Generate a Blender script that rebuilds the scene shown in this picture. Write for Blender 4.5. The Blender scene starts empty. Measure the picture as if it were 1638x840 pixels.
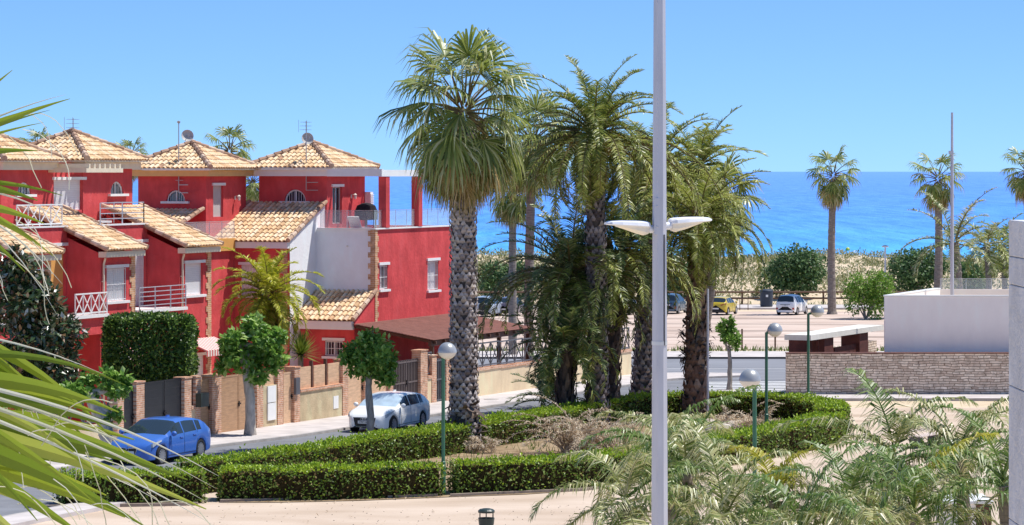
import bpy, bmesh, math, random
from mathutils import Vector, Matrix
V = Vector
R = math.radians
SC = bpy.context.scene
COL = SC.collection
FPX, CAMZ, CX, HY = 4800.0, 9.5, 819.0, 274.0

# ------------------------------------------------------------------ ground height
def _lerp(a, b, t): return a + (b - a) * t
PROFILE = [(-200, 0), (82, 0), (98, -0.11), (255, -2.31), (272, -2.3), (300, -1.2), (330, -0.55), (352, -0.75), (400, -4.0), (440, -5.6), (520, -8)]
def gz(y):
    p = PROFILE
    if y <= p[0][0]: return p[0][1]
    for i in range(len(p) - 1):
        if y <= p[i + 1][0]:
            t = (y - p[i][0]) / (p[i + 1][0] - p[i][0])
            return _lerp(p[i][1], p[i + 1][1], t)
    return p[-1][1]
def G(u, v):
    "ground point seen at photo position (u, v)"
    lo, hi = 20.0, 400.0
    y = 100.0
    for _ in range(40):
        y = (CAMZ - gz(y)) * FPX / (v - HY) * 0.5 + y * 0.5
    return V(((u - CX) * y / FPX, y, gz(y)))
def PX(u, v, y): return V(((u - CX) * y / FPX, y, CAMZ - (v - HY) * y / FPX))

# ------------------------------------------------------------------ street frame: a along the street, b towards the houses
S = V((0.382, 0.924, 0)).normalized(); N = V((-0.924, 0.382, 0)).normalized(); UP = V((0, 0, 1))
O0 = V((-8.6, 108, 0))
def HP(a, b, z): return O0 + S * a + N * b + UP * z
def HG(a, b, dz=0.0):
    p = O0 + S * a + N * b
    return V((p.x, p.y, gz(p.y) + dz))
def a_of(u, b):
    k = (u - CX) / FPX
    return (k * (O0.y + b * N.y) - O0.x - b * N.x) / (S.x - k * S.y)
def b_of(u, a):
    k = (u - CX) / FPX
    return (k * (O0.y + a * S.y) - O0.x - a * S.x) / (N.x - k * N.y)

# ------------------------------------------------------------------ scene graph helpers
OFF = {}
def tag(o, label=None, cat=None, group=None, kind=None):
    if label: o['label'] = label
    if cat: o['category'] = cat
    if group: o['group'] = group
    if kind: o['kind'] = kind
    return o
def thing(name, loc, label, cat, group=None, rz=0.0):
    o = bpy.data.objects.new(name, None); COL.objects.link(o)
    o.empty_display_size = 0.3
    o.location = loc; o.rotation_euler = (0, 0, rz)
    OFF[o] = V(loc)
    return tag(o, label, cat, group)

class MB:
    def __init__(s): s.v = []; s.f = []; s.m = []
    def face(s, pts, m=0):
        i = len(s.v); s.v.extend([tuple(p) for p in pts]); s.f.append(tuple(range(i, i + len(pts)))); s.m.append(m)
    def obox(s, o, ex, ey, ez, m=0):
        o = V(o); i = len(s.v)
        for k in range(8):
            s.v.append(tuple(o + (ex if k & 1 else V()) + (ey if k & 2 else V()) + (ez if k & 4 else V())))
        for q in ((0, 2, 3, 1), (4, 5, 7, 6), (0, 1, 5, 4), (2, 6, 7, 3), (0, 4, 6, 2), (1, 3, 7, 5)):
            s.f.append(tuple(i + j for j in q)); s.m.append(m)
    def box(s, x0, x1, y0, y1, z0, z1, m=0):
        s.obox((x0, y0, z0), V((x1 - x0, 0, 0)), V((0, y1 - y0, 0)), V((0, 0, z1 - z0)), m)
    def cbox(s, c, sx, sy, sz, ax=None, ay=None, az=None, m=0):
        ax = (ax or V((1, 0, 0))) * sx; ay = (ay or V((0, 1, 0))) * sy; az = (az or UP) * sz
        s.obox(V(c) - (ax + ay + az) * 0.5, ax, ay, az, m)
    def hbox(s, a0, a1, b0, b1, z0, z1, m=0):
        s.obox(HP(a0, b0, z0), S * (a1 - a0), N * (b1 - b0), UP * (z1 - z0), m)
    def bar(s, p, q, w, h=None, m=0):
        "rectangular bar from p to q"
        p = V(p); q = V(q); d = (q - p); h = h or w
        if d.length < 1e-6: return
        dn = d.normalized()
        side = dn.cross(UP)
        if side.length < 1e-3: side = V((1, 0, 0))
        side.normalize(); up = side.cross(dn)
        s.obox(p - side * w / 2 - up * h / 2, side * w, d, up * h, m)
    def tube(s, pts, rad, n=8, m=0, cap=True):
        pts = [V(p) for p in pts]
        if not hasattr(rad, '__len__'): rad = [rad] * len(pts)
        base = len(s.v); ref = None
        for i, p in enumerate(pts):
            d = (pts[min(i + 1, len(pts) - 1)] - pts[max(i - 1, 0)]).normalized()
            if ref is None:
                ref = d.cross(V((0.31, 0.95, 0.05)))
                if ref.length < 0.1: ref = d.cross(V((1, 0, 0)))
            ref = (ref - d * ref.dot(d)).normalized(); o = d.cross(ref)
            for k in range(n):
                t = 2 * math.pi * k / n
                s.v.append(tuple(p + (ref * math.cos(t) + o * math.sin(t)) * rad[i]))
        for i in range(len(pts) - 1):
            for k in range(n):
                k2 = (k + 1) % n
                s.f.append((base + i * n + k, base + i * n + k2, base + (i + 1) * n + k2, base + (i + 1) * n + k)); s.m.append(m)
        if cap:
            s.f.append(tuple(base + k for k in range(n - 1, -1, -1))); s.m.append(m)
            e = base + (len(pts) - 1) * n
            s.f.append(tuple(e + k for k in range(n))); s.m.append(m)
    def lathe(s, c, prof, n=16, m=0, ax=None):
        "profile of (radius, height) about the vertical (or axis ax) through c"
        c = V(c); az = (ax or UP).normalized()
        e1 = az.cross(V((0.2, 0.97, 0.1))).normalized(); e2 = az.cross(e1)
        base = len(s.v)
        for r, h in prof:
            for k in range(n):
                t = 2 * math.pi * k / n
                s.v.append(tuple(c + az * h + (e1 * math.cos(t) + e2 * math.sin(t)) * r))
        for i in range(len(prof) - 1):
            for k in range(n):
                k2 = (k + 1) % n
                s.f.append((base + i * n + k, base + i * n + k2, base + (i + 1) * n + k2, base + (i + 1) * n + k)); s.m.append(m)
    def prism(s, poly, ext, m=0):
        "polygon (list of points) extruded by vector ext"
        poly = [V(p) for p in poly]; i = len(s.v); n = len(poly)
        s.v.extend(tuple(p) for p in poly); s.v.extend(tuple(p + ext) for p in poly)
        s.f.append(tuple(i + k for k in range(n - 1, -1, -1))); s.m.append(m)
        s.f.append(tuple(i + n + k for k in range(n))); s.m.append(m)
        for k in range(n):
            k2 = (k + 1) % n
            s.f.append((i + k, i + k2, i + n + k2, i + n + k)); s.m.append(m)
    def build(s, name, mat, parent=None, smooth=False, local=False, label=None, bevel=0):
        mats = mat if isinstance(mat, (list, tuple)) else [mat]
        me = bpy.data.meshes.new(name)
        off = V() if (parent is None or local) else OFF[parent]
        if off.length > 0: vs = [(x - off.x, y - off.y, z - off.z) for x, y, z in s.v]
        else: vs = s.v
        me.from_pydata(vs, [], s.f)
        for mm in mats: me.materials.append(mm)
        if len(mats) > 1: me.polygons.foreach_set('material_index', s.m)
        if smooth: me.polygons.foreach_set('use_smooth', [True] * len(me.polygons))
        me.update()
        o = bpy.data.objects.new(name, me); COL.objects.link(o)
        if parent is not None:
            o.parent = parent; OFF[o] = V() if local else OFF[parent]
        else: OFF[o] = V()
        if label: o['label'] = label
        if bevel:
            md = o.modifiers.new('bevel', 'BEVEL'); md.width = bevel; md.segments = 2; md.limit_method = 'ANGLE'
        return o
def solo(mb, name, mat, label, cat, group=None, smooth=False, bevel=0):
    "a top-level thing that is one mesh; its origin goes to its base"
    xs = [v[0] for v in mb.v]; ys = [v[1] for v in mb.v]; zs = [v[2] for v in mb.v]
    c = V(((min(xs) + max(xs)) / 2, (min(ys) + max(ys)) / 2, min(zs)))
    mb.v = [(x - c.x, y - c.y, z - c.z) for x, y, z in mb.v]
    o = mb.build(name, mat, None, smooth, bevel=bevel); o.location = c; OFF[o] = c
    return tag(o, label, cat, group)
def copy_tree(o, parent=None):
    c = o.copy(); COL.objects.link(c); c.parent = parent
    for ch in o.children: copy_tree(ch, c)
    return c

# ------------------------------------------------------------------ materials
def _new(name):
    m = bpy.data.materials.new(name); m.use_nodes = True
    nt = m.node_tree; nt.nodes.clear()
    out = nt.nodes.new('ShaderNodeOutputMaterial')
    return m, nt, out
def _n(nt, t, **kw):
    n = nt.nodes.new(t)
    for k, v in kw.items():
        if hasattr(n, k): setattr(n, k, v)
        else: n.inputs[k.replace('_', ' ')].default_value = v
    return n
def c4(c): return (c[0], c[1], c[2], 1)
def ramp(nt, fac, stops):
    r = nt.nodes.new('ShaderNodeValToRGB')
    while len(r.color_ramp.elements) < len(stops): r.color_ramp.elements.new(0.5)
    for e, (p, c) in zip(r.color_ramp.elements, stops):
        e.position = p; e.color = c4(c)
    nt.links.new(fac, r.inputs['Fac']); return r.outputs['Color']
def surf(name, c, var=0.12, scale=3.0, rough=0.7, bump=0.0, bscale=40.0, metal=0.0, spec=0.4, c2=None, stretch=None, detail=5, coat=0.0, streak=0.0):
    "one colour with mottling (noise) and fine bump"
    m, nt, out = _new(name)
    p = _n(nt, 'ShaderNodeBsdfPrincipled'); p.inputs['Roughness'].default_value = rough; p.inputs['Metallic'].default_value = metal
    p.inputs['Specular IOR Level'].default_value = spec
    p.inputs['Coat Weight'].default_value = coat; p.inputs['Coat Roughness'].default_value = 0.06
    tc = _n(nt, 'ShaderNodeTexCoord'); src = tc.outputs['Object']
    if stretch:
        mp = _n(nt, 'ShaderNodeMapping'); mp.inputs['Scale'].default_value = stretch
        nt.links.new(src, mp.inputs['Vector']); src = mp.outputs['Vector']
    nz = _n(nt, 'ShaderNodeTexNoise'); nz.inputs['Scale'].default_value = scale; nz.inputs['Detail'].default_value = detail
    nt.links.new(src, nz.inputs['Vector'])
    if c2 is None: a = tuple(max(0, x * (1 - var)) for x in c); b = tuple(min(1, x * (1 + var)) for x in c)
    else: a, b = c, c2
    col = ramp(nt, nz.outputs['Fac'], [(0.3, a), (0.7, b)])
    if streak:
        mp2 = _n(nt, 'ShaderNodeMapping'); mp2.inputs['Scale'].default_value = (0.9, 0.9, 0.3)
        nt.links.new(tc.outputs['Object'], mp2.inputs['Vector'])
        n3 = _n(nt, 'ShaderNodeTexNoise'); n3.inputs['Scale'].default_value = 1.6; n3.inputs['Detail'].default_value = 7; n3.inputs['Roughness'].default_value = 0.65
        nt.links.new(mp2.outputs[0], n3.inputs['Vector'])
        k = ramp(nt, n3.outputs['Fac'], [(0.25, (1 - streak * .7, 1 - streak * 0.7, 1 - streak * 0.65)), (0.5, (1, 1, 1)), (0.8, (1 + streak * .15, 1 + streak * 1.1, 1 + streak * 1.1))])
        mm = _n(nt, 'ShaderNodeVectorMath', operation='MULTIPLY'); nt.links.new(col, mm.inputs[0]); nt.links.new(k, mm.inputs[1]); col = mm.outputs[0]
    nt.links.new(col, p.inputs['Base Color'])
    if bump:
        n2 = _n(nt, 'ShaderNodeTexNoise'); n2.inputs['Scale'].default_value = bscale; n2.inputs['Detail'].default_value = 4
        nt.links.new(src, n2.inputs['Vector'])
        bp = _n(nt, 'ShaderNodeBump'); bp.inputs['Strength'].default_value = bump; bp.inputs['Distance'].default_value = 0.03
        nt.links.new(n2.outputs['Fac'], bp.inputs['Height']); nt.links.new(bp.outputs['Normal'], p.inputs['Normal'])
    nt.links.new(p.outputs[0], out.inputs[0]); return m
def leafmat(name, stops, trans=0.3, rough=0.45, spec=0.35):
    "foliage: each leaf has a tone of its own, some light passes through"
    m, nt, out = _new(name)
    g = _n(nt, 'ShaderNodeNewGeometry')
    col = ramp(nt, g.outputs['Random Per Island'], stops)
    p = _n(nt, 'ShaderNodeBsdfPrincipled'); p.inputs['Roughness'].default_value = rough; p.inputs['Specular IOR Level'].default_value = spec
    t = _n(nt, 'ShaderNodeBsdfTranslucent')
    nt.links.new(col, p.inputs['Base Color']); nt.links.new(col, t.inputs['Color'])
    mx = _n(nt, 'ShaderNodeMixShader'); mx.inputs[0].default_value = trans
    nt.links.new(p.outputs[0], mx.inputs[1]); nt.links.new(t.outputs[0], mx.inputs[2]); nt.links.new(mx.outputs[0], out.inputs[0])
    return m
def islandmat(name, stops, rough=0.8, bump=0.3, bscale=30, spec=0.3):
    m, nt, out = _new(name)
    g = _n(nt, 'ShaderNodeNewGeometry')
    col = ramp(nt, g.outputs['Random Per Island'], stops)
    p = _n(nt, 'ShaderNodeBsdfPrincipled'); p.inputs['Roughness'].default_value = rough; p.inputs['Specular IOR Level'].default_value = spec
    tc = _n(nt, 'ShaderNodeTexCoord')
    nz = _n(nt, 'ShaderNodeTexNoise'); nz.inputs['Scale'].default_value = 6; nz.inputs['Detail'].default_value = 6
    nt.links.new(tc.outputs['Object'], nz.inputs['Vector'])
    mr = _n(nt, 'ShaderNodeMapRange'); mr.inputs['From Min'].default_value = 0.3; mr.inputs['From Max'].default_value = 0.7
    mr.inputs['To Min'].default_value = 0.75; mr.inputs['To Max'].default_value = 1.15
    nt.links.new(nz.outputs['Fac'], mr.inputs['Value'])
    mm = _n(nt, 'ShaderNodeVectorMath', operation='MULTIPLY')
    nt.links.new(col, mm.inputs[0]); nt.links.new(mr.outputs[0], mm.inputs[1])
    nt.links.new(mm.outputs[0], p.inputs['Base Color'])
    nt.links.new(p.outputs[0], out.inputs[0]); return m
def brickmat(name, c1, c2, mortar, bw, bh, ms=0.012, axis=None, bump=0.6, rough=0.85, distort=0.0):
    "brick courses on a vertical surface; axis = horizontal direction along the wall"
    m, nt, out = _new(name)
    tc = _n(nt, 'ShaderNodeTexCoord')
    d = _n(nt, 'ShaderNodeVectorMath', operation='DOT_PRODUCT'); ax = axis or S
    d.inputs[1].default_value = (ax.x, ax.y, 0)
    nt.links.new(tc.outputs['Object'], d.inputs[0])
    sp = _n(nt, 'ShaderNodeSeparateXYZ'); nt.links.new(tc.outputs['Object'], sp.inputs[0])
    cb = _n(nt, 'ShaderNodeCombineXYZ'); nt.links.new(d.outputs['Value'], cb.inputs[0]); nt.links.new(sp.outputs['Z'], cb.inputs[1])
    src = cb.outputs[0]
    if distort:
        nz = _n(nt, 'ShaderNodeTexNoise'); nz.inputs['Scale'].default_value = 1.7; nz.inputs['Detail'].default_value = 3
        nt.links.new(src, nz.inputs['Vector'])
        sb = _n(nt, 'ShaderNodeVectorMath', operation='SUBTRACT'); sb.inputs[1].default_value = (0.5, 0.5, 0.5)
        nt.links.new(nz.outputs['Color'], sb.inputs[0])
        scl = _n(nt, 'ShaderNodeVectorMath', operation='MULTIPLY'); scl.inputs[1].default_value = (distort * 2.5, distort, 0)
        nt.links.new(sb.outputs[0], scl.inputs[0])
        ad = _n(nt, 'ShaderNodeVectorMath', operation='ADD'); nt.links.new(src, ad.inputs[0]); nt.links.new(scl.outputs[0], ad.inputs[1])
        src = ad.outputs[0]
    b = _n(nt, 'ShaderNodeTexBrick'); b.inputs['Color1'].default_value = c4(c1); b.inputs['Color2'].default_value = c4(c2); b.inputs['Mortar'].default_value = c4(mortar)
    b.inputs['Scale'].default_value = 1; b.inputs['Brick Width'].default_value = bw; b.inputs['Row Height'].default_value = bh
    b.inputs['Mortar Size'].default_value = ms; b.inputs['Mortar Smooth'].default_value = 0.2; b.inputs['Bias'].default_value = 0.0
    if distort: b.squash = 0.6; b.squash_frequency = 3; b.offset_frequency = 2
    nt.links.new(src, b.inputs['Vector'])
    p = _n(nt, 'ShaderNodeBsdfPrincipled'); p.inputs['Roughness'].default_value = rough; p.inputs['Specular IOR Level'].default_value = 0.25
    n2 = _n(nt, 'ShaderNodeTexNoise'); n2.inputs['Scale'].default_value = 4; n2.inputs['Detail'].default_value = 8
    nt.links.new(tc.outputs['Object'], n2.inputs['Vector'])
    mr = _n(nt, 'ShaderNodeMapRange'); mr.inputs['From Min'].default_value = 0.25; mr.inputs['From Max'].default_value = 0.75
    mr.inputs['To Min'].default_value = 0.65; mr.inputs['To Max'].default_value = 1.3
    nt.links.new(n2.outputs['Fac'], mr.inputs['Value'])
    mm = _n(nt, 'ShaderNodeVectorMath', operation='MULTIPLY'); nt.links.new(b.outputs['Color'], mm.inputs[0]); nt.links.new(mr.outputs[0], mm.inputs[1])
    nt.links.new(mm.outputs[0], p.inputs['Base Color'])
    bp = _n(nt, 'ShaderNodeBump'); bp.invert = True; bp.inputs['Strength'].default_value = bump; bp.inputs['Distance'].default_value = 0.03
    nt.links.new(b.outputs['Fac'], bp.inputs['Height']); nt.links.new(bp.outputs['Normal'], p.inputs['Normal'])
    nt.links.new(p.outputs[0], out.inputs[0]); return m
def slatmat(name, c, period=0.12, rough=0.6, var=0.15, axis_z=True, dark=0.45):
    "boards or shutter slats: real grooves are too fine to model, so bump and groove tint by height"
    m, nt, out = _new(name)
    tc = _n(nt, 'ShaderNodeTexCoord'); sp = _n(nt, 'ShaderNodeSeparateXYZ'); nt.links.new(tc.outputs['Object'], sp.inputs[0])
    md = _n(nt, 'ShaderNodeMath', operation='MODULO'); md.inputs[1].default_value = period
    ad = _n(nt, 'ShaderNodeMath', operation='ADD'); ad.inputs[1].default_value = 100.0
    nt.links.new(sp.outputs['Z'], ad.inputs[0]); nt.links.new(ad.outputs[0], md.inputs[0])
    dv = _n(nt, 'ShaderNodeMath', operation='DIVIDE'); dv.inputs[1].default_value = period; nt.links.new(md.outputs[0], dv.inputs[0])
    g = ramp(nt, dv.outputs[0], [(0.0, (dark, dark, dark)), (0.14, (1, 1, 1))])
    nz = _n(nt, 'ShaderNodeTexNoise'); nz.inputs['Scale'].default_value = 1.5; nz.inputs['Detail'].default_value = 5
    mp = _n(nt, 'ShaderNodeMapping'); mp.inputs['Scale'].default_value = (2, 2, 9)
    nt.links.new(tc.outputs['Object'], mp.inputs['Vector']); nt.links.new(mp.outputs[0], nz.inputs['Vector'])
    col = ramp(nt, nz.outputs['Fac'], [(0.3, tuple(x * (1 - var) for x in c)), (0.7, tuple(min(1, x * (1 + var)) for x in c))])
    mm = _n(nt, 'ShaderNodeVectorMath', operation='MULTIPLY'); nt.links.new(col, mm.inputs[0]); nt.links.new(g, mm.inputs[1])
    p = _n(nt, 'ShaderNodeBsdfPrincipled'); p.inputs['Roughness'].default_value = rough
    nt.links.new(mm.outputs[0], p.inputs['Base Color'])
    bp = _n(nt, 'ShaderNodeBump'); bp.inputs['Strength'].default_value = 0.5; bp.inputs['Distance'].default_value = 0.02
    nt.links.new(dv.outputs[0], bp.inputs['Height']); nt.links.new(bp.outputs['Normal'], p.inputs['Normal'])
    nt.links.new(p.outputs[0], out.inputs[0]); return m
def glassmat(name, c=(0.02, 0.03, 0.04), alpha=None, rough=0.05):
    m, nt, out = _new(name)
    p = _n(nt, 'ShaderNodeBsdfPrincipled'); p.inputs['Base Color'].default_value = c4(c); p.inputs['Roughness'].default_value = rough
    p.inputs['Specular IOR Level'].default_value = 0.6
    if alpha is not None: p.inputs['Alpha'].default_value = alpha
    nt.links.new(p.outputs[0], out.inputs[0]); return m
def awningmat(name, c1, c2, period, axis):
    m, nt, out = _new(name)
    tc = _n(nt, 'ShaderNodeTexCoord'); d = _n(nt, 'ShaderNodeVectorMath', operation='DOT_PRODUCT'); d.inputs[1].default_value = tuple(axis)
    nt.links.new(tc.outputs['Object'], d.inputs[0])
    ad = _n(nt, 'ShaderNodeMath', operation='ADD'); ad.inputs[1].default_value = 100; nt.links.new(d.outputs['Value'], ad.inputs[0])
    md = _n(nt, 'ShaderNodeMath', operation='MODULO'); md.inputs[1].default_value = period; nt.links.new(ad.outputs[0], md.inputs[0])
    lt = _n(nt, 'ShaderNodeMath', operation='LESS_THAN'); lt.inputs[1].default_value = period * 0.5; nt.links.new(md.outputs[0], lt.inputs[0])
    p = _n(nt, 'ShaderNodeBsdfPrincipled'); p.inputs['Roughness'].default_value = 0.8
    nt.links.new(ramp(nt, lt.outputs[0], [(0, c1), (1, c2)]), p.inputs['Base Color'])
    nt.links.new(p.outputs[0], out.inputs[0]); return m

RED = surf('red_render', (0.60, 0.082, 0.085), var=0.14, scale=1.2, rough=0.9, bump=0.6, bscale=7, spec=0.1, streak=0.35)
WHITEW = surf('white_render', (0.83, 0.83, 0.85), var=0.04, scale=1.0, rough=0.9, bump=0.4, bscale=7, spec=0.1, streak=0.10)
ORANGEW = surf('ochre_render', (0.68, 0.36, 0.11), var=0.08, scale=1.0, rough=0.9, spec=0.1)
CREAMW = surf('cream_render', (0.72, 0.57, 0.38), var=0.07, scale=1.2, rough=0.9, bump=0.3, bscale=12, spec=0.1, streak=0.2)
BEIGEW = surf('beige_render', (0.54, 0.43, 0.28), var=0.16, scale=2.2, rough=0.9, bump=0.5, bscale=18, spec=0.1, streak=0.25)
FASCIA_C = surf('cream_paint', (0.76, 0.66, 0.50), var=0.05, rough=0.7)
FASCIA_O = surf('ochre_paint', (0.70, 0.44, 0.18), var=0.06, rough=0.7)
WPAINT = surf('white_paint', (0.80, 0.80, 0.79), var=0.03, rough=0.5)
TILE = islandmat('clay_tile', [(0.0, (0.54, 0.33, 0.18)), (0.15, (0.74, 0.49, 0.27)), (0.55, (0.82, 0.60, 0.37)), (0.92, (0.85, 0.68, 0.48)), (1.0, (0.46, 0.27, 0.17))], rough=0.85)
TILER = islandmat('ridge_tile', [(0.0, (0.34, 0.20, 0.13)), (0.5, (0.50, 0.33, 0.23)), (1.0, (0.66, 0.50, 0.38))], rough=0.85)
TILEPAN = surf('clay_tile_pan', (0.52, 0.31, 0.16), var=0.2, scale=4, rough=0.9)
BRICK = brickmat('brick_s', (0.52, 0.23, 0.13), (0.63, 0.36, 0.23), (0.64, 0.50, 0.40), 0.24, 0.075, 0.012, S)
BRICKQ = brickmat('brick_quoin', (0.52, 0.26, 0.13), (0.62, 0.36, 0.20), (0.66, 0.50, 0.36), 0.26, 0.085, 0.012, (S + N) * 0.7)
WOODG = slatmat('gate_boards', (0.46, 0.27, 0.15), 0.14, dark=0.7)
WOODP = slatmat('panel_boards', (0.70, 0.46, 0.29), 0.15, dark=0.75)
DARKWOOD = surf('dark_wood', (0.10, 0.045, 0.03), var=0.25, scale=4, rough=0.7)
BLACKG = slatmat('black_gate', (0.018, 0.019, 0.024), 0.3, rough=0.4, dark=0.6)
GREYM = surf('grey_metal', (0.10, 0.10, 0.115), var=0.12, rough=0.45, spec=0.5)
BROWNM = surf('brown_metal', (0.13, 0.10, 0.095), var=0.12, rough=0.5)
GALV = surf('galvanised_steel', (0.53, 0.53, 0.59), var=0.10, scale=7, rough=0.42, metal=0.35, stretch=(1, 1, 0.15))
LUMW = surf('luminaire_paint', (0.74, 0.75, 0.80), var=0.05, rough=0.45)
LUMU = surf('luminaire_lens', (0.80, 0.74, 0.64), var=0.05, rough=0.5)
GREENP = surf('green_pole_paint', (0.035, 0.15, 0.085), var=0.15, rough=0.4, spec=0.5)
GLOBE_T = surf('lamp_dome', (0.40, 0.41, 0.42), var=0.08, rough=0.35, metal=0.3)
GLOBE_B = surf('lamp_bowl', (0.74, 0.71, 0.64), var=0.04, rough=0.35)
GLASS = glassmat('dark_glass')
CLEAR = glassmat('clear_glass', (0.62, 0.68, 0.70), alpha=0.22)
DARKIN = surf('dark_interior', (0.014, 0.010, 0.012), rough=0.9)
SHUT = slatmat('white_shutter', (0.76, 0.76, 0.77), 0.075, rough=0.5, var=0.03, dark=0.7)
STEEL = surf('rail_steel', (0.60, 0.60, 0.62), var=0.05, rough=0.35, metal=0.5)
BINM = surf('bin_paint', (0.03, 0.05, 0.045), var=0.15, rough=0.4)
# ------------------------------------------------------------------ vegetation
def rvec(rng):
    while True:
        v = V((rng.uniform(-1, 1), rng.uniform(-1, 1), rng.uniform(-1, 1)))
        if 0.05 < v.length < 1: return v.normalized()
def add_leaf(mb, p, d, L, W, rng, m=0, fold=0.0, nb=None):
    "one leaf: a pointed blade from p along d"
    s = d.cross(rvec(rng) if nb is None else nb + rvec(rng) * 0.75)
    if s.length < 1e-3: s = d.cross(UP)
    s.normalize(); nn = s.cross(d)
    i = len(mb.v)
    mb.v.extend([tuple(p), tuple(p + d * L * 0.5 + s * W * 0.5 + nn * fold * W), tuple(p + d * L), tuple(p + d * L * 0.5 - s * W * 0.5 + nn * fold * W)])
    mb.f.append((i, i + 1, i + 2, i + 3)); mb.m.append(m)
def strip(mb, cs, ss, m=0):
    "ribbon: centres cs with half-width vectors ss (last one may be zero = tip)"
    i = len(mb.v)
    for c, s in zip(cs, ss):
        mb.v.append(tuple(c - s)); mb.v.append(tuple(c + s))
    for k in range(len(cs) - 1):
        mb.f.append((i + 2 * k, i + 2 * k + 1, i + 2 * k + 3, i + 2 * k + 2)); mb.m.append(m)
def blob_leaves(mb, c, r, n, L, W, rng, m=0, shell=0.55, up=0.25, gap=None):
    "leaves through an ellipsoid clump, denser near its outside"
    c = V(c); r = V(r) if hasattr(r, '__len__') else V((r, r, r))
    for _ in range(n):
        d = rvec(rng); q = shell + (1 - shell) * rng.random() ** 0.6
        if rng.random() < 0.12: q *= rng.uniform(1.0, 1.18)
        p = c + V((d.x * r.x, d.y * r.y, d.z * r.z)) * q
        dd = (d * 0.6 + rvec(rng) * 0.9 + UP * (up - 0.3)).normalized()
        add_leaf(mb, p, dd, L * rng.uniform(0.6, 1.25), W * rng.uniform(0.7, 1.2), rng, m, 0.15, d + UP * 0.8)
def leaf_tree(name, base, trunk, r0, r1, clumps, nleaf, L, W, mat, bark, label, cat, group, seed, fill=1.0, limbs=True):
    "trunk polyline (offsets), limbs out to each clump, crown of leaves in clumps"
    rng = random.Random(seed); base = V(base)
    t = thing(name, base, label, cat, group)
    mb = MB(); pts = [base + V(p) for p in trunk]
    # finer, slightly crooked trunk
    fine = []; 
    for i in range(len(pts) - 1):
        for k in range(4):
            q = pts[i].lerp(pts[i + 1], k / 4)
            fine.append(q + V((rng.uniform(-1, 1), rng.uniform(-1, 1), 0)) * r0 * 0.12 * (1 if (i or k) else 0))
    fine.append(pts[-1]); n = len(fine)
    rad = [_lerp(r0, r1, i / (n - 1)) * (1.0 + 0.08 * rng.uniform(-1, 1)) for i in range(n)]
    rad[0] *= 1.35
    mb.tube(fine, rad, 10)
    if limbs:
        for c, r in clumps:
            e = base + V(c); s0 = fine[-1 - rng.randint(0, 1)]
            mid = s0.lerp(e, 0.5) + V((rng.uniform(-.1, .1), rng.uniform(-.1, .1), -0.1))
            mb.tube([s0, mid, e], [r1 * 0.7, r1 * 0.45, r1 * 0.15], 6)
    mb.build('trunk', bark, t, smooth=True)
    cr = MB()
    sub = []
    for c, r in clumps:
        c = V(c); r = V(r) if hasattr(r, '__len__') else V((r, r, r)); sub.append((c, r * .72))
        for _ in range(6):
            d = rvec(rng); d.z = d.z * .8 + .1; k = rng.uniform(.28, .5); sub.append((c + V((d.x * r.x, d.y * r.y, d.z * r.z)) * rng.uniform(.65, .95), r * k))
    clumps = sub
    tot = sum((V(r).x * V(r).z if hasattr(r, '__len__') else r * r) for c, r in clumps)
    for c, r in clumps:
        w = (V(r).x * V(r).z if hasattr(r, '__len__') else r * r) / tot
        blob_leaves(cr, base + V(c), r, int(nleaf * w), L, W, rng, shell=0.35)
    cr.build('crown', mat, t)
    return t
def shrub(name, base, clumps, nleaf, L, W, mat, label, cat, group, seed, stem=None):
    rng = random.Random(seed); base = V(base)
    mb = MB(); t = thing(name, base, label, cat, group)
    tot = sum(V(r).x * V(r).z for c, r in clumps)
    for c, r in clumps:
        blob_leaves(mb, base + V(c), r, int(nleaf * V(r).x * V(r).z / tot), L, W, rng, shell=0.5)
    mb.build('foliage', mat, t)
    st = MB()
    for c, r in clumps: st.tube([base, base + V(c) * 0.5 + V((0, 0, 0.1)), base + V(c)], [0.07, 0.05, 0.02], 5)
    st.build('stem', stem or BARK, t)
    return t

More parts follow.
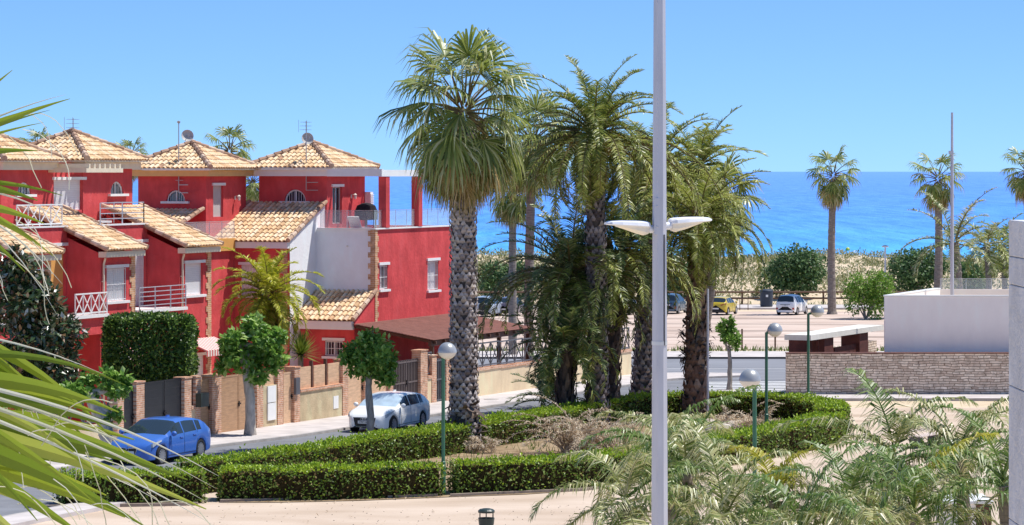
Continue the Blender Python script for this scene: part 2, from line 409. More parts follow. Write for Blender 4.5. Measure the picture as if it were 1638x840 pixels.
def feather_frond(mb, P, az, el, L, droop, nl, ll, w, rng, m=0, mr=None, vee=0.5, sag=0.35, twist=0.0, keep=1.0, jit=0.12):
    "pinnate frond: an arching rachis with leaflets on both sides that hang at their tips"
    P = V(P); h = V((math.cos(az), math.sin(az), 0)); side = V((-math.sin(az), math.cos(az), 0))
    n = 14; pts = [P]; dirs = []
    for i in range(n):
        t = (i + 0.5) / n
        e = el - droop * t ** 1.25
        d = (h * math.cos(e) + UP * math.sin(e) + side * twist * t).normalized()
        dirs.append(d); pts.append(pts[-1] + d * L / n)
    dirs.append(dirs[-1])
    # rachis
    rs = []
    for i, p in enumerate(pts):
        r = 0.035 * (L / 3.5) * (1 - i / (n + 1)) + 0.004
        rs.append(side * r)
    strip(mb, pts, rs, m if mr is None else mr)
    strip(mb, [p + UP * 0.004 for p in pts], [dirs[i].cross(side).normalized() * rs[i].length for i in range(len(pts))], m if mr is None else mr)
    for i in range(nl):
        t = 0.10 + 0.90 * (i + rng.random() * 0.6) / nl
        if t > 0.995: t = 0.995
        k = min(int(t * n), n - 1); f = t * n - k
        p = pts[k].lerp(pts[k + 1], f); d = dirs[k]
        nrm = side.cross(d).normalized()
        if nrm.z < 0: nrm = -nrm
        prof = (math.sin(min(1, t * 1.15 + 0.12) * math.pi) ** 0.6) if t < 0.78 else (1 - (t - 0.78) / 0.30) * 0.92
        l = ll * max(0.25, prof) * rng.uniform(0.85, 1.12)
        fw = 0.35 + 0.65 * t
        for sgn in (-1, 1):
            if rng.random() > keep: continue
            dd = (side * sgn * 1.0 + d * fw * rng.uniform(0.7, 1.3) + nrm * vee * rng.uniform(0.3, 1.4) + rvec(rng) * jit).normalized()
            a = p + dd * l * 0.45
            d2 = (dd - UP * sag * rng.uniform(0.6, 1.5)).normalized()
            b = a + d2 * l * 0.55
            wv = dd.cross(nrm + rvec(rng) * 0.5)
            if wv.length < 1e-3: continue
            wv.normalize()
            strip(mb, [p, a, b], [wv * w * 0.3, wv * w * 0.5, wv * w * 0.04], m)
def fan_leaf(mb, P, az, el, pet, rad, nseg, droop, rng, m=0, mp=0, w=1.0, spread=118, split=0.45):
    "palmate leaf: petiole, then pleated segments round a hub with hanging tips"
    P = V(P); h = V((math.cos(az), math.sin(az), 0)); side = V((-math.sin(az), math.cos(az), 0))
    d0 = (h * math.cos(el) + UP * math.sin(el))
    e2 = el - droop * 0.35
    d1 = (h * math.cos(e2) + UP * math.sin(e2))
    mid = P + d0 * pet * 0.5; hub = mid + d1 * pet * 0.5
    up1 = side.cross(d1)
    if up1.z < 0: up1 = -up1
    for q in (side, up1): strip(mb, [P, mid, hub], [q * 0.045, q * 0.03, q * 0.018], mp)
    e3 = el - droop * 0.8
    d = (h * math.cos(e3) + UP * math.sin(e3)); nrm = side.cross(d)
    roll = rng.uniform(-0.5, 0.5)
    s = side * math.cos(roll) + nrm * math.sin(roll); nrm = s.cross(d)
    if nrm.z < 0: nrm = -nrm
    for i in range(nseg):
        th = R(spread) * (2 * (i + 0.5) / nseg - 1) + rng.uniform(-0.02, 0.02)
        l = rad * (0.72 + 0.28 * math.cos(th)) * rng.uniform(0.9, 1.08)
        ax = (d * math.cos(th) + s * math.sin(th) - nrm * 0.25 * abs(math.sin(th)) + nrm * 0.06 * (1 if i % 2 else -1)).normalized()
        wv = ax.cross(nrm).normalized()
        full = l * R(spread) * 2 / nseg * 0.55 * w
        p0 = hub; p1 = hub + ax * l * split
        tip = (ax - UP * 0.35 * rng.uniform(0.5, 1.3)).normalized()
        p2 = p1 + tip * l * 0.28
        tip2 = (tip - UP * rng.uniform(0.7, 1.8)).normalized()
        p3 = p2 + tip2 * l * 0.34
        tl = nrm * 0.3 * (1 if i % 2 else -1)
        strip(mb, [p0, p1, p2, p3], [wv * 0.006, (wv + tl).normalized() * full * split * 1.05, (wv + tl).normalized() * full * 0.30, wv * 0.004], m)
def boots_trunk(mb, base, top, r0, r1, rows, per, rng, out=0.5, size=1.0, m=0, mcore=1, flare=1.25, up=True):
    "palm trunk clad in old leaf bases: staggered pointed scales over a core"
    base = V(base); top = V(top); H = (top - base)
    n = 14; core = []; rr = []
    for i in range(n + 1):
        t = i / n
        core.append(base.lerp(top, t)); r = _lerp(r0, r1, t)
        if t < 0.12: r *= _lerp(flare, 1.0, t / 0.12)
        rr.append(r * 0.93)
    mb.tube(core, rr, 14, mcore)
    for j in range(rows):
        t = (j + rng.uniform(-.2, .2)) / rows; t = max(0, min(1, t))
        r = _lerp(r0, r1, t)
        if t < 0.12: r *= _lerp(flare, 1.0, t / 0.12)
        c = base.lerp(top, t); hh = H.length / rows * 1.55 * size
        for k in range(per):
            if rng.random() < 0.06: continue
            th = 2 * math.pi * (k + 0.5 * (j % 2) + rng.uniform(-.15, .15)) / per
            o = V((math.cos(th), math.sin(th), 0)); tg = V((-math.sin(th), math.cos(th), 0))
            w = 2 * math.pi * r / per * 0.62
            q = hh * rng.uniform(0.75, 1.25); lift = out * rng.uniform(0.5, 1.4) * 0.16
            sg = 1 if up else -1
            b0 = c + o * r * 0.93
            tipp = b0 + UP * q * sg + o * lift + tg * rng.uniform(-.03, .03)
            midp = b0 + UP * q * 0.5 * sg + o * (lift * 0.75 + 0.025)
            i0 = len(mb.v)
            mb.v.extend([tuple(b0 - tg * w), tuple(b0 + tg * w), tuple(midp + tg * w * 0.8), tuple(tipp + tg * w * 0.25), tuple(tipp - tg * w * 0.25), tuple(midp - tg * w * 0.8), tuple(midp + o * 0.03)])
            for f in ((0, 1, 6), (1, 2, 6), (2, 3, 6), (3, 4, 6), (4, 5, 6), (5, 0, 6)):
                mb.f.append(tuple(i0 + x for x in f)); mb.m.append(m)
def ring_trunk(mb, base, top, r0, r1, rng, bend=0.0, n=40, m=0):
    base = V(base); top = V(top); pts = []; rad = []
    for i in range(n + 1):
        t = i / n
        p = base.lerp(top, t) + V((math.sin(t * math.pi) * bend, 0, 0))
        pts.append(p); rad.append(_lerp(r0, r1, t) * (1 + 0.07 * (i % 2) + rng.uniform(-.04, .04)) * (1.35 if i == 0 else 1))
    mb.tube(pts, rad, 12, m)

BARK = surf('grey_bark', (0.32, 0.28, 0.24), var=0.35, scale=9, rough=0.95, bump=0.8, bscale=30, stretch=(1, 1, 0.35))
BARK_PALE = surf('pale_bark', (0.50, 0.45, 0.39), var=0.3, scale=7, rough=0.95, bump=0.7, bscale=26, stretch=(1, 1, 0.4))
BOOT = islandmat('palm_boot', [(0, (0.20, 0.16, 0.15)), (0.5, (0.36, 0.31, 0.29)), (0.85, (0.50, 0.44, 0.41)), (1, (0.56, 0.46, 0.36))], rough=0.9)
BOOTD = islandmat('palm_boot_dark', [(0, (0.05, 0.038, 0.035)), (0.5, (0.12, 0.088, 0.075)), (1, (0.22, 0.16, 0.12))], rough=0.95)
BOOTG = islandmat('palm_boot_grey', [(0, (0.10, 0.08, 0.085)), (0.5, (0.20, 0.17, 0.17)), (0.85, (0.32, 0.27, 0.26)), (1, (0.42, 0.35, 0.30))], rough=0.9)
CORE = surf('palm_core', (0.10, 0.08, 0.07), var=0.3, scale=10, rough=0.95)
BOOTR = islandmat('palm_boot_red', [(0, (0.14, 0.08, 0.06)), (0.5, (0.25, 0.16, 0.12)), (1, (0.36, 0.26, 0.20))], rough=0.95)
FARTR = surf('far_palm_trunk', (0.25, 0.21, 0.18), var=0.35, scale=9, rough=0.95, bump=0.5, stretch=(0.4, 0.4, 2))
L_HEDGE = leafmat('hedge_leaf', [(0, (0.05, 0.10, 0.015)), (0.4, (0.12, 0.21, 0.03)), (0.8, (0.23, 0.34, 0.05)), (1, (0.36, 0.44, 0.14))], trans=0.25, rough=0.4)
L_HEDGET = leafmat('hedge_sunlit_top', [(0, (0.20, 0.33, 0.015)), (0.5, (0.34, 0.49, 0.02)), (1, (0.48, 0.60, 0.06))], trans=0.3, rough=0.4)  # sunlit brightness of the hedge top painted into lighter leaves
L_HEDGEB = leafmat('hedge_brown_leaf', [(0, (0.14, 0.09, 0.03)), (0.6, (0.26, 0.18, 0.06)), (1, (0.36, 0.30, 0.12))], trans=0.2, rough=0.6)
HEDGE_IN = surf('hedge_twigs', (0.035, 0.028, 0.012), var=0.5, scale=14, rough=1.0, spec=0.05)
L_FICUS = leafmat('ficus_leaf', [(0, (0.02, 0.05, 0.012)), (0.5, (0.065, 0.13, 0.022)), (0.85, (0.16, 0.27, 0.04)), (1, (0.34, 0.46, 0.09))], trans=0.2, rough=0.35)
L_RUBBER = leafmat('rubber_leaf', [(0, (0.025, 0.05, 0.02)), (0.5, (0.07, 0.12, 0.04)), (0.65, (0.12, 0.11, 0.05)), (0.88, (0.25, 0.12, 0.06)), (0.95, (0.30, 0.32, 0.24)), (1, (0.55, 0.56, 0.50))], trans=0.1, rough=0.25, spec=0.6)  # palest tones paint white glints into the leaf colour
L_TREE = leafmat('street_tree_leaf', [(0, (0.07, 0.16, 0.02)), (0.5, (0.19, 0.36, 0.055)), (0.85, (0.36, 0.54, 0.11)), (1, (0.52, 0.66, 0.24))], trans=0.4, rough=0.4)
L_BUSH = leafmat('dune_bush_leaf', [(0, (0.035, 0.08, 0.03)), (0.6, (0.09, 0.18, 0.06)), (1, (0.20, 0.30, 0.11))], trans=0.25)
L_LIGHT = leafmat('light_bush_leaf', [(0, (0.09, 0.20, 0.02)), (0.6, (0.20, 0.35, 0.045)), (1, (0.32, 0.46, 0.09))], trans=0.3)
L_OLIVE = leafmat('dune_scrub', [(0, (0.10, 0.13, 0.045)), (0.4, (0.22, 0.245, 0.09)), (0.75, (0.38, 0.37, 0.19)), (1, (0.58, 0.54, 0.40))], trans=0.2)
L_FAN = leafmat('fan_leaf', [(0, (0.08, 0.125, 0.03)), (0.4, (0.21, 0.27, 0.055)), (0.75, (0.36, 0.40, 0.10)), (1, (0.62, 0.62, 0.38))], trans=0.4, rough=0.38, spec=0.5)
L_FANOLD = leafmat('fan_leaf_dry', [(0, (0.18, 0.17, 0.05)), (0.4, (0.38, 0.29, 0.10)), (0.75, (0.56, 0.39, 0.16)), (1, (0.66, 0.54, 0.33))], trans=0.3, rough=0.6)
L_PET = surf('palm_petiole', (0.16, 0.14, 0.05), c2=(0.22, 0.14, 0.06), scale=5, rough=0.5)
L_DATE = leafmat('date_leaf', [(0, (0.07, 0.11, 0.02)), (0.5, (0.185, 0.24, 0.04)), (0.85, (0.37, 0.39, 0.085)), (1, (0.62, 0.60, 0.30))], trans=0.35, rough=0.38, spec=0.5)
L_DATE2 = leafmat('date_leaf_light', [(0, (0.17, 0.21, 0.03)), (0.5, (0.36, 0.40, 0.08)), (0.85, (0.53, 0.53, 0.16)), (1, (0.70, 0.68, 0.42))], trans=0.38, rough=0.4, spec=0.45)
L_DATED = leafmat('date_leaf_dark', [(0, (0.04, 0.08, 0.03)), (0.5, (0.11, 0.165, 0.05)), (0.85, (0.24, 0.29, 0.09)), (1, (0.50, 0.52, 0.30))], trans=0.3, rough=0.35, spec=0.5)
L_FRUIT = leafmat('date_fruit_stalk', [(0, (0.42, 0.20, 0.04)), (0.6, (0.58, 0.32, 0.07)), (1, (0.62, 0.42, 0.16))], trans=0.2, rough=0.6)
L_GREY = leafmat('grey_palm_leaf', [(0, (0.07, 0.11, 0.025)), (0.4, (0.23, 0.28, 0.07)), (0.7, (0.48, 0.47, 0.20)), (1, (0.76, 0.70, 0.46))], trans=0.25, rough=0.4, spec=0.5)
L_GREYG = leafmat('green_palm_leaf', [(0, (0.06, 0.12, 0.02)), (0.5, (0.15, 0.25, 0.045)), (0.85, (0.30, 0.37, 0.12)), (1, (0.54, 0.56, 0.38))], trans=0.3, rough=0.4, spec=0.5)
L_YEL = leafmat('yellow_palm_leaf', [(0, (0.30, 0.30, 0.02)), (0.6, (0.46, 0.44, 0.035)), (1, (0.50, 0.40, 0.10))], trans=0.3)
L_DRY = leafmat('dry_frond', [(0, (0.34, 0.24, 0.16)), (0.5, (0.58, 0.46, 0.32)), (1, (0.76, 0.67, 0.52))], trans=0.2, rough=0.7)
L_ARECA = leafmat('areca_leaf', [(0, (0.30, 0.34, 0.02)), (0.5, (0.46, 0.48, 0.03)), (1, (0.62, 0.56, 0.10))], trans=0.4)
L_ARECAB = leafmat('areca_leaf_low', [(0, (0.22, 0.27, 0.02)), (0.6, (0.38, 0.38, 0.04)), (1, (0.55, 0.42, 0.12))], trans=0.3)
L_YUCCA = leafmat('yucca_leaf', [(0, (0.12, 0.18, 0.02)), (0.6, (0.22, 0.28, 0.04)), (1, (0.34, 0.36, 0.10))], trans=0.2)
L_GRASS = leafmat('grass_blade', [(0, (0.06, 0.13, 0.02)), (0.6, (0.12, 0.20, 0.035)), (1, (0.30, 0.30, 0.10))], trans=0.3)
L_NEAR = leafmat('near_fan_leaf', [(0, (0.14, 0.21, 0.010)), (0.4, (0.24, 0.33, 0.02)), (0.8, (0.40, 0.46, 0.04)), (1, (0.56, 0.57, 0.16))], trans=0.42, rough=0.32, spec=0.5)
L_NEARTIP = leafmat('near_fan_fibre', [(0, (0.62, 0.60, 0.40)), (1, (0.84, 0.83, 0.72))], trans=0.4, rough=0.6)

# ------------------------------------------------------------------ the setting
def sheet(name, rows, mat, kind='structure', uvn=None):
    "rows: list of point lists of equal length"
    mb = MB(); n = len(rows[0])
    for r in rows: mb.v.extend(tuple(p) for p in r)
    for i in range(len(rows) - 1):
        for k in range(n - 1):
            mb.f.append((i * n + k, i * n + k + 1, (i + 1) * n + k + 1, (i + 1) * n + k)); mb.m.append(0)
    o = mb.build(name, mat, None, smooth=True); tag(o, kind=kind); return o

def ground_material():
    m, nt, out = _new('sandy_ground')
    tc = _n(nt, 'ShaderNodeTexCoord')
    n1 = _n(nt, 'ShaderNodeTexNoise'); n1.inputs['Scale'].default_value = 0.35; n1.inputs['Detail'].default_value = 8; n1.inputs['Roughness'].default_value = 0.65
    nt.links.new(tc.outputs['Object'], n1.inputs['Vector'])
    n2 = _n(nt, 'ShaderNodeTexNoise'); n2.inputs['Scale'].default_value = 9; n2.inputs['Detail'].default_value = 6
    mp = _n(nt, 'ShaderNodeMapping'); mp.inputs['Scale'].default_value = (0.35, 1, 1)
    nt.links.new(tc.outputs['Object'], mp.inputs['Vector']); nt.links.new(mp.outputs[0], n2.inputs['Vector'])
    a = ramp(nt, n1.outputs['Fac'], [(0.3, (0.56, 0.44, 0.30)), (0.55, (0.70, 0.58, 0.43)), (0.72, (0.50, 0.38, 0.25))])
    b = ramp(nt, n2.outputs['Fac'], [(0.3, (0.8, 0.78, 0.75)), (0.65, (1.08, 1.08, 1.08))])
    mm = _n(nt, 'ShaderNodeVectorMath', operation='MULTIPLY'); nt.links.new(a, mm.inputs[0]); nt.links.new(b, mm.inputs[1])
    p = _n(nt, 'ShaderNodeBsdfPrincipled'); p.inputs['Roughness'].default_value = 0.95; p.inputs['Specular IOR Level'].default_value = 0.1
    nt.links.new(mm.outputs[0], p.inputs['Base Color'])
    bp = _n(nt, 'ShaderNodeBump'); bp.inputs['Strength'].default_value = 0.5; bp.inputs['Distance'].default_value = 0.05
    nt.links.new(n2.outputs['Fac'], bp.inputs['Height']); nt.links.new(bp.outputs['Normal'], p.inputs['Normal'])
    nt.links.new(p.outputs[0], out.inputs[0]); return m
rng = random.Random(7)
ys = [-60, 0, 40, 60, 70] + [75 + 2 * i for i in range(0, 90)] + [255 + 1.5 * i for i in range(1, 100)] + [420, 440, 480, 520]
xs = [-260, -150, -100, -60] + [-48 + 2 * i for i in range(0, 55)] + [64, 70, 80, 100, 150, 260]
from mathutils import noise as mnoise
rows = []
for y in ys:
    r = []
    for x in xs:
        z = gz(y)
        if 270 < y < 400:
            w = min(1, (y - 270) / 25) * min(1, (400 - y) / 30)
            z += w * (0.85 * mnoise.noise(V((x * 0.07, y * 0.06, 3.1))) + 0.22 * mnoise.noise(V((x * 0.35, y * 0.3, 8.1))))
        r.append((x, y, z))
    rows.append(r)
GROUND = ground_material()
sheet('ground', rows, GROUND)

ASPH = surf('asphalt', (0.20, 0.205, 0.225), var=0.16, scale=0.8, rough=0.9, bump=0.3, bscale=60, spec=0.2, detail=8)
ASPH2 = surf('asphalt_cross', (0.235, 0.24, 0.265), var=0.13, scale=0.5, rough=0.9, spec=0.2, detail=8, stretch=(0.5, 1, 1))
PAVE = brickmat('paving', (0.58, 0.53, 0.50), (0.64, 0.59, 0.55), (0.48, 0.43, 0.40), 0.4, 0.4, 0.008, S, bump=0.1, rough=0.9)
PAVE = surf('paving', (0.55, 0.50, 0.48), var=0.16, scale=1.3, rough=0.9, spec=0.15, detail=8)
KERB = surf('kerb_stone', (0.40, 0.37, 0.35), var=0.15, scale=3, rough=0.9)
LINE = surf('road_paint', (0.72, 0.72, 0.72), var=0.12, scale=5, rough=0.8)
LOT = surf('dirt_lot', (0.44, 0.33, 0.27), c2=(0.68, 0.55, 0.47), scale=0.4, rough=0.95, spec=0.1, detail=9, stretch=(0.35, 1, 1))
MULCH = surf('planter_soil', (0.20, 0.13, 0.07), c2=(0.42, 0.31, 0.19), scale=1.6, rough=1.0, bump=0.8, bscale=9, detail=9)
DUNE = surf('dune_sand', (0.50, 0.40, 0.22), c2=(0.72, 0.58, 0.40), scale=0.25, rough=1, spec=0.05, detail=9)

def kb(a):  # the kerb line drifts away from the road at the left
    return 0.7 * max(0.0, min(1.0, (2 - a) / 7))
AS = [-40 + 1.0 * i for i in range(0, 88)]
sheet('street', [[HG(a, kb(a) - 0.02 + (-5.2 - kb(a)) * t, 0.035) for t in (0, .25, .5, .75, 1)] for a in AS], ASPH)
def strip_box(name, path_l, path_r, h, mat, matside=None):
    "raised slab between two ground lines, with sides down to the ground"
    mb = MB(); n = len(path_l)
    T = [(V(l) + UP * h, V(r) + UP * h, V(l) - UP * 0.05, V(r) - UP * 0.05) for l, r in zip(path_l, path_r)]
    for i in range(n - 1):
        a, b = T[i], T[i + 1]
        mb.face([a[0], a[1], b[1], b[0]], 0)
        mb.face([a[2], a[0], b[0], b[2]], 1); mb.face([a[1], a[3], b[3], b[1]], 1)
    for a in (T[0], T[-1]): mb.face([a[0], a[1], a[3], a[2]], 1)
    o = mb.build(name, [mat, matside or mat], None); tag(o, kind='structure'); return o
A1 = [-40 + 1.0 * i for i in range(0, 87)]
strip_box('pavement', [HG(a, kb(a) + 0.15) for a in A1], [HG(a, 3.4) for a in A1], 0.13, PAVE)
strip_box('kerb', [HG(a, kb(a)) for a in A1], [HG(a, kb(a) + 0.15) for a in A1], 0.125, KERB)
A2 = [-40 + 1.0 * i for i in range(0, 76)]
strip_box('kerb', [HG(a, -5.2) for a in A2], [HG(a, -5.35) for a in A2], 0.12, KERB)
strip_box('pavement', [HG(a, -5.35) for a in A2], [HG(a, -6.5) for a in A2], 0.125, PAVE)
# the crossing road, seen end-on beyond the street
def row(y, z, xa=-60, xb=90, n=60): return [(xa + (xb - xa) * i / n, y, gz(y) + z) for i in range(n + 1)]
sheet('cross_road', [row(y, 0.038) for y in [148 + 1.0 * i for i in range(0, 22)]], ASPH2)
sheet('cross_road', [row(y, 0.032, 8.6, 13.6, 6) for y in [134.9 + 1.0 * i for i in range(0, 15)]], ASPH2)
def cbar(name, x0, x1, y0, y1, h, mat, n=30, ms=None):
    xs_ = [x0 + (x1 - x0) * i / n for i in range(n + 1)]
    return strip_box(name, [(x, y0, gz(y0)) for x in xs_], [(x, y1, gz(y1)) for x in xs_], h, mat, ms)
# corner of the pavement by the crossing
c0 = HG(46, 3.4); 
strip_box('pavement', [HG(40, 0.2), HG(43, -0.4), HG(45, -1.4), HG(46.2, -2.2), HG(46.8, -2.6)], [HG(41.5, 3.4), HG(44.5, 3.4), HG(47, 2.6), HG(48.4, 0.5), HG(48.6, -2.0)], 0.135, PAVE, KERB)
cbar('pavement', -60, 90, 169, 176, 0.15, PAVE, ms=surf('kerb_dark', (0.06, 0.06, 0.065), rough=0.9))
cbar('pavement', 11.8, 60, 131.6, 134.55, 0.125, PAVE, ms=KERB)
# zebra crossing
for i in range(8):
    mb = MB(); y = 136.4 + i * 1.25; x0_, x1_ = 9.0, 13.3
    mb.face([(x0_, y, gz(y) + .045), (x1_, y + .45, gz(y + .45) + .045), (x1_, y + 1.0, gz(y + 1.0) + .045), (x0_, y + .55, gz(y + .55) + .045)])
    tag(mb.build('zebra_stripe', LINE), kind='structure')
mb = MB()
for y in (158,):
    mb.face([(-20, y, gz(y) + 0.05), (60, y, gz(y) + 0.05), (60, y + .15, gz(y) + 0.05), (-20, y + .15, gz(y) + 0.05)])
tag(mb.build('road_line', LINE), kind='structure')
sheet('dirt_lot', [row(y, 0.02) for y in [181 + 2.0 * i for i in range(0, 36)]], LOT)
TRACK = surf('tyre_track_earth', (0.38, 0.28, 0.23), c2=(0.58, 0.46, 0.39), scale=0.9, rough=0.95, detail=9, stretch=(0.2, 1, 1))
for i, (yc, am, ph) in enumerate(((196, 2.5, .2), (205, 4, 1.1), (221, 3, 2.0), (232, 1.5, .6))):
    for g_ in (0, 1.5):
        f_ = lambda x: yc + g_ + am * math.sin(x * .05 + ph)
        sheet('tyre_track', [[(x, f_(x) + o_, gz(f_(x) + o_) + .034) for x in [-30 + 2 * k for k in range(42)]] for o_ in (0, .35)], TRACK)
cbar('walkway', -60, 90, 256, 262, 0.16, PAVE)
# sandy path round the planter and the kerb edging of the beds
PATHS = surf('path_sand', (0.47, 0.36, 0.27), c2=(0.63, 0.51, 0.41), scale=0.5, rough=0.95, spec=0.1, detail=9, bump=0.25, bscale=22, stretch=(0.5, 1, 1))
sheet('garden_path', [[(x, y, gz(y) + 0.012) for x in [-16 + 1.5 * i for i in range(0, 28)]] for y in [70 + 1 * i for i in range(0, 58)]], PATHS)

# sea: far plane, turquoise over the shallows, deep blue beyond
def sea_material():
    m, nt, out = _new('sea_water')
    tc = _n(nt, 'ShaderNodeTexCoord'); sp = _n(nt, 'ShaderNodeSeparateXYZ'); nt.links.new(tc.outputs['Object'], sp.inputs[0])
    lg = _n(nt, 'ShaderNodeMath', operation='LOGARITHM'); lg.inputs[1].default_value = 10; nt.links.new(sp.outputs['Y'], lg.inputs[0])
    nzp = _n(nt, 'ShaderNodeTexNoise'); nzp.inputs['Scale'].default_value = 0.006; nzp.inputs['Detail'].default_value = 5
    mp0 = _n(nt, 'ShaderNodeMapping'); mp0.inputs['Scale'].default_value = (0.6, 1, 1)
    nt.links.new(tc.outputs['Object'], mp0.inputs['Vector']); nt.links.new(mp0.outputs[0], nzp.inputs['Vector'])
    ma = _n(nt, 'ShaderNodeMath', operation='MULTIPLY_ADD'); ma.inputs[1].default_value = 0.5; ma.inputs[2].default_value = -0.25
    nt.links.new(nzp.outputs['Fac'], ma.inputs[0])
    ad = _n(nt, 'ShaderNodeMath', operation='ADD'); nt.links.new(lg.outputs[0], ad.inputs[0]); nt.links.new(ma.outputs[0], ad.inputs[1])
    mr = _n(nt, 'ShaderNodeMapRange'); mr.inputs['From Min'].default_value = 2.6; mr.inputs['From Max'].default_value = 4.2
    nt.links.new(ad.outputs[0], mr.inputs['Value'])
    base = ramp(nt, mr.outputs[0], [(0.0, (0.085, 0.50, 0.90)), (0.07, (0.085, 0.43, 0.87)), (0.16, (0.085, 0.315, 0.81)), (0.45, (0.105, 0.29, 0.80)), (1.0, (0.13, 0.31, 0.78))])
    # wave facets: their light and dark painted into the colour, with wind patches
    hs = []
    for sc, st in ((0.5, (0.8, .25, 1)), (0.22, (1, .07, 1)), (0.05, (0.8, .12, 1))):
        mp = _n(nt, 'ShaderNodeMapping'); mp.inputs['Scale'].default_value = st
        nz = _n(nt, 'ShaderNodeTexNoise'); nz.inputs['Scale'].default_value = sc; nz.inputs['Detail'].default_value = 6; nz.inputs['Roughness'].default_value = 0.6
        nt.links.new(tc.outputs['Object'], mp.inputs['Vector']); nt.links.new(mp.outputs[0], nz.inputs['Vector']); hs.append(nz)
    h = ramp(nt, hs[1].outputs['Fac'], [(0.36, (0.70, 0.80, 0.9)), (0.6, (1.12, 1.08, 1.04))])
    h2 = ramp(nt, hs[2].outputs['Fac'], [(0.3, (0.88, 0.92, 0.96)), (0.7, (1.1, 1.07, 1.04))])
    mm = _n(nt, 'ShaderNodeVectorMath', operation='MULTIPLY'); nt.links.new(base, mm.inputs[0]); nt.links.new(h, mm.inputs[1])
    m2 = _n(nt, 'ShaderNodeVectorMath', operation='MULTIPLY'); nt.links.new(mm.outputs[0], m2.inputs[0]); nt.links.new(h2, m2.inputs[1])
    bp = _n(nt, 'ShaderNodeBump'); bp.inputs['Strength'].default_value = 0.9; bp.inputs['Distance'].default_value = 1.2
    nt.links.new(hs[0].outputs['Fac'], bp.inputs['Height'])
    df = _n(nt, 'ShaderNodeBsdfDiffuse'); nt.links.new(m2.outputs[0], df.inputs['Color']); nt.links.new(bp.outputs['Normal'], df.inputs['Normal'])
    gl = _n(nt, 'ShaderNodeBsdfGlossy'); gl.inputs['Roughness'].default_value = 0.35; nt.links.new(bp.outputs['Normal'], gl.inputs['Normal'])
    mx = _n(nt, 'ShaderNodeMixShader'); mx.inputs[0].default_value = 0.14
    nt.links.new(df.outputs[0], mx.inputs[1]); nt.links.new(gl.outputs[0], mx.inputs[2]); nt.links.new(mx.outputs[0], out.inputs[0]); return m
SEAZ = -5.0
sheet('sea', [[(x * s, y, SEAZ) for x in (-1, -.5, 0, .5, 1)] for y, s in ((395, 300), (600, 400), (1000, 600), (3000, 1500), (10000, 5000), (30000, 14000), (90000, 40000))], sea_material())
# ------------------------------------------------------------------ building helpers
def wall_panel(mb, O, r, n, L, H, ops, m=0, depth=0.16, mrev=None):
    "rectangular wall face with openings (x0, x1, z0, z1) and reveals going inwards"
    O = V(O); mrev = m if mrev is None else mrev
    xs = sorted({0.0, L} | {x for o in ops for x in o[:2]}); zs = sorted({0.0, H} | {z for o in ops for z in o[2:4]})
    P = lambda x, z, d=0.0: O + r * x + UP * z - n * d
    for i in range(len(xs) - 1):
        for k in range(len(zs) - 1):
            cx, cz = (xs[i] + xs[i + 1]) / 2, (zs[k] + zs[k + 1]) / 2
            if any(o[0] < cx < o[1] and o[2] < cz < o[3] for o in ops): continue
            mb.face([P(xs[i], zs[k]), P(xs[i + 1], zs[k]), P(xs[i + 1], zs[k + 1]), P(xs[i], zs[k + 1])], m)
    for x0, x1, z0, z1 in [o[:4] for o in ops]:
        mb.face([P(x0, z0), P(x0, z0, depth), P(x0, z1, depth), P(x0, z1)], mrev)
        mb.face([P(x1, z0), P(x1, z1), P(x1, z1, depth), P(x1, z0, depth)], mrev)
        mb.face([P(x0, z0), P(x1, z0), P(x1, z0, depth), P(x0, z0, depth)], mrev)
        mb.face([P(x0, z1), P(x0, z1, depth), P(x1, z1, depth), P(x1, z1)], mrev)
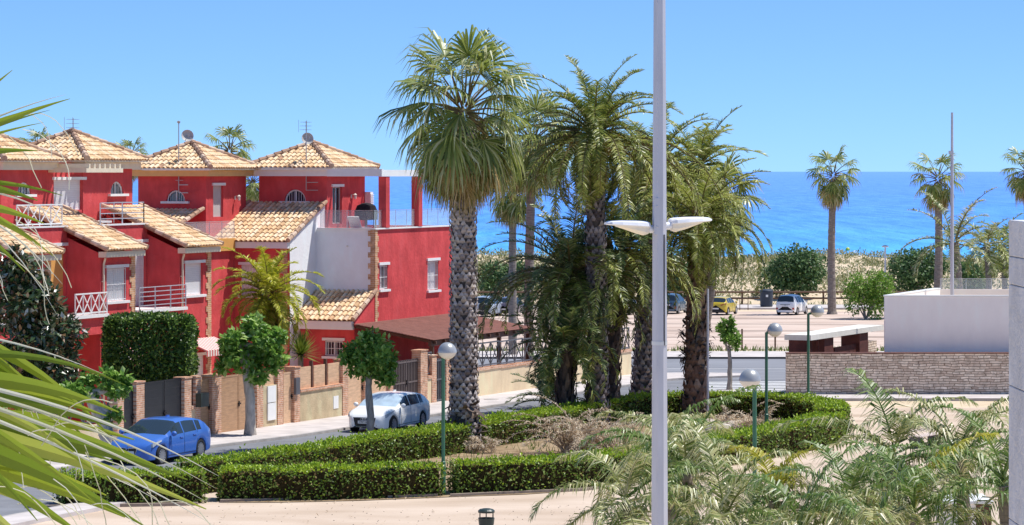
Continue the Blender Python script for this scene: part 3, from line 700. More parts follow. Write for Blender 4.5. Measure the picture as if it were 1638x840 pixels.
class Wall:
    "collects wall faces of one house, and hangs window parts on it"
    def __init__(s, house, mats): s.h = house; s.mb = MB(); s.mats = mats
    def n(s, b, a0, a1, z0, z1, ops=(), m=0, depth=0.16):     # faces the street
        wall_panel(s.mb, HP(a0, b, z0), S, -N, a1 - a0, z1 - z0, [(o[0] - a0, o[1] - a0, o[2] - z0, o[3] - z0) for o in ops], m, depth)
        for o in ops: s.fill(HP(o[0], b, o[2]), S, -N, o[1] - o[0], o[3] - o[2], o[4] if len(o) > 4 else 'dark', depth)
    def s(s, a, b0, b1, z0, z1, ops=(), m=0, depth=0.16):     # faces down the street, towards the camera
        wall_panel(s.mb, HP(a, b1, z0), -N, -S, b1 - b0, z1 - z0, [(b1 - o[1], b1 - o[0], o[2] - z0, o[3] - z0) for o in ops], m, depth)
        for o in ops: s.fill(HP(a, o[1], o[2]), -N, -S, o[1] - o[0], o[3] - o[2], o[4] if len(o) > 4 else 'dark', depth)
    def poly(s, pts, m=0): s.mb.face(pts, m)
    def done(s, name='wall'): return s.mb.build(name, s.mats, s.h)
    def fill(s, O, r, n, w, h, style, depth):
        P = lambda x, z, d=0.0: V(O) + r * x + UP * z + n * d
        D = -depth
        kind = style.split('+')[0]
        isdoor = 'door' in style
        fr = MB(); t = 0.05
        for x0, x1, z0, z1 in ((0, t, 0, h), (w - t, w, 0, h), (t, w - t, 0, t), (t, w - t, h - t, h)):
            fr.obox(P(x0, z0, D + 0.01), r * (x1 - x0), UP * (z1 - z0), n * 0.05)
        if kind == 'arch':
            # spandrels of the half-round head, in the wall's own colour
            k = 10; rad = w / 2
            for sgn in (0, 1):
                pts = [P(0 if sgn == 0 else w, h, 0.0)]
                for i in range(k + 1):
                    th = math.pi / 2 * i / k
                    x = rad - rad * math.cos(th) if sgn == 0 else rad + rad * math.cos(th)
                    pts.append(P(x, math.sin(th) * h, 0.0))
                s.mb.face(pts if sgn else pts[::-1], 0)
            for i in range(2 * k):
                t0, t1 = math.pi * i / (2 * k), math.pi * (i + 1) / (2 * k)
                q = [(rad - rad * math.cos(x), math.sin(x) * h) for x in (t0, t1)]
                s.mb.face([P(q[0][0], q[0][1]), P(q[1][0], q[1][1]), P(q[1][0], q[1][1], D), P(q[0][0], q[0][1], D)], 0)
            fr = MB()
            fr.tube([P(rad - (rad - .04) * math.cos(math.pi * i / 16), math.sin(math.pi * i / 16) * (h - .04), -0.09) for i in range(17)], 0.035, 6)
            fr.obox(P(w * 0.48, 0, -0.12), r * w * 0.04, UP * h * 0.95, n * 0.04)
            win = fr.build('window', WPAINT, s.h)
            g = MB(); g.face([P(0, 0, D + .02), P(w, 0, D + .02), P(w, h, D + .02), P(0, h, D + .02)]); g.build('pane', GLASS, win)
            b = MB()
            for i in range(1, 9): b.bar(P(w * i / 9, 0.0, -0.04), P(w * i / 9, h * math.sin(math.acos(abs(2 * i / 9 - 1))) - .02, -0.04), 0.016)
            b.build('grille', WPAINT, win)
            si = MB(); si.obox(P(-0.22, -0.10, -0.03), r * (w + 0.44), UP * 0.10, n * 0.16); si.build('sill', WPAINT, win)
            return
        if kind == 'shutter':
            win = fr.build('window', WPAINT, s.h)
            g = MB(); g.obox(P(t, t, D + 0.02), r * (w - 2 * t), UP * (h - 2 * t), n * 0.03); g.build('shutter', SHUT, win)
        elif kind == 'ochre':
            win = fr.build('door', ORANGEW, s.h)
            g = MB(); g.obox(P(t, t, D + 0.02), r * (w - 2 * t), UP * (h - 2 * t), n * 0.03); g.build('door_panel', ORANGEW, win)
        elif kind == 'grey':
            win = fr.build('door', GREYDOOR, s.h)
            g = MB(); g.obox(P(t, t, D + 0.02), r * (w - 2 * t), UP * (h - 2 * t), n * 0.03); g.build('shutter', GREYDOOR, win)
        else:
            fr.obox(P(w * 0.5 - .03, t, D + .012), r * 0.06, UP * (h - 2 * t), n * 0.05)
            win = fr.build('door' if isdoor else 'window', WPAINT if not isdoor else GREYDOOR, s.h)
            g = MB(); g.face([P(0, 0, D + .02), P(w, 0, D + .02), P(w, h, D + .02), P(0, h, D + .02)]); g.build('pane', GLASS, win)
            if kind == 'grille':
                c = MB(); c.obox(P(t, t, D + 0.03), r * (w - 2 * t), UP * (h - 2 * t), n * 0.012); c.build('blind', SHUT, win)
        if 'bars' in style or kind == 'grille':
            b = MB(); nb = max(4, int(w / 0.13))
            for i in range(nb + 1): b.bar(P(.02 + (w - .04) * i / nb, 0.02, -0.03), P(.02 + (w - .04) * i / nb, h - .02, -0.03), 0.02)
            for z in (0.06, h * 0.5, h - .06): b.bar(P(0, z, -0.03), P(w, z, -0.03), 0.02)
            b.build('grille', WPAINT, win)
        if not isdoor:
            si = MB(); si.obox(P(-0.12, -0.10, -0.06), r * (w + 0.24), UP * 0.10, n * 0.17); si.build('sill', WPAINT, win)
        li = MB(); li.obox(P(-0.12, h + 0.003, -0.03), r * (w + 0.24), UP * 0.12, n * 0.10); li.build('lintel', WPAINT, win)
GREYDOOR = surf('grey_door', (0.50, 0.47, 0.46), var=0.05, rough=0.6)

def tile_plane(mb, O, eu, ev, poly, tw=0.235, tl=0.40, rng=None, m=0, mpan=1):
    "barrel tiles laid in columns up the slope over a polygon given in (u, v) metres"
    nn = eu.cross(ev).normalized()
    if nn.z < 0: nn = -nn
    O = V(O); Q = lambda u, v, h=0.0: O + eu * u + ev * v + nn * h
    mb.face([Q(u, v, 0.0) for u, v in poly], mpan)
    us = [p[0] for p in poly]; u0, u1 = min(us), max(us)
    def span(u):
        vs = []
        for i in range(len(poly)):
            (ua, va), (ub, vb) = poly[i], poly[(i + 1) % len(poly)]
            if (ua - u) * (ub - u) <= 0 and abs(ua - ub) > 1e-9: vs.append(va + (vb - va) * (u - ua) / (ub - ua))
        return (min(vs), max(vs)) if len(vs) >= 2 else None
    n = int((u1 - u0) / tw)
    off = ((u1 - u0) - n * tw) / 2
    for i in range(n):
        u = u0 + off + (i + 0.5) * tw; sp = span(u)
        if not sp or sp[1] - sp[0] < 0.12: continue
        v = sp[0] - 0.04
        while v < sp[1] - 0.02:
            v2 = min(v + tl * 1.08, sp[1] + 0.03); i0 = len(mb.v); r = tw * 0.40 * rng.uniform(0.96, 1.05); j = rng.uniform(-.008, .008)
            K = 5
            for vv, rr, hh in ((v, r * 1.06, 0.028), (v2, r * 0.86, 0.004)):
                for k in range(K + 1):
                    th = math.pi * k / K
                    mb.v.append(tuple(Q(u + j - math.cos(th) * rr, vv, hh + math.sin(th) * rr * 0.85)))
            for k in range(K):
                mb.f.append((i0 + k, i0 + k + 1, i0 + K + 2 + k, i0 + K + 1 + k)); mb.m.append(m)
            # thick lower lip
            i1 = len(mb.v)
            for k in range(K + 1):
                th = math.pi * k / K
                mb.v.append(tuple(Q(u + j - math.cos(th) * (r * 0.86), v, 0.028 + math.sin(th) * r * 0.62)))
            for k in range(K):
                mb.f.append((i0 + k, i1 + k, i1 + k + 1, i0 + k + 1)); mb.m.append(m)
            v += tl
def ridge(mb, p, q, r=0.115, rng=None, step=0.38, m=0):
    p = V(p); q = V(q); d = q - p; n = max(1, int(d.length / step)); dn = d.normalized()
    for i in range(n):
        a = p + d * (i / n); b = p + d * ((i + 1.12) / n)
        mb.tube([a + UP * .02, b], [r * rng.uniform(1.0, 1.12), r * 0.88], 8, m)
def hip_roof(house, a0, a1, b0, b1, ze, za, rng, ca=None, cb=None):
    mb = MB(); ca = (a0 + a1) / 2 if ca is None else ca; cb = (b0 + b1) / 2 if cb is None else cb
    ap = HP(ca, cb, za); C = [HP(a0, b0, ze), HP(a1, b0, ze), HP(a1, b1, ze), HP(a0, b1, ze)]
    for i in range(4):
        p, q = C[i], C[(i + 1) % 4]
        eu = (q - p).normalized(); w = (q - p).length
        t = (ap - p).dot(eu); foot = p + eu * t; ev = (ap - foot); h = ev.length; ev.normalize()
        tile_plane(mb, p, eu, ev, [(0, 0), (w, 0), (t, h)], rng=rng)
    o = mb.build('roof', [TILE, TILEPAN], house)
    r = MB()
    for c in C: ridge(r, c + UP * 0.06, ap + UP * 0.08, rng=rng)
    r.lathe(ap + UP * .06, [(0.16, 0), (0.15, 0.1), (0.0, 0.16)], 8)
    r.build('ridge_tiles', TILER, o)
    e = MB()   # soffit
    e.prism([c - UP * 0.06 for c in C], UP * 0.05); e.build('soffit', FASCIA_C, o)
    return o
def shed_roof(house, P0, eu, w, ev_h, run, rise, rng, verge=(True, True), name='roof'):
    "single slope: eave from P0 along eu (width w), rising in horizontal direction ev_h"
    ev = (ev_h * run + UP * rise); L = ev.length; ev.normalize()
    mb = MB(); tile_plane(mb, P0, eu, ev, [(0, 0), (w, 0), (w, L), (0, L)], rng=rng)
    o = mb.build(name, [TILE, TILEPAN], house)
    for k, s in enumerate(verge):
        if s:
            r = MB(); b = V(P0) + eu * (w * k)
            ridge(r, b + UP * 0.05, b + ev * L + UP * 0.05, 0.10, rng); r.build('ridge_tiles', TILER, o)
    return o
def dish(house, c, ax, rad=0.3):
    mb = MB(); ax = V(ax).normalized()
    mb.lathe(c, [(0.0, 0.0), (rad * .5, 0.02), (rad * .85, 0.07), (rad, 0.11), (rad * 1.02, 0.10), (rad * .8, 0.04), (0, -0.03)], 18, 0, ax)
    mb.bar(V(c), V(c) + ax * 0.32 - UP * 0.06, 0.02); mb.cbox(V(c) + ax * .34 - UP * 0.05, .06, .06, .08)
    return mb.build('satellite_dish', DISH, house, smooth=False)
DISH = surf('dish_grey', (0.48, 0.46, 0.44), var=0.1, rough=0.6)
ANT = surf('antenna_metal', (0.42, 0.42, 0.43), var=0.1, rough=0.4, metal=0.6)
def antenna(house, base, top, arm, kind=1):
    mb = MB(); base = V(base); top = V(top)
    mb.tube([base, top], 0.024, 6)
    for z in (0.0, 0.35):
        mb.bar(base + UP * z, base + UP * z + V(arm), 0.03)
    if kind == 1:
        for dz in (-0.05, -0.22, -0.39):
            mb.bar(top + UP * dz - S * 0.35, top + UP * dz + S * 0.25, 0.016)
            for k in range(5): mb.bar(top + UP * dz + S * (-.3 + .13 * k) - N * 0.16, top + UP * dz + S * (-.3 + .13 * k) + N * 0.16, 0.012)
        for k in (-1, 1): mb.bar(top - S * 0.36 + N * .2 * k - UP * .5, top - S * .36 + N * .2 * k + UP * .05, 0.014)
    elif kind == 2:
        mb.lathe(top, [(0.02, 0), (0.07, 0.03), (0.08, 0.1), (0, 0.14)], 8)
        for z in (0.55, 0.75, 1.6, 1.75): mb.bar(base + UP * z - N * .22, base + UP * z + N * .16, 0.016)
    return mb.build('tv_antenna', ANT, house)
def x_rail(house, p, q, h=0.9, name='balcony_rail', mat=None, nx=4, post=0.05):
    mb = MB(); p = V(p); q = V(q); d = q - p
    for z in (0.08, h - .03): mb.bar(p + UP * z, q + UP * z, post)
    for i in range(nx + 1): mb.bar(p + d * (i / nx), p + d * (i / nx) + UP * h, post * .8)
    for i in range(nx):
        a, b = p + d * (i / nx), p + d * ((i + 1) / nx)
        mb.bar(a + UP * .08, b + UP * (h - .03), post * .6); mb.bar(b + UP * .08, a + UP * (h - .03), post * .6)
    return mb.build(name, mat or WPAINT, house)
def bar_rail(house, pts, h=0.95, nb=4, name='balcony_rail', mat=None):
    mb = MB()
    for i in range(len(pts) - 1):
        p, q = V(pts[i]), V(pts[i + 1]); d = q - p; n = max(1, int(d.length / 1.2))
        for k in range(n + 1): mb.bar(p + d * (k / n), p + d * (k / n) + UP * h, 0.045)
        for k in range(1, nb + 1): mb.bar(p + UP * h * k / nb, q + UP * h * k / nb, 0.032)
    return mb.build(name, mat or STEEL, house)
def glass_rail(house, pts, h=0.8, name='glass_balustrade'):
    f = MB(); g = MB()
    for i in range(len(pts) - 1):
        p, q = V(pts[i]), V(pts[i + 1]); d = q - p; n = max(1, int(d.length / 1.1))
        for k in range(n + 1): f.bar(p + d * (k / n), p + d * (k / n) + UP * h, 0.022)
        f.bar(p + UP * h, q + UP * h, 0.02)
        w = d.cross(UP).normalized() * 0.012
        g.obox(p - w * .5 + UP * 0.03, d, w, UP * (h - .06))
    o = f.build(name, STEEL, house); g.build('pane', CLEAR, o); return o
def wall_lamp(house, P, n):
    mb = MB(); P = V(P); mb.cbox(P + n * .03, .06, .06, .16); mb.bar(P + n * .03 + UP * .08, P + n * .22 + UP * .12, .02)
    mb.lathe(P + n * .22 - UP * .12, [(0, 0), (.05, .02), (.07, .18), (.09, .2), (0, .27)], 8)
    return mb.build('wall_lamp', GLOBE_B, house)
def zv(v, y): return CAMZ - (v - HY) * y / FPX
def opn(b, u0, u1, v0, v1, style):
    a0, a1 = a_of(u0, b), a_of(u1, b); y = O0.y + (a0 + a1) / 2 * S.y + b * N.y
    return (a0, a1, zv(v1, y), zv(v0, y), style)
def ops_(a, u0, u1, v0, v1, style):
    b1, b0 = b_of(u0, a), b_of(u1, a); y = O0.y + a * S.y + (b0 + b1) / 2 * N.y
    return (b0, b1, zv(v1, y), zv(v0, y), style)
def quoins(house, a, b, z0, z1, rng, name='quoins'):
    "toothed brick corner where a street face and an end face meet"
    mb = MB(); z = z0; k = 0
    while z < z1:
        h = min(0.24, z1 - z); w = 0.34 if k % 2 else 0.22
        mb.hbox(a - 0.02, a + w, b - 0.02, b + 0.56 - w, z, z + h - 0.004)
        z += 0.24; k += 1
    return mb.build(name, BRICKQ, house)
def quoins_far(house, a, b, z0, z1):
    mb = MB(); z = z0; k = 0
    while z < z1:
        h = min(0.24, z1 - z); w = 0.42 if k % 2 else 0.28
        mb.hbox(a - w, a + 0.02, b - 0.02, b + 0.3, z, z + h - 0.004); z += 0.24; k += 1
    return mb.build('quoins', BRICKQ, house)
GROUPH = 'red terraced houses along the street'
hr = random.Random(21)
def tower(house, W, a0, a1, b0, b1, zb, zf, ze, za, nops, sops, fasc, over=0.5, box=True):
    W.n(b0, a0, a1, zb, zf, nops); W.s(a0, b0, b1, zb, zf, sops)
    W.mb.face([HP(a1, b0, zb), HP(a1, b1, zb), HP(a1, b1, zf), HP(a1, b0, zf)])
    W.mb.face([HP(a0, b1, zb), HP(a1, b1, zb), HP(a1, b1, zf), HP(a0, b1, zf)])
    f = MB(); o = over * 0.55
    f.hbox(a0 - o, a1 + o, b0 - o, b1 + o, zf, ze - 0.07); f.build('fascia', fasc, house)
    return hip_roof(house, a0 - over, a1 + over, b0 - over, b1 + over, ze, za, hr)
AWN = awningmat('striped_awning', (0.55, 0.12, 0.11), (0.75, 0.72, 0.68), 0.22, S)

def bay_house(name, ar, label, upper_win, rec_style, rail, rec_door, trail, fasc):
    h = thing(name, HP(ar - 3, 10, -0.4), label, 'house', GROUPH)
    W = Wall(h, [RED, ORANGEW]); al = ar - 2.65; a0 = ar - 6.35
    # window bay facing the street
    W.n(10.0, al, ar, -0.8, 6.15, [(al + 0.38 + .1, al + 2.0, 4.42, 5.72, upper_win), (al + 0.7, al + 2.2, -0.3, 1.9, 'shutter+door')])
    W.mb.face([HP(ar, 10, -.8), HP(ar, 13.4, -.8), HP(ar, 13.4, 7.75), HP(ar, 10, 6.15)])
    W.s(al, 10.0, 11.5, -0.8, 6.15)
    W.mb.face([HP(al, 10, 6.15), HP(al, 13.4, 6.15), HP(al, 13.4, 7.72), HP(al, 10, 6.3)])
    W.mb.face([HP(al, 11.5, 6.15), HP(al, 13.4, 6.15), HP(al, 13.4, 0), HP(al, 11.5, 0)])
    W.mb.face([HP(al, 10, 6.15), HP(ar, 10, 6.15), HP(ar, 10, 6.3), HP(al, 10, 6.3)])
    # recessed wall behind the balcony; its top is the terrace parapet
    W.n(11.5, a0, al, -0.8, 7.32, [(al - 1.2, al - 0.12, 4.02, 6.6, rec_style), (al - 1.25, al - .15, -.4, 1.9, rec_door)])
    W.mb.hbox(a0, al - .003, 11.505, 11.68, 6.9, 7.31)
    W.mb.hbox(a0, al, 11.7, 13.6, 6.6, 6.75)
    # body behind
    W.mb.hbox(a0 + .02, ar - .02, 13.66, 17.2, -0.8, 6.72)
    W.done()
    fl = MB(); fl.hbox(a0 + .02, al, 11.66, 13.6, 6.75, 6.78); fl.build('terrace_floor', CREAMW, h)
    cp = MB(); cp.hbox(a0, al + .0, 11.44, 11.74, 7.325, 7.385); cp.build('coping', WPAINT, h)
    # balcony
    bl = MB(); bl.hbox(a0 + .02, al + 0.25, 9.75, 11.49, 3.86, 3.98); bl.hbox(a0 + .02, al + .25, 9.9, 11.49, 3.2, 3.858, 1)
    bl.build('balcony', [WPAINT, RED], h)
    if rail == 'x': x_rail(h, HP(a0 + 1.5, 9.82, 3.98), HP(al + .2, 9.82, 3.98), 0.85, nx=4)
    else: bar_rail(h, [HP(a0 + .1, 9.82, 3.98), HP(al + .2, 9.82, 3.98)], 0.9, 5)
    if trail == 'x': x_rail(h, HP(a0 + .2, 11.6, 7.385), HP(al - .2, 11.6, 7.385), 0.85, 'terrace_rail', nx=4)
    else: bar_rail(h, [HP(a0 + .1, 11.6, 7.385), HP(al - .1, 11.6, 7.385), HP(al - .1, 13.0, 7.385)], 0.85, 4, 'terrace_rail')
    shed_roof(h, HP(al - 0.22, 9.55, 6.42), S, 3.12, N, 3.9, 1.62, hr)
    f = MB(); f.hbox(al - .2, ar + .2, 9.62, 9.97, 6.16, 6.38); f.build('fascia', fasc, h)
    quoins_far(h, ar, 9.985, -0.4, 6.15)
    dp = MB(); dp.tube([HP(al + .14, 9.86, 6.12), HP(al + .14, 9.93, 5.9), HP(al + .14, 9.93, -.5)], .045, 8)
    for z in (1.0, 3.2, 5.2): dp.hbox(al + .08, al + .2, 9.93, 9.998, z, z + .04)
    dp.build('drainpipe', FASCIA_C, h)
    # ground floor awning
    aw = MB(); aw.prism([HP(al + .3, 9.98, 2.62), HP(al + .3, 8.9, 2.2), HP(al + .3, 8.9, 1.95), HP(al + .3, 8.93, 1.95), HP(al + .3, 8.93, 2.17), HP(al + .3, 9.98, 2.58)], S * 2.6)
    aw.build('awning', AWN, h)
    return h
hA0 = bay_house('terraced_house', 1.2, 'red house nearest the left edge, mostly behind the dark rubber tree', 'shutter', 'ochre+door', 'x', 'dark+bars', 'x', FASCIA_C)
hA = bay_house('terraced_house', 7.57, 'red house with barred window and white crossed balcony rail above the rubber tree', 'grille', 'ochre+door', 'x', 'shutter+door', 'x', FASCIA_C)
hB = bay_house('terraced_house', 13.9, 'red house with white roller shutter and plain bar balcony above the clipped green tree', 'shutter', 'shutter+door', 'bars', 'shutter+door', 'bars', FASCIA_C)
# upper storeys of the two left houses share one wall line with two hipped towers
def upper(house, ops, a0, a1, mats=None):
    W = Wall(house, [RED]); W.n(13.6, a0, a1, 6.7, 9.6, ops); W.mb.hbox(a0, a1, 13.8, 17, 6.7, 9.55); W.done('upper_wall')
WA0 = Wall(hA0, [RED])
tower(hA0, WA0, 3.5, 7.1, 13.62, 17, 6.7, 9.55, 9.92, 11.0, [opn(13.62, 28, 50, 291, 311, 'arch')], [], FASCIA_C); WA0.done('tower_wall')
WX = Wall(hA, [RED])
WX.n(13.64, 7.1, 9.7, 6.7, 9.6, [opn(13.64, 86, 134, 288, 336, 'shutter+door')])
WX.mb.hbox(7.12, 9.68, 13.85, 16.5, 6.7, 9.58)
tower(hA, WX, 9.7, 13.7, 13.6, 17, 6.7, 9.6, 9.95, 11.1, [opn(13.6, 177, 198, 290, 310, 'arch')], [], FASCIA_C); WX.done('tower_wall')
WL = Wall(hA0, [RED]); WL.n(13.66, -6, 3.5, 6.7, 9.4, []); WL.mb.hbox(-5.98, 3.48, 13.8, 16.5, 6.7, 9.38); WL.done('tower_wall')
pg = MB()
for i in range(7): pg.hbox(7.3 + i * .4, 7.4 + i * .4, 11.9, 14.0, 9.62, 9.80)
pg.hbox(7.0, 9.9, 11.85, 12.0, 9.45, 9.62); pg.hbox(7.0, 7.12, 12.0, 13.6, 9.45, 9.615); pg.build('pergola', FASCIA_C, hA)
WB = Wall(hB, [RED])
tower(hB, WB, 20.2, 24.0, 13.6, 17.0, 6.0, 9.28, 9.62, 10.72, [opn(13.6, 341, 357, 297, 347, 'grey+door')], [ops_(20.2, 266, 296, 304, 322, 'arch')], FASCIA_O)
WB.mb.hbox(13.95, 20.2, 13.66, 17.2, -0.8, 6.4)
WB.n(12.6, 14.0, 20.9, -0.8, 6.55, [(14.6, 15.6, 4.0, 5.9, 'ochre+door')], 0)
WB.mb.hbox(14.0, 20.9, 12.65, 13.64, 6.3, 6.5)
WB.done('tower_wall')
oc = MB(); oc.hbox(16.2, 20.8, 12.45, 12.58, 6.02, 6.56); oc.build('terrace_parapet', ORANGEW, hB)
glass_rail(hB, [HP(16.2, 12.52, 6.56), HP(20.8, 12.52, 6.56)], 0.75)
shed_roof(hB, HP(17.2, 16.8, 6.9), -N, 3.1, S, 2.9, 0.9, hr, (False, True))
wall_lamp(hB, HP(22.9, 13.6, 8.3), -N)
antenna(hB, HP(20.1, 14.9, 8.55), HP(20.1, 14.9, 11.6), -S * .06 + N * -.5, 2)
dish(hB, HP(20.6, 14.75, 11.05), (0.25, -0.95, 0.25), 0.27)
antenna(hA, HP(11.6, 15.2, 10.9), HP(11.6, 15.2, 11.7), N * .05, 1)
antenna(hA0, HP(3.9, 16.5, 10.2), HP(3.9, 16.5, 12.0), N * .05, 1)
dish(hA0, HP(3.8, 15.6, 10.7), (0.25, -0.95, 0.25), 0.4)

# ------------------------------------------------------------------ end house with the white gable and roof terrace
hC = thing('end_house', HP(25, 9, -0.6), 'red end house with white gable, roof terrace and two tall pillars', 'house', GROUPH)
WC = Wall(hC, [RED, WHITEW])
WC.s(21.0, 9.9, 13.4, -0.8, 6.12, [ops_(21.0, 386, 429, 424, 473, 'grille')])
WC.mb.hbox(21.05, 24.5, 10.02, 13.38, 5.9, 6.1)
# white flank following the roof slope
zr = lambda a: 6.45 + (a - 20.75) * 0.45
WC.poly([HP(21.0, 9.88, -0.8), HP(23.6, 9.88, -.8), HP(23.6, 9.88, 6.9), HP(24.5, 9.88, 6.9), HP(24.5, 9.88, zr(24.5) - .05), HP(21.0, 9.88, zr(21.0) - .05)], 1)
WC.poly([HP(21.0, 9.99, -0.8), HP(21.0, 9.99, zr(21.0) - .05), HP(24.5, 9.99, zr(24.5) - .05), HP(24.5, 9.99, -.8)], 1)
WC.poly([HP(21.0, 9.88, 5.9), HP(21.0, 9.99, 5.9), HP(21.0, 9.99, zr(21) - .05), HP(21.0, 9.88, zr(21) - .05)], 1)
WC.s(23.6, 7.0, 9.88, -0.8, 6.92, [], 1)
nops = [opn(7.0, 607, 620, 424, 463, 'dark+bars'), opn(7.0, 684, 701, 417, 464, 'grille')]
WC.n(7.0, 23.6, 34.3, -0.8, 6.92, nops, 0, 0.2)
WC.poly([HP(21.5, 7.0, -0.8), HP(23.6, 7.0, -.8), HP(23.6, 7.0, 4.15), HP(21.5, 7.0, 3.05)], 0)
WC.poly([HP(34.3, 7, -.8), HP(34.3, 14, -.8), HP(34.3, 14, 6.92), HP(34.3, 7, 6.92)], 0)
WC.s(21.95, 7.0, 9.88, -0.8, 3.05, [ops_(21.95, 560 - 40, 548, 545, 570, 'dark+bars')])
WC.mb.hbox(23.65, 34.25, 7.25, 14, 6.5, 6.62)
WC.mb.hbox(23.61, 34.28, 7.003, 7.2, 6.62, 6.918); WC.mb.hbox(23.61, 23.8, 7.2, 9.87, 6.62, 6.918, 1)
tower(hC, WC, 24.5, 28.5, 9.8, 13.2, 6.3, 9.28, 9.66, 10.75, [opn(9.8, 532, 547, 299, 358, 'dark+door')], [ops_(24.5, 455, 489, 303, 322, 'arch')], WPAINT)
WC.mb.hbox(24.55, 33, 13.3, 17.2, -.8, 6.4)
WC.done()
cp = MB(); cp.hbox(23.5, 34.4, 6.92, 7.28, 6.925, 6.985); cp.hbox(23.5, 23.86, 7.28, 9.8, 6.925, 6.985); cp.build('coping', WPAINT, hC)
quoins(hC, 23.6, 6.99, 2.8, 6.92, hr)
quoins_far(hC, 34.3, 6.985, -0.4, 6.92)
qd = MB(); z = -0.5; k = 0
while z < 6.1:
    w = 0.34 if k % 2 else 0.22
    qd.hbox(20.97, 21.2, 13.42 - w, 13.42, z, z + .236); qd.hbox(20.97, 21.2, 9.995, 9.995 + w, z, z + .236); z += .24; k += 1
qd.build('quoins', BRICKQ, hC)
shed_roof(hC, HP(20.75, 13.7, 6.42), -N, 3.85, S, 3.75, 1.66, hr)
f = MB(); f.hbox(20.78, 21.0, 9.9, 13.65, 6.125, 6.4); f.build('fascia', WPAINT, hC)
shed_roof(hC, HP(21.25, 10.1, 3.0), -N, 3.15, S, 2.35, 1.2, hr, (False, True))
f = MB(); f.hbox(21.3, 21.55, 7.05, 10.0, 2.72, 2.97); f.hbox(21.35, 21.9, 7.02, 10.0, 2.60, 2.715); f.build('fascia', WPAINT, hC)
# pergola over the terrace
pg = MB()
pg.hbox(24.0, 24.18, 6.85, 9.55, 9.27, 9.60); pg.hbox(24.2, 28.7, 6.88, 7.06, 9.27, 9.56)
for i in range(4): pg.hbox(25.2 + i * 1.1, 25.32 + i * 1.1, 7.07, 9.55, 9.30, 9.52)
for i in range(4): pg.hbox(23.75, 28.5, 7.35 + i * 0.6, 7.47 + i * .6, 9.605, 9.76) if i < 0 else None
pg.build('pergola', WPAINT, hC)
for a in (24.75, 28.3):
    p = MB(); p.hbox(a - .2, a + .2, 6.9, 7.27, 6.99, 9.265); p.build('terrace_pillar', RED, hC)
glass_rail(hC, [HP(23.68, 9.7, 6.985), HP(23.68, 7.1, 6.985), HP(34.2, 7.1, 6.985)], 0.78)
wall_lamp(hC, HP(27.0, 9.8, 8.35), -N)
antenna(hC, HP(24.35, 10.75, 8.65), HP(24.35, 10.75, 11.75), -N * .6 - S * .03, 1)
dish(hC, HP(24.75, 10.9, 10.95), (0.25, -0.95, 0.25), 0.27)
ac = MB(); ac.hbox(28.45, 28.75, 9.5, 9.78, 7.75, 8.55)
for i in range(7): ac.hbox(28.43, 28.76, 9.46, 9.5, 7.8 + i * .1, 7.85 + i * .1)
ac.build('air_conditioner', WPAINT, hC)
mt = MB(); mt.hbox(23.58, 23.6, 8.3, 8.36, 6.15, 6.21); mt.bar(HP(23.5, 8.33, 6.18), HP(23.6, 8.33, 6.18), .06); mt.build('outdoor_spotlight', GLOBE_B, hC)

# terrace furniture
t = thing('barbecue', HP(26.3, 8.6, 6.62), 'dark covered barbecue with hood on the roof terrace by the wall', 'barbecue')
mb = MB(); mb.hbox(25.7, 26.9, 8.4, 9.0, 7.3, 7.75); mb.lathe(HP(26.3, 8.7, 7.75), [(0.5, 0), (0.42, .2), (.2, .3), (0, .33)], 14); mb.build('hood', DARKIN, t)
mb = MB()
for a in (25.75, 26.8):
    for b in (8.45, 8.9): mb.hbox(a, a + .06, b, b + .06, 6.62, 7.3)
mb.hbox(25.7, 26.9, 8.42, 8.98, 6.8, 6.84); mb.build('cart', BROWNM, t)
mb = MB(); mb.hbox(26.95, 27.5, 8.3, 9.1, 7.62, 7.66); mb.build('side_table', BROWNM, t)
t = thing('sun_lounger', HP(24.9, 8.2, 6.62), 'small white reclining lounger on the roof terrace behind glass', 'lounger')
mb = MB(); mb.prism([HP(24.4, 8.0, 6.95), HP(25.4, 8.0, 6.95), HP(25.4, 8.0, 7.0), HP(24.4, 8.0, 7.0)], N * .55); mb.build('seat', WPAINT, t)
mb = MB(); mb.prism([HP(24.4, 8.0, 6.97), HP(24.05, 8.0, 7.5), HP(24.0, 8.0, 7.47), HP(24.36, 8.0, 6.95)], N * .55); mb.build('backrest', WPAINT, t)
for a in (24.45, 25.3):
    for b in (8.03, 8.5): mb = MB(); mb.hbox(a, a + .04, b, b + .04, 6.62, 6.95); mb.build('leg', BROWNM, t)
t = thing('terrace_table', HP(8.6, 12.6, 6.78), 'white table on the terrace behind the metal bar railing', 'table')
mb = MB(); mb.hbox(8.0, 9.6, 12.2, 13.0, 7.42, 7.5); mb.build('tabletop', WPAINT, t)
for a in (8.1, 9.45):
    for b in (12.25, 12.9): mb = MB(); mb.hbox(a, a + .06, b, b + .06, 6.78, 7.42); mb.build('leg', WPAINT, t)

# ------------------------------------------------------------------ carport
t = thing('carport', HP(26, 5, -0.5), 'brown tiled carport roof on timber posts against the red wall', 'carport')
TILEB = surf('brown_roofing', (0.20, 0.085, 0.065), c2=(0.28, 0.125, 0.095), scale=2.5, rough=0.85, stretch=(1, 1, 1), bump=0.4, bscale=16)
mb = MB(); e = V(HP(0, 3.15, 0) - HP(0, 6.98, 0))
for i in range(24):   # overlapping courses
    b0, b1 = 3.15 + 3.8 * i / 24, 3.15 + 3.8 * (i + 1.15) / 24; z0, z1 = 2.22 + 0.62 * i / 24, 2.22 + .62 * (i + 1.15) / 24
    mb.prism([HP(21.3, b0, z0 + .02), HP(21.3, b1, z1), HP(21.3, b1, z1 + .02), HP(21.3, b0, z0 + .045)], S * 11.4)
mb.build('roof', TILEB, t)
mb = MB(); mb.hbox(21.3, 32.7, 3.25, 3.4, 1.98, 2.2); 
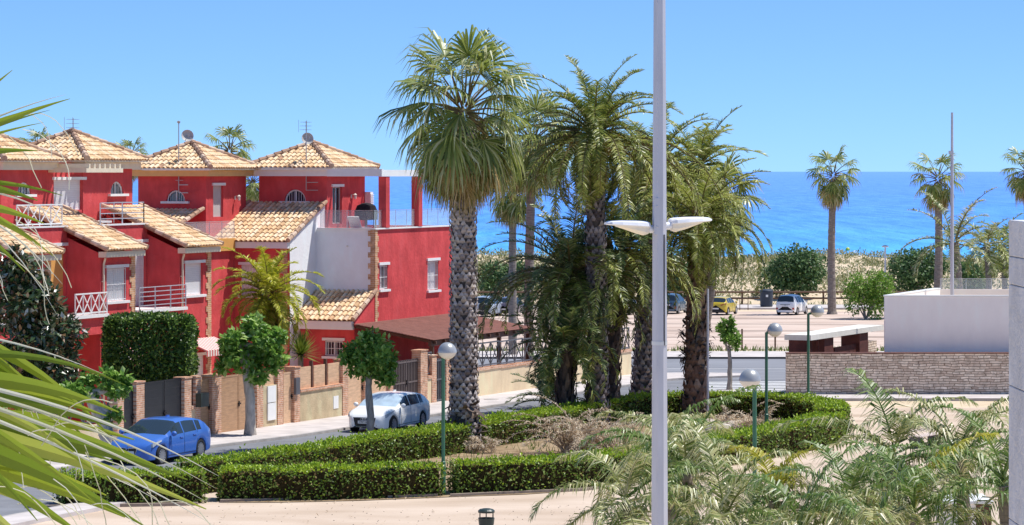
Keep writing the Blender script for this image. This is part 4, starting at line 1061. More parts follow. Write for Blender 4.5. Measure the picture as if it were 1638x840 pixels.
for i in range(12): mb.prism([HP(21.5 + i, 3.12, 2.06), HP(21.5 + i, 6.95, 2.68), HP(21.5 + i, 6.95, 2.8), HP(21.5 + i, 3.12, 2.18)], S * .1)
mb.build('beam', DARKWOOD, t)
for a in (21.5, 25.2, 29.0, 32.5):
    p = MB(); p.hbox(a, a + .16, 3.27, 3.4 + .03, -0.9, 1.98); p.build('post', DARKWOOD, t)
# ------------------------------------------------------------------ street boundary: pillars, walls, gates
BF = 3.0
def gza(a, b=BF): return HG(a, b).z
def pillar(parent, u0, u1, vtop, b=BF, cap=True, d=0.42):
    a0, a1 = a_of(u0, b), a_of(u1, b); y = HG(a0, b).y; z1 = zv(vtop, y)
    mb = MB(); mb.hbox(a0, a1, b - 0.03, b - .03 + d, gza(a0) - .1, z1)
    if cap: mb.hbox(a0 - .03, a1 + .03, b - .06, b + d, z1, z1 + .05)
    return mb.build('brick_pillar', BRICK, parent)
def boards(parent, name, u0, u1, vtop, mat, b=BF + .1, zb=0.05, d=0.06):
    a0, a1 = a_of(u0, b), a_of(u1, b); y = HG(a0, b).y; z1 = zv(vtop, y)
    mb = MB(); z0 = gza(a0) + zb if zb < 5 else zb - 10
    mb.hbox(a0 + .01, a1 - .01, b, b + d, z0, z1); return mb.build(name, mat, parent)
def gate(u0, u1, vtop, mat, label, leaves=2, group='gates along the street', bars=False, frame=None):
    b = BF + .1; a0, a1 = a_of(u0, b), a_of(u1, b); c = HG((a0 + a1) / 2, b)
    t = thing('gate', c, label, 'gate', group); z1 = zv(vtop, HG(a0, b).y); z0 = min(gza(a0), gza(a1)) + .12
    for k in range(leaves):
        q0, q1 = a0 + (a1 - a0) * k / leaves + .015, a0 + (a1 - a0) * (k + 1) / leaves - .015
        mb = MB()
        if bars:
            n = max(3, int((q1 - q0) / .16))
            for i in range(n + 1): mb.hbox(q0 + (q1 - q0 - .05) * i / n, q0 + (q1 - q0 - .05) * i / n + .05, b, b + .04, z0, z1)
            for z in (z0 + .05, (z0 + z1) / 2, z1 - .12): mb.hbox(q0, q1, b - .015, b + .055, z, z + .07)
            mb.hbox(q0, q1, b + .06, b + .07, z0, z1)
        else:
            mb.hbox(q0, q1, b, b + .05, z0, z1)
            for z in (z0, z1 - .07): mb.hbox(q0, q1, b - .012, b + .062, z, z + .07)
            for q in (q0, q1 - .07): mb.hbox(q, q + .07, b - .010, b + .060, z0 + .07, z1 - .07)
        mb.build('gate_leaf', mat, t)
    h = MB(); ac = (a0 + a1) / 2 if leaves == 2 else a1 - .18
    h.hbox(ac - .1, ac + .1, b - .06, b - .02, z0 + 1.0, z0 + 1.05); h.hbox(ac - .03, ac + .03, b - .04, b - .005, z0 + .92, z0 + 1.12); h.build('handle', DARKIN, t)
    return t
def bwall(u0, u1, v_top, parent, name='low_wall', mat=None, coping=True, d=0.24, b=BF):
    a0, a1 = a_of(u0, b), a_of(u1, b); z1 = zv(v_top, HG(a0, b).y); z0 = min(gza(a0), gza(a1)) - .1
    mb = MB(); mb.hbox(a0, a1, b, b + d, z0, z1); o = mb.build(name, mat or BEIGEW, parent)
    if coping:
        c = MB(); c.hbox(a0 + .003, a1 - .003, b - .05, b + d + .05, z1, z1 + .12); c.build('brick_coping', BRICK, parent)
    return z1 + (.12 if coping else 0)
# left garden: low wall with a dark crossed rail (turns back at the corner)
t = thing('garden_wall', HG(a_of(150, 3.0), 3.3), 'low pale wall with dark crossed railing beside the black gates', 'wall', 'garden walls along the street')
p0, p1 = HG(a_of(60, 4.2), 4.2), HG(a_of(186, 3.1), 3.1)
dd = p1 - p0; w = dd.cross(UP).normalized() * -0.22
mb = MB(); mb.obox(p0 + UP * -.2, V((dd.x, dd.y, 0)), w, UP * 1.15); mb.build('low_wall', CREAMW, t)
x_rail(t, V((p0.x, p0.y, p0.z + .95)) + w * .5, V((p1.x, p1.y, p0.z + .95)) + w * .5, 1.1, 'railing', GREYM, nx=5, post=.06)
pillar(t, 187, 197, 630)
gate(197.5, 216, 620, BLACKG, 'narrow black single gate left of the brick pillar', 1)
t = thing('garden_wall', HG(a_of(260, 3.0), 3.2), 'brick pillars holding the black double gate behind the blue car', 'wall', 'garden walls along the street')
pillar(t, 217, 230, 613); pillar(t, 294, 305, 606)
gate(231, 293.5, 612, BLACKG, 'wide black double gate behind the blue car', 2)
t = thing('garden_wall', HG(a_of(330, 3.0), 3.2), 'short brick and timber wall with dark mailbox between black and brown gates', 'wall', 'garden walls along the street')
zt = bwall(305.2, 312, 655, t, mat=CREAMW); boards(t, 'timber_panel', 305.2, 312, 606, DARKWOOD, zb=zt + 10)
pillar(t, 312.2, 320, 604); pillar(t, 338, 353, 602)
mb = MB(); a = a_of(317, 2.9); mb.hbox(a - .1, a + .5, 2.72, 2.95, .95, 1.45); mb.build('mailbox', BINM, t)
gate(320.5, 337.5, 608, WOODG, 'narrow brown board gate beside the dark mailbox', 1)
gate(353.5, 409, 602, WOODG, 'wide brown board double gate behind the tall street tree', 2)
t = thing('garden_wall', HG(a_of(500, 3.0), 3.2), 'beige wall with timber panels, meter cabinet and brick pillars mid street', 'wall', 'garden walls along the street')
pillar(t, 410, 420, 598); zt = bwall(420.5, 443, 618, t, coping=False)
boards(t, 'timber_panel', 424, 442, 600, WOODP, zb=zt + 10)
a0, a1 = a_of(427, BF), a_of(440, BF); mb = MB()
mb.hbox(a0, a1, BF - .05, BF - .003, gza(a0) + .35, gza(a0) + 1.0); mb.hbox(a0, a1, BF - .05, BF - .003, gza(a0) + 1.03, gza(a0) + 1.65); mb.build('meter_cabinet', WPAINT, t)
pillar(t, 443.5, 452, 592); pillar(t, 470, 479, 589); pillar(t, 547.5, 556, 577)
zt = bwall(479.3, 547.3, 628, t)
for k in range(3): boards(t, 'timber_panel', 479.6 + k * 22.6, 479.6 + (k + 1) * 22.6 - 2, 588 - k * 3, WOODP, zb=zt + 10)
for k in (1, 2):
    a = a_of(478.6 + k * 22.6, BF); p = MB(); p.hbox(a, a + .1, BF + .06, BF + .18, zt, zt + 1.05); p.build('post', DARKWOOD, t)
mb = MB(); a = a_of(476, 2.9); mb.hbox(a - .2, a + .15, 2.86, 2.965, .85, 1.5); mb.build('intercom', GREYM, t)
mb = MB(); a = a_of(533, BF); mb.hbox(a, a + .45, BF - .02, BF - .003, gza(a) + .45, gza(a) + .95); mb.build('vent_cover', WPAINT, t)
gate(453, 469.5, 596, WOODP, 'narrow pale board gate between two brick pillars', 1)
gate(556.5, 582, 583, WOODP, 'pale board gate behind the white car bonnet', 1)
t = thing('garden_wall', HG(a_of(600, 3.0), 3.2), 'pale timber panels between brick pillars behind the round tree', 'wall', 'garden walls along the street')
pillar(t, 582.5, 589, 578); zt = bwall(589.3, 621.5, 640, t); boards(t, 'timber_panel', 589.5, 621.3, 580, WOODP, zb=zt + 10); pillar(t, 622, 628, 572)
gate(628.5, 671, 579, BROWNM, 'grey barred double gate behind the white car', 2, bars=True)
t = thing('garden_wall', HG(a_of(850, 3.0), 3.2), 'long cream wall with brick coping and dark crossed railing past the carport', 'wall', 'garden walls along the street')
pillar(t, 672, 683, 562); zt = bwall(683.2, 690, 606, t, mat=CREAMW); pillar(t, 690.2, 697.5, 570); pillar(t, 713, 721, 566)
a0, a1 = a_of(683.5, BF + .1), a_of(690, BF + .1); x_rail(t, HP(a0, BF + .1, zt), HP(a1, BF + .1, zt), 1.0, 'railing', GREYM, nx=1, post=.06)
a0, a1 = a_of(721.5, BF), 45.5
n = 8
for k in range(n):
    q0, q1 = a0 + (a1 - a0) * k / n, a0 + (a1 - a0) * (k + 1) / n; g = gza(q1)
    mb = MB(); mb.hbox(q0, q1 - .003, BF, BF + .24, g - .4, g + 1.28); mb.build('low_wall', CREAMW, t)
    mb = MB(); mb.hbox(q0, q1 - .003, BF - .05, BF + .29, g + 1.28, g + 1.40); mb.build('brick_coping', BRICK, t)
    x_rail(t, HP(q0, BF + .12, g + 1.40), HP(q1 - .02, BF + .12, g + 1.40), 1.1, 'railing', GREYM, nx=3, post=.06)
GREYCL = surf('grey_screen', (0.16, 0.155, 0.16), var=0.1, rough=0.8)
gate(698, 712.5, 574, GREYM, 'narrow grey barred gate right of the carport entrance', 1, bars=True)

# ------------------------------------------------------------------ cars
def car_paint(name, c, coat=0.6): return surf(name, c, var=0.02, scale=0.6, rough=0.32, spec=0.5, coat=coat)
TYRE = surf('tyre_rubber', (0.018, 0.018, 0.019), rough=0.85)
RIM = surf('alloy_rim', (0.50, 0.50, 0.52), var=0.05, rough=0.3, metal=0.7)
BLKP = surf('black_plastic', (0.02, 0.02, 0.022), rough=0.5)
CHROME = surf('bright_trim', (0.65, 0.65, 0.66), rough=0.2, metal=0.8)
HEADL = surf('headlight_lens', (0.42, 0.44, 0.46), var=0.2, scale=9, rough=0.12, spec=0.8)
TAILL = surf('tail_light_lens', (0.40, 0.015, 0.02), rough=0.2, spec=0.6)
CGLASS = glassmat('car_glass', (0.025, 0.04, 0.055), rough=0.04)
CGLASSL = glassmat('car_windscreen', (0.10, 0.16, 0.20), rough=0.06)
SUNSH = surf('sun_shade', (0.46, 0.58, 0.68), var=0.12, scale=4, rough=0.25, spec=0.7)
PLATE = surf('number_plate', (0.74, 0.74, 0.72), rough=0.5)
INK = surf('plate_ink', (0.03, 0.03, 0.035), rough=0.6)
def interp(tab, x):
    if x <= tab[0][0]: return tab[0][1]
    for (xa, ya), (xb, yb) in zip(tab, tab[1:]):
        if x <= xb:
            t = (x - xa) / (xb - xa); return ya + (yb - ya) * t
    return tab[-1][1]
def text_mesh(name, txt, size, mat, parent, origin, right, up, n):
    cu = bpy.data.curves.new('t', 'FONT'); cu.body = txt; cu.size = size; cu.align_x = 'CENTER'; cu.align_y = 'CENTER'; cu.extrude = 0.002
    to = bpy.data.objects.new('t', cu); COL.objects.link(to)
    dg = bpy.context.evaluated_depsgraph_get(); me = bpy.data.meshes.new_from_object(to.evaluated_get(dg))
    bpy.data.objects.remove(to); me.name = name
    me.transform(Matrix(((right.x, up.x, n.x, origin[0]), (right.y, up.y, n.y, origin[1]), (right.z, up.z, n.z, origin[2]), (0, 0, 0, 1))))
    me.materials.clear(); me.materials.append(mat)
    o = bpy.data.objects.new(name, me); COL.objects.link(o); o.parent = parent; OFF[o] = V(); return o
def car(name, loc, heading, sp, paint, label, group, plate='', windscreen=None):
    """hatchback from a side profile: x forward (0 = middle), y left, z up. sp holds the numbers."""
    t = thing(name, loc, label, 'car', group, rz=math.atan2(heading.y, heading.x))
    OFF[t] = V()
    L, Wd = sp['L'] / 2, sp['W'] / 2
    xf, xr, R0 = sp['xf'], sp['xr'], sp['R']
    belt, top, roofx = sp['belt'], sp['top'], sp['glass']       # tables z(x); glass = (rear screen base, rear roof edge, front roof edge, windscreen base)
    xs = set([-L, L]);
    k = 56
    for i in range(k + 1): xs.add(-L + 2 * L * i / k)
    for x in (xf, xr):
        for i in range(13): xs.add(x + (R0 + .05) * math.cos(math.pi * i / 12))
    for g in roofx: xs.add(g)
    for a, b in sp['side']: xs.add(a); xs.add(b)
    xs = sorted(xs); xs2 = [xs[0]]
    for x in xs[1:]:
        if x - xs2[-1] > 0.012: xs2.append(x)
        elif any(abs(x - g) < 1e-9 for g in roofx): xs2[-1] = x
    xs = xs2
    plan = [(-L, Wd * .80), (-L + .08, Wd * .90), (-L + .35, Wd * .965), (-L + .9, Wd), (L - 1.2, Wd), (L - .6, Wd * .965), (L - .28, Wd * .88), (L - .1, Wd * .76), (L, Wd * .60)]
    def section(x):
        w = interp(plan, x); zb = interp(belt, x); zt = interp(top, x); zl = interp(sp['sill'], x)
        for xw in (xf, xr):
            d = abs(x - xw)
            if d < R0 + .05: zl = max(zl, R0 * .98 + math.sqrt(max(0, (R0 + .05) ** 2 - d * d)) - 0.02)
        h = max(0.0, zt - zb)
        zl2 = min(zl, zb - .12)
        z1 = max(zl2 + .02, zl2 + (zb - zl2) * .30); z2 = max(z1 + .02, zl2 + (zb - zl2) * .72)
        wr = w - 0.035 - 0.42 * h if h > .25 else w - .035 - .42 * h - (.25 - h) * .5
        wr = max(wr, w * .55)
        pts = [(w - .06, zl2), (w - .012, zl2 + .03), (w, z1), (w * .995, z2), (w - .03, zb)]
        pts += [(wr + .035, zb + h * .80), (wr - .04, zb + h * .94), (wr * .6, zt + .0), (0, zt + .018)]
        return pts
    secs = [section(x) for x in xs]
    body = MB(); sides = {}; wsc = MB(); bk = MB()
    np_ = len(secs[0])
    def inr(x0, x1, a, b): return x0 >= a - 1e-6 and x1 <= b + 1e-6
    rb, rr, fr, wb = roofx
    # shared vertices for a smooth body
    idx = {}
    for i, x in enumerate(xs):
        for sgn in (1, -1):
            for j, (y, z) in enumerate(secs[i]):
                if sgn == -1 and j == np_ - 1: idx[i, j, -1] = idx[i, j, 1]; continue
                idx[i, j, sgn] = len(body.v); body.v.append((x, sgn * y, z))
    def cp(mb, i, j, sgn, off):
        y, z = secs[i][j]; return (xs[i], sgn * (y + off), z + off * .4)
    for i in range(len(xs) - 1):
        for j in range(np_ - 1):
            for sgn in (1, -1):
                q = (idx[i, j, sgn], idx[i + 1, j, sgn], idx[i + 1, j + 1, sgn], idx[i, j + 1, sgn])
                if sgn == 1: q = q[::-1]
                isside = j == 4 and any(inr(xs[i], xs[i + 1], a, b) for a, b in sp['side'])
                isw = j >= 5 and inr(xs[i], xs[i + 1], fr, wb)
                isb = j >= 5 and inr(xs[i], xs[i + 1], rb, rr)
                tgt = sides.setdefault((sgn, [k_ for k_, (a, b) in enumerate(sp['side']) if inr(xs[i], xs[i + 1], a, b)][0]), MB()) if isside else wsc if isw else bk if isb else None
                if tgt is None:
                    q2 = tuple(dict.fromkeys(q))
                    if len(q2) > 2: body.f.append(q2); body.m.append(0)
                else:
                    tgt.face([body.v[a] for a in q])
    for i in (0, len(xs) - 1):
        for sgn in (1, -1):
            body.f.append(tuple(idx[i, j, sgn] for j in range(np_))); body.m.append(0)
    b = body.build('body', paint, t, smooth=True, local=True)
    md = b.modifiers.new('split', 'EDGE_SPLIT'); md.split_angle = R(38)
    for side in sides.values(): side.build('side_window', CGLASS, t, local=True)
    wsc.build('windscreen', windscreen or CGLASSL, t, local=True)
    bk.build('rear_window', CGLASS, t, local=True)
    # floor and wheel wells
    fl = MB(); fl.box(-L + .45, L - .45, -Wd + .12, Wd - .12, .20, .42); fl.box(-L + .3, L - 1.15, -Wd + .22, Wd - .22, .42, interp(belt, 0) - .16)
    fl.build('underbody', BLKP, t, local=True)
    for xw in (xf, xr):
        for sgn in (1, -1):
            yw = sgn * (Wd - .115)
            wm = MB(); ax = V((0, sgn, 0)); c = V((xw, yw, R0))
            wm.lathe(c, [(R0 * .66, .075), (R0 * .72, .095), (R0 * .93, .09), (R0, .06), (R0, -.08), (R0 * .9, -.1), (0, -.1)], 26, 0, ax)
            w = wm.build('wheel', TYRE, t, smooth=True, local=True)
            rm = MB(); rm.lathe(c, [(R0 * .70, .085), (R0 * .66, .09), (R0 * .62, .05), (R0 * .60, .02)], 26, 0, ax)
            rm.lathe(c, [(R0 * .16, .085), (0, .09)], 12, 0, ax)
            for s_ in range(sp.get('spokes', 10)):
                th = 2 * math.pi * s_ / sp.get('spokes', 10)
                d = V((math.cos(th), 0, math.sin(th))); p = d.cross(V((0, 1, 0)))
                a0 = c + ax * .07 + d * R0 * .1; a1 = c + ax * .065 + d * R0 * .66
                rm.prism([a0 + p * .03, a0 - p * .03, a1 - p * .022, a1 + p * .022], ax * .02)
            rm.build('rim', RIM, w, local=True)
            dk = MB(); dk.lathe(c, [(R0 * .62, .025), (0, .02)], 20, 0, ax); dk.build('brake_disc', BLKP, w, local=True)
    # mirrors, handles, door seams
    for sgn in (1, -1):
        mr = MB(); x = wb - .22 ; y = interp(plan, x) - .02; z = interp(belt, x) + .06
        mr.lathe((x, sgn * (y + .03), z), [(0.0, 0), (.055, .01), (.085, .06), (.085, .12), (.05, .17), (0, .18)], 12, 0, V((-.15, sgn, .12)))
        mr.build('mirror', paint, t, smooth=True, local=True)
        dn = MB()
        for xx in sp['doors']:
            yy = interp(plan, xx)
            for z0, z1, o0, o1 in ((.33, .62, .004, .004), (.62, interp(belt, xx), .003, -.022)):
                dn.prism([(xx, sgn * (yy + o0), z0), (xx + .012, sgn * (yy + o0), z0), (xx + .012, sgn * (yy + o1), z1), (xx, sgn * (yy + o1), z1)], V((0, sgn * .003, 0)))
        dn.box(-1.0, 1.0, sgn * (Wd + .001) - .004, sgn * (Wd + .001) + .004, .30, .315)
        dn.build('door_seam', BLKP, t, local=True)
        hd = MB()
        for xx in sp['handles']: hd.box(xx, xx + .2, sgn * (Wd - .012) - .02, sgn * (Wd - .012) + .025, interp(belt, xx) - .14, interp(belt, xx) - .11)
        hd.build('door_handle', paint, t, local=True)
    sp['extra'](t, L, Wd, plan, belt, top, paint, plate)
    return t
def surface_patch(mb, pts, off): mb.face([(p[0] + off[0], p[1] + off[1], p[2] + off[2]) for p in pts])
HATCH = dict(L=4.30, W=1.78, xf=1.36, xr=-1.27, R=.325, spokes=10,
    sill=[(-2.15, .42), (-2.0, .26), (-1.8, .22), (1.75, .2), (2.0, .2), (2.15, .26)],
    belt=[(-2.15, .80), (-2.08, .92), (-1.9, 1.0), (-1.2, .985), (0.2, .95), (.85, .93), (1.1, .90), (1.6, .82), (1.95, .72), (2.08, .64), (2.15, .55)],
    top=[(-2.15, .84), (-2.12, .93), (-2.03, 1.02), (-1.52, 1.30), (-1.1, 1.385), (-.4, 1.43), (.05, 1.41), (.25, 1.375), (1.02, .985), (1.12, .955), (1.6, .875), (1.95, .76), (2.08, .67), (2.15, .57)],
    glass=(-2.03, -1.52, .22, 1.04), side=[(-1.36, -1.0), (-.95, -.12), (-.06, .72)], doors=(.78, -.1, -1.0), handles=(0.0, -.9))
def hatch_extra(grille):
    def f(t, L, Wd, plan, belt, top, paint, plate):
        # headlights wrapped round the front corners
        for sgn in (1, -1):
            hm = MB()
            P = [(L - .17, .50), (L - .30, .62), (L - .48, .735), (L - .75, .80)]
            lo, hi = [], []
            for k_, (x, y) in enumerate(P):
                yy = interp(plan, x) - .01 if k_ else .50
                zc = interp(belt, x) - .015
                lo.append((x + .035, sgn * (yy + .03), zc - .14 + .035 * k_)); hi.append((x + .03, sgn * (yy + .01), zc + .01))
            for a in range(3): hm.face([lo[a], lo[a + 1], hi[a + 1], hi[a]])
            hm.build('headlight', HEADL, t, smooth=True, local=True)
            fg = MB(); fg.prism([(L - .03, sgn * .47, .29), (L - .16, sgn * .68, .31), (L - .16, sgn * .66, .40), (L - .03, sgn * .50, .37)], V((.035, 0, 0)))
            fg.build('fog_light', BLKP, t, local=True)
            tl = MB(); tl.obox((-L - .012 + .0, sgn * .52 - .14, .80), V((.14, 0, 0)), V((0, .28, 0)), V((0, 0, .13))); tl.build('tail_light', TAILL, t, local=True)
        wp = MB(); wp.obox((L - .14, -.45, .24), V((.09, 0, 0)), V((0, .9, 0)), V((0, 0, .055))); wp.build('lower_intake', BLKP, t, local=True)
        sf = MB(); sf.obox((-.62, -.03, 1.435), V((.16, 0, 0)), V((0, .06, 0)), V((0, 0, .05))); sf.build('roof_antenna', paint, t, local=True)
        grille(t, L)
        pl = MB(); pl.obox((L - .005, -.26, .40), V((.035, 0, 0)), V((0, .52, 0)), V((0, 0, .11))); p = pl.build('number_plate', PLATE, t, local=True)
        if plate: text_mesh('plate_lettering', plate, .10, INK, p, (L + .033, 0, .455), V((0, 1, 0)), V((0, 0, 1)), V((1, 0, 0)))
    return f
def grille_rings(t, L):
    g = MB(); g.prism([(L - .02, -.46, .62), (L - .02, .46, .62), (L - .02, .40, .34), (L - .02, .34, .29), (L - .02, -.34, .29), (L - .02, -.40, .34)], V((.035, 0, 0)))
    o = g.build('grille', BLKP, t, local=True)
    fr = MB(); q = [(-.46, .625), (.46, .625), (.40, .34), (.34, .29), (-.34, .29), (-.40, .34), (-.46, .625)]
    fr.tube([(L + .012, y, z) for y, z in q], .012, 6); fr.build('grille_surround', CHROME, o, local=True)
    em = MB()
    for k in range(4):
        c = (-.105 + .07 * k, .565)
        em.tube([(L + .025, c[0] + .045 * math.cos(2 * math.pi * i / 16), c[1] + .045 * math.sin(2 * math.pi * i / 16)) for i in range(17)], .009, 5, cap=False)
    em.build('ring_emblem', CHROME, o, local=True)
def grille_kidney(t, L):
    for sgn in (1, -1):
        g = MB(); q = [(.03, .44), (.05, .60), (.32, .62), (.36, .56), (.30, .43)]
        g.prism([(L - .03, sgn * y, z) for y, z in q], V((.04, 0, 0))); o = g.build('grille', BLKP, t, local=True)
        fr = MB(); fr.tube([(L + .012, sgn * y, z) for y, z in q + [q[0]]], .013, 6); fr.build('grille_surround', CHROME, o, local=True)
    em = MB(); em.lathe((L - .06, 0, .66), [(0.04, 0), (.035, .012), (0, .015)], 12, 0, V((.8, 0, .6))); em.build('round_emblem', CHROME, t, local=True)
CG1 = 'cars parked on the street'; CG2 = 'cars parked by the beach'
WHITEP = car_paint('white_car_paint', (0.90, 0.90, 0.88)); BLUEP = car_paint('blue_car_paint', (0.045, 0.145, 0.50)); YELP = car_paint('yellow_car_paint', (0.62, 0.46, 0.03))
SILVP = car_paint('silver_blue_paint', (0.40, 0.46, 0.55)); PURP = car_paint('dark_purple_paint', (0.12, 0.10, 0.14)); TEALP = car_paint('dark_blue_paint', (0.05, 0.10, 0.16))
sp1 = dict(HATCH); sp1['extra'] = hatch_extra(grille_rings)
wp = G(627.5, 693)
pos = wp + S * 1.36 + N * .78; pos.z = gz(pos.y) + .015
car('parked_car', pos, -S, sp1, WHITEP, 'white hatchback parked nose forward behind the slim street tree', CG1, '1787 HKP', SUNSH)
sp2 = dict(HATCH); sp2['extra'] = hatch_extra(grille_kidney); sp2['spokes'] = 14
wp = G(256.4, 744.3); pos = wp + S * 1.36 + N * .78; pos.z = gz(pos.y) + .015
car('parked_car', pos, -S, sp2, BLUEP, 'blue hatchback parked in front of the black double gate', CG1, '', CGLASS)
# reflective sun shades behind the white car windscreen are seen as pale ovals
def rear_extra(kind):
    def f(t, L, Wd, plan, belt, top, paint, plate):
        for sgn in (1, -1):
            tl = MB()
            if kind == 'van': tl.obox((-L - .03, sgn * .68 - .08, .48), V((.1, 0, 0)), V((0, .16, 0)), V((0, 0, .15)))
            elif kind == 'pick': tl.obox((-L - .03, sgn * .70 - .07, .72), V((.1, 0, 0)), V((0, .14, 0)), V((0, 0, .32)))
            else: tl.prism([(-L - .03, sgn * .40, .86), (-L + .10, sgn * (Wd - .04), 1.02), (-L + .10, sgn * (Wd - .04), .90), (-L - .03, sgn * .46, .80)], V((.08, 0, 0)))
            tl.build('tail_light', TAILL, t, local=True)
        bm = MB(); bm.obox((-L - .02, -Wd * .72, .26), V((.2, 0, 0)), V((0, Wd * 1.44, 0)), V((0, 0, .17))); bm.build('bumper', BLKP if kind != 'van' else paint, t, local=True)
        pl = MB(); pl.obox((-L - .035, -.26, .50 if kind != 'van' else .70), V((.03, 0, 0)), V((0, .52, 0)), V((0, 0, .11))); pl.build('number_plate', PLATE, t, local=True)
        if kind == 'van':
            tr = MB(); tr.obox((-L - .02, -.4, .87), V((.03, 0, 0)), V((0, .8, 0)), V((0, 0, .03))); tr.build('tailgate_trim', BLKP, t, local=True)
        if kind == 'pick':
            sw = MB(); sw.lathe((-L - .20, -.15, .85), [(.0, .0), (.30, .01), (.33, .06), (.33, .16), (.28, .2), (0, .2)], 20, 0, V((1, 0, 0))); sw.build('spare_wheel_cover', BLKP, t, local=True)
    return f
SMALL = dict(HATCH); SMALL.update(L=3.9, extra=rear_extra('hatch'),
    sill=[(-1.95, .42), (-1.8, .26), (1.75, .2), (1.95, .26)], xf=1.22, xr=-1.22,
    belt=[(-1.95, .78), (-1.9, .92), (-1.7, 1.02), (-1.0, 1.0), (.5, .94), (1.0, .90), (1.6, .78), (1.95, .6)],
    top=[(-1.95, .82), (-1.9, .97), (-1.8, 1.06), (-1.45, 1.42), (-1.1, 1.46), (-.3, 1.48), (.1, 1.43), (.95, 1.0), (1.1, .95), (1.6, .82), (1.95, .63)],
    glass=(-1.8, -1.47, .1, .95), side=[(-1.35, -.9), (-.85, -.1), (-.05, .62)], doors=(.7, -.08, -.95), handles=(0., -.85))
VAN = dict(SMALL); VAN.update(extra=rear_extra('van'), W=1.74,
    belt=[(-1.95, .80), (-1.9, 1.0), (-1.7, 1.06), (-1.0, 1.04), (.5, .98), (1.0, .95), (1.6, .82), (1.95, .6)],
    top=[(-1.95, .84), (-1.9, 1.04), (-1.86, 1.1), (-1.66, 1.56), (-1.3, 1.62), (-.3, 1.64), (.2, 1.58), (1.0, 1.08), (1.2, 1.0), (1.6, .86), (1.95, .63)],
    glass=(-1.86, -1.66, .2, 1.0))
def far_car(u, v, sp, paint, label, ang=0.0):
    p = G(u, v) + V((0, 2, 0)); p.z = gz(p.y) + .03
    h = Matrix.Rotation(ang, 3, 'Z') @ S
    return car('parked_car', p, h, sp, paint, label, CG2)
far_car(1158, 505, SMALL, YELP, 'yellow hatchback seen from behind beside the wooden beach railing', 0.05)
far_car(1271, 505, VAN, WHITEP, 'small white people carrier seen from behind beside the dark beach bin', 0.0)
PICK = dict(VAN); PICK.update(extra=rear_extra('pick'))
far_car(779, 508, PICK, SILVP, 'silver blue off-road car with spare wheel beside the big palm trunk', 0.15)
far_car(816, 506, SMALL, PURP, 'dark purple hatchback parked right of the silver off-road car', 0.1)
far_car(1078, 503, VAN, TEALP, 'dark blue car half hidden behind the shaggy palm trunk', 0.1)
far_car(1000, 505, SMALL, WHITEP, 'white car glimpsed between the palm trunks and the tall lamp post', 0.1)
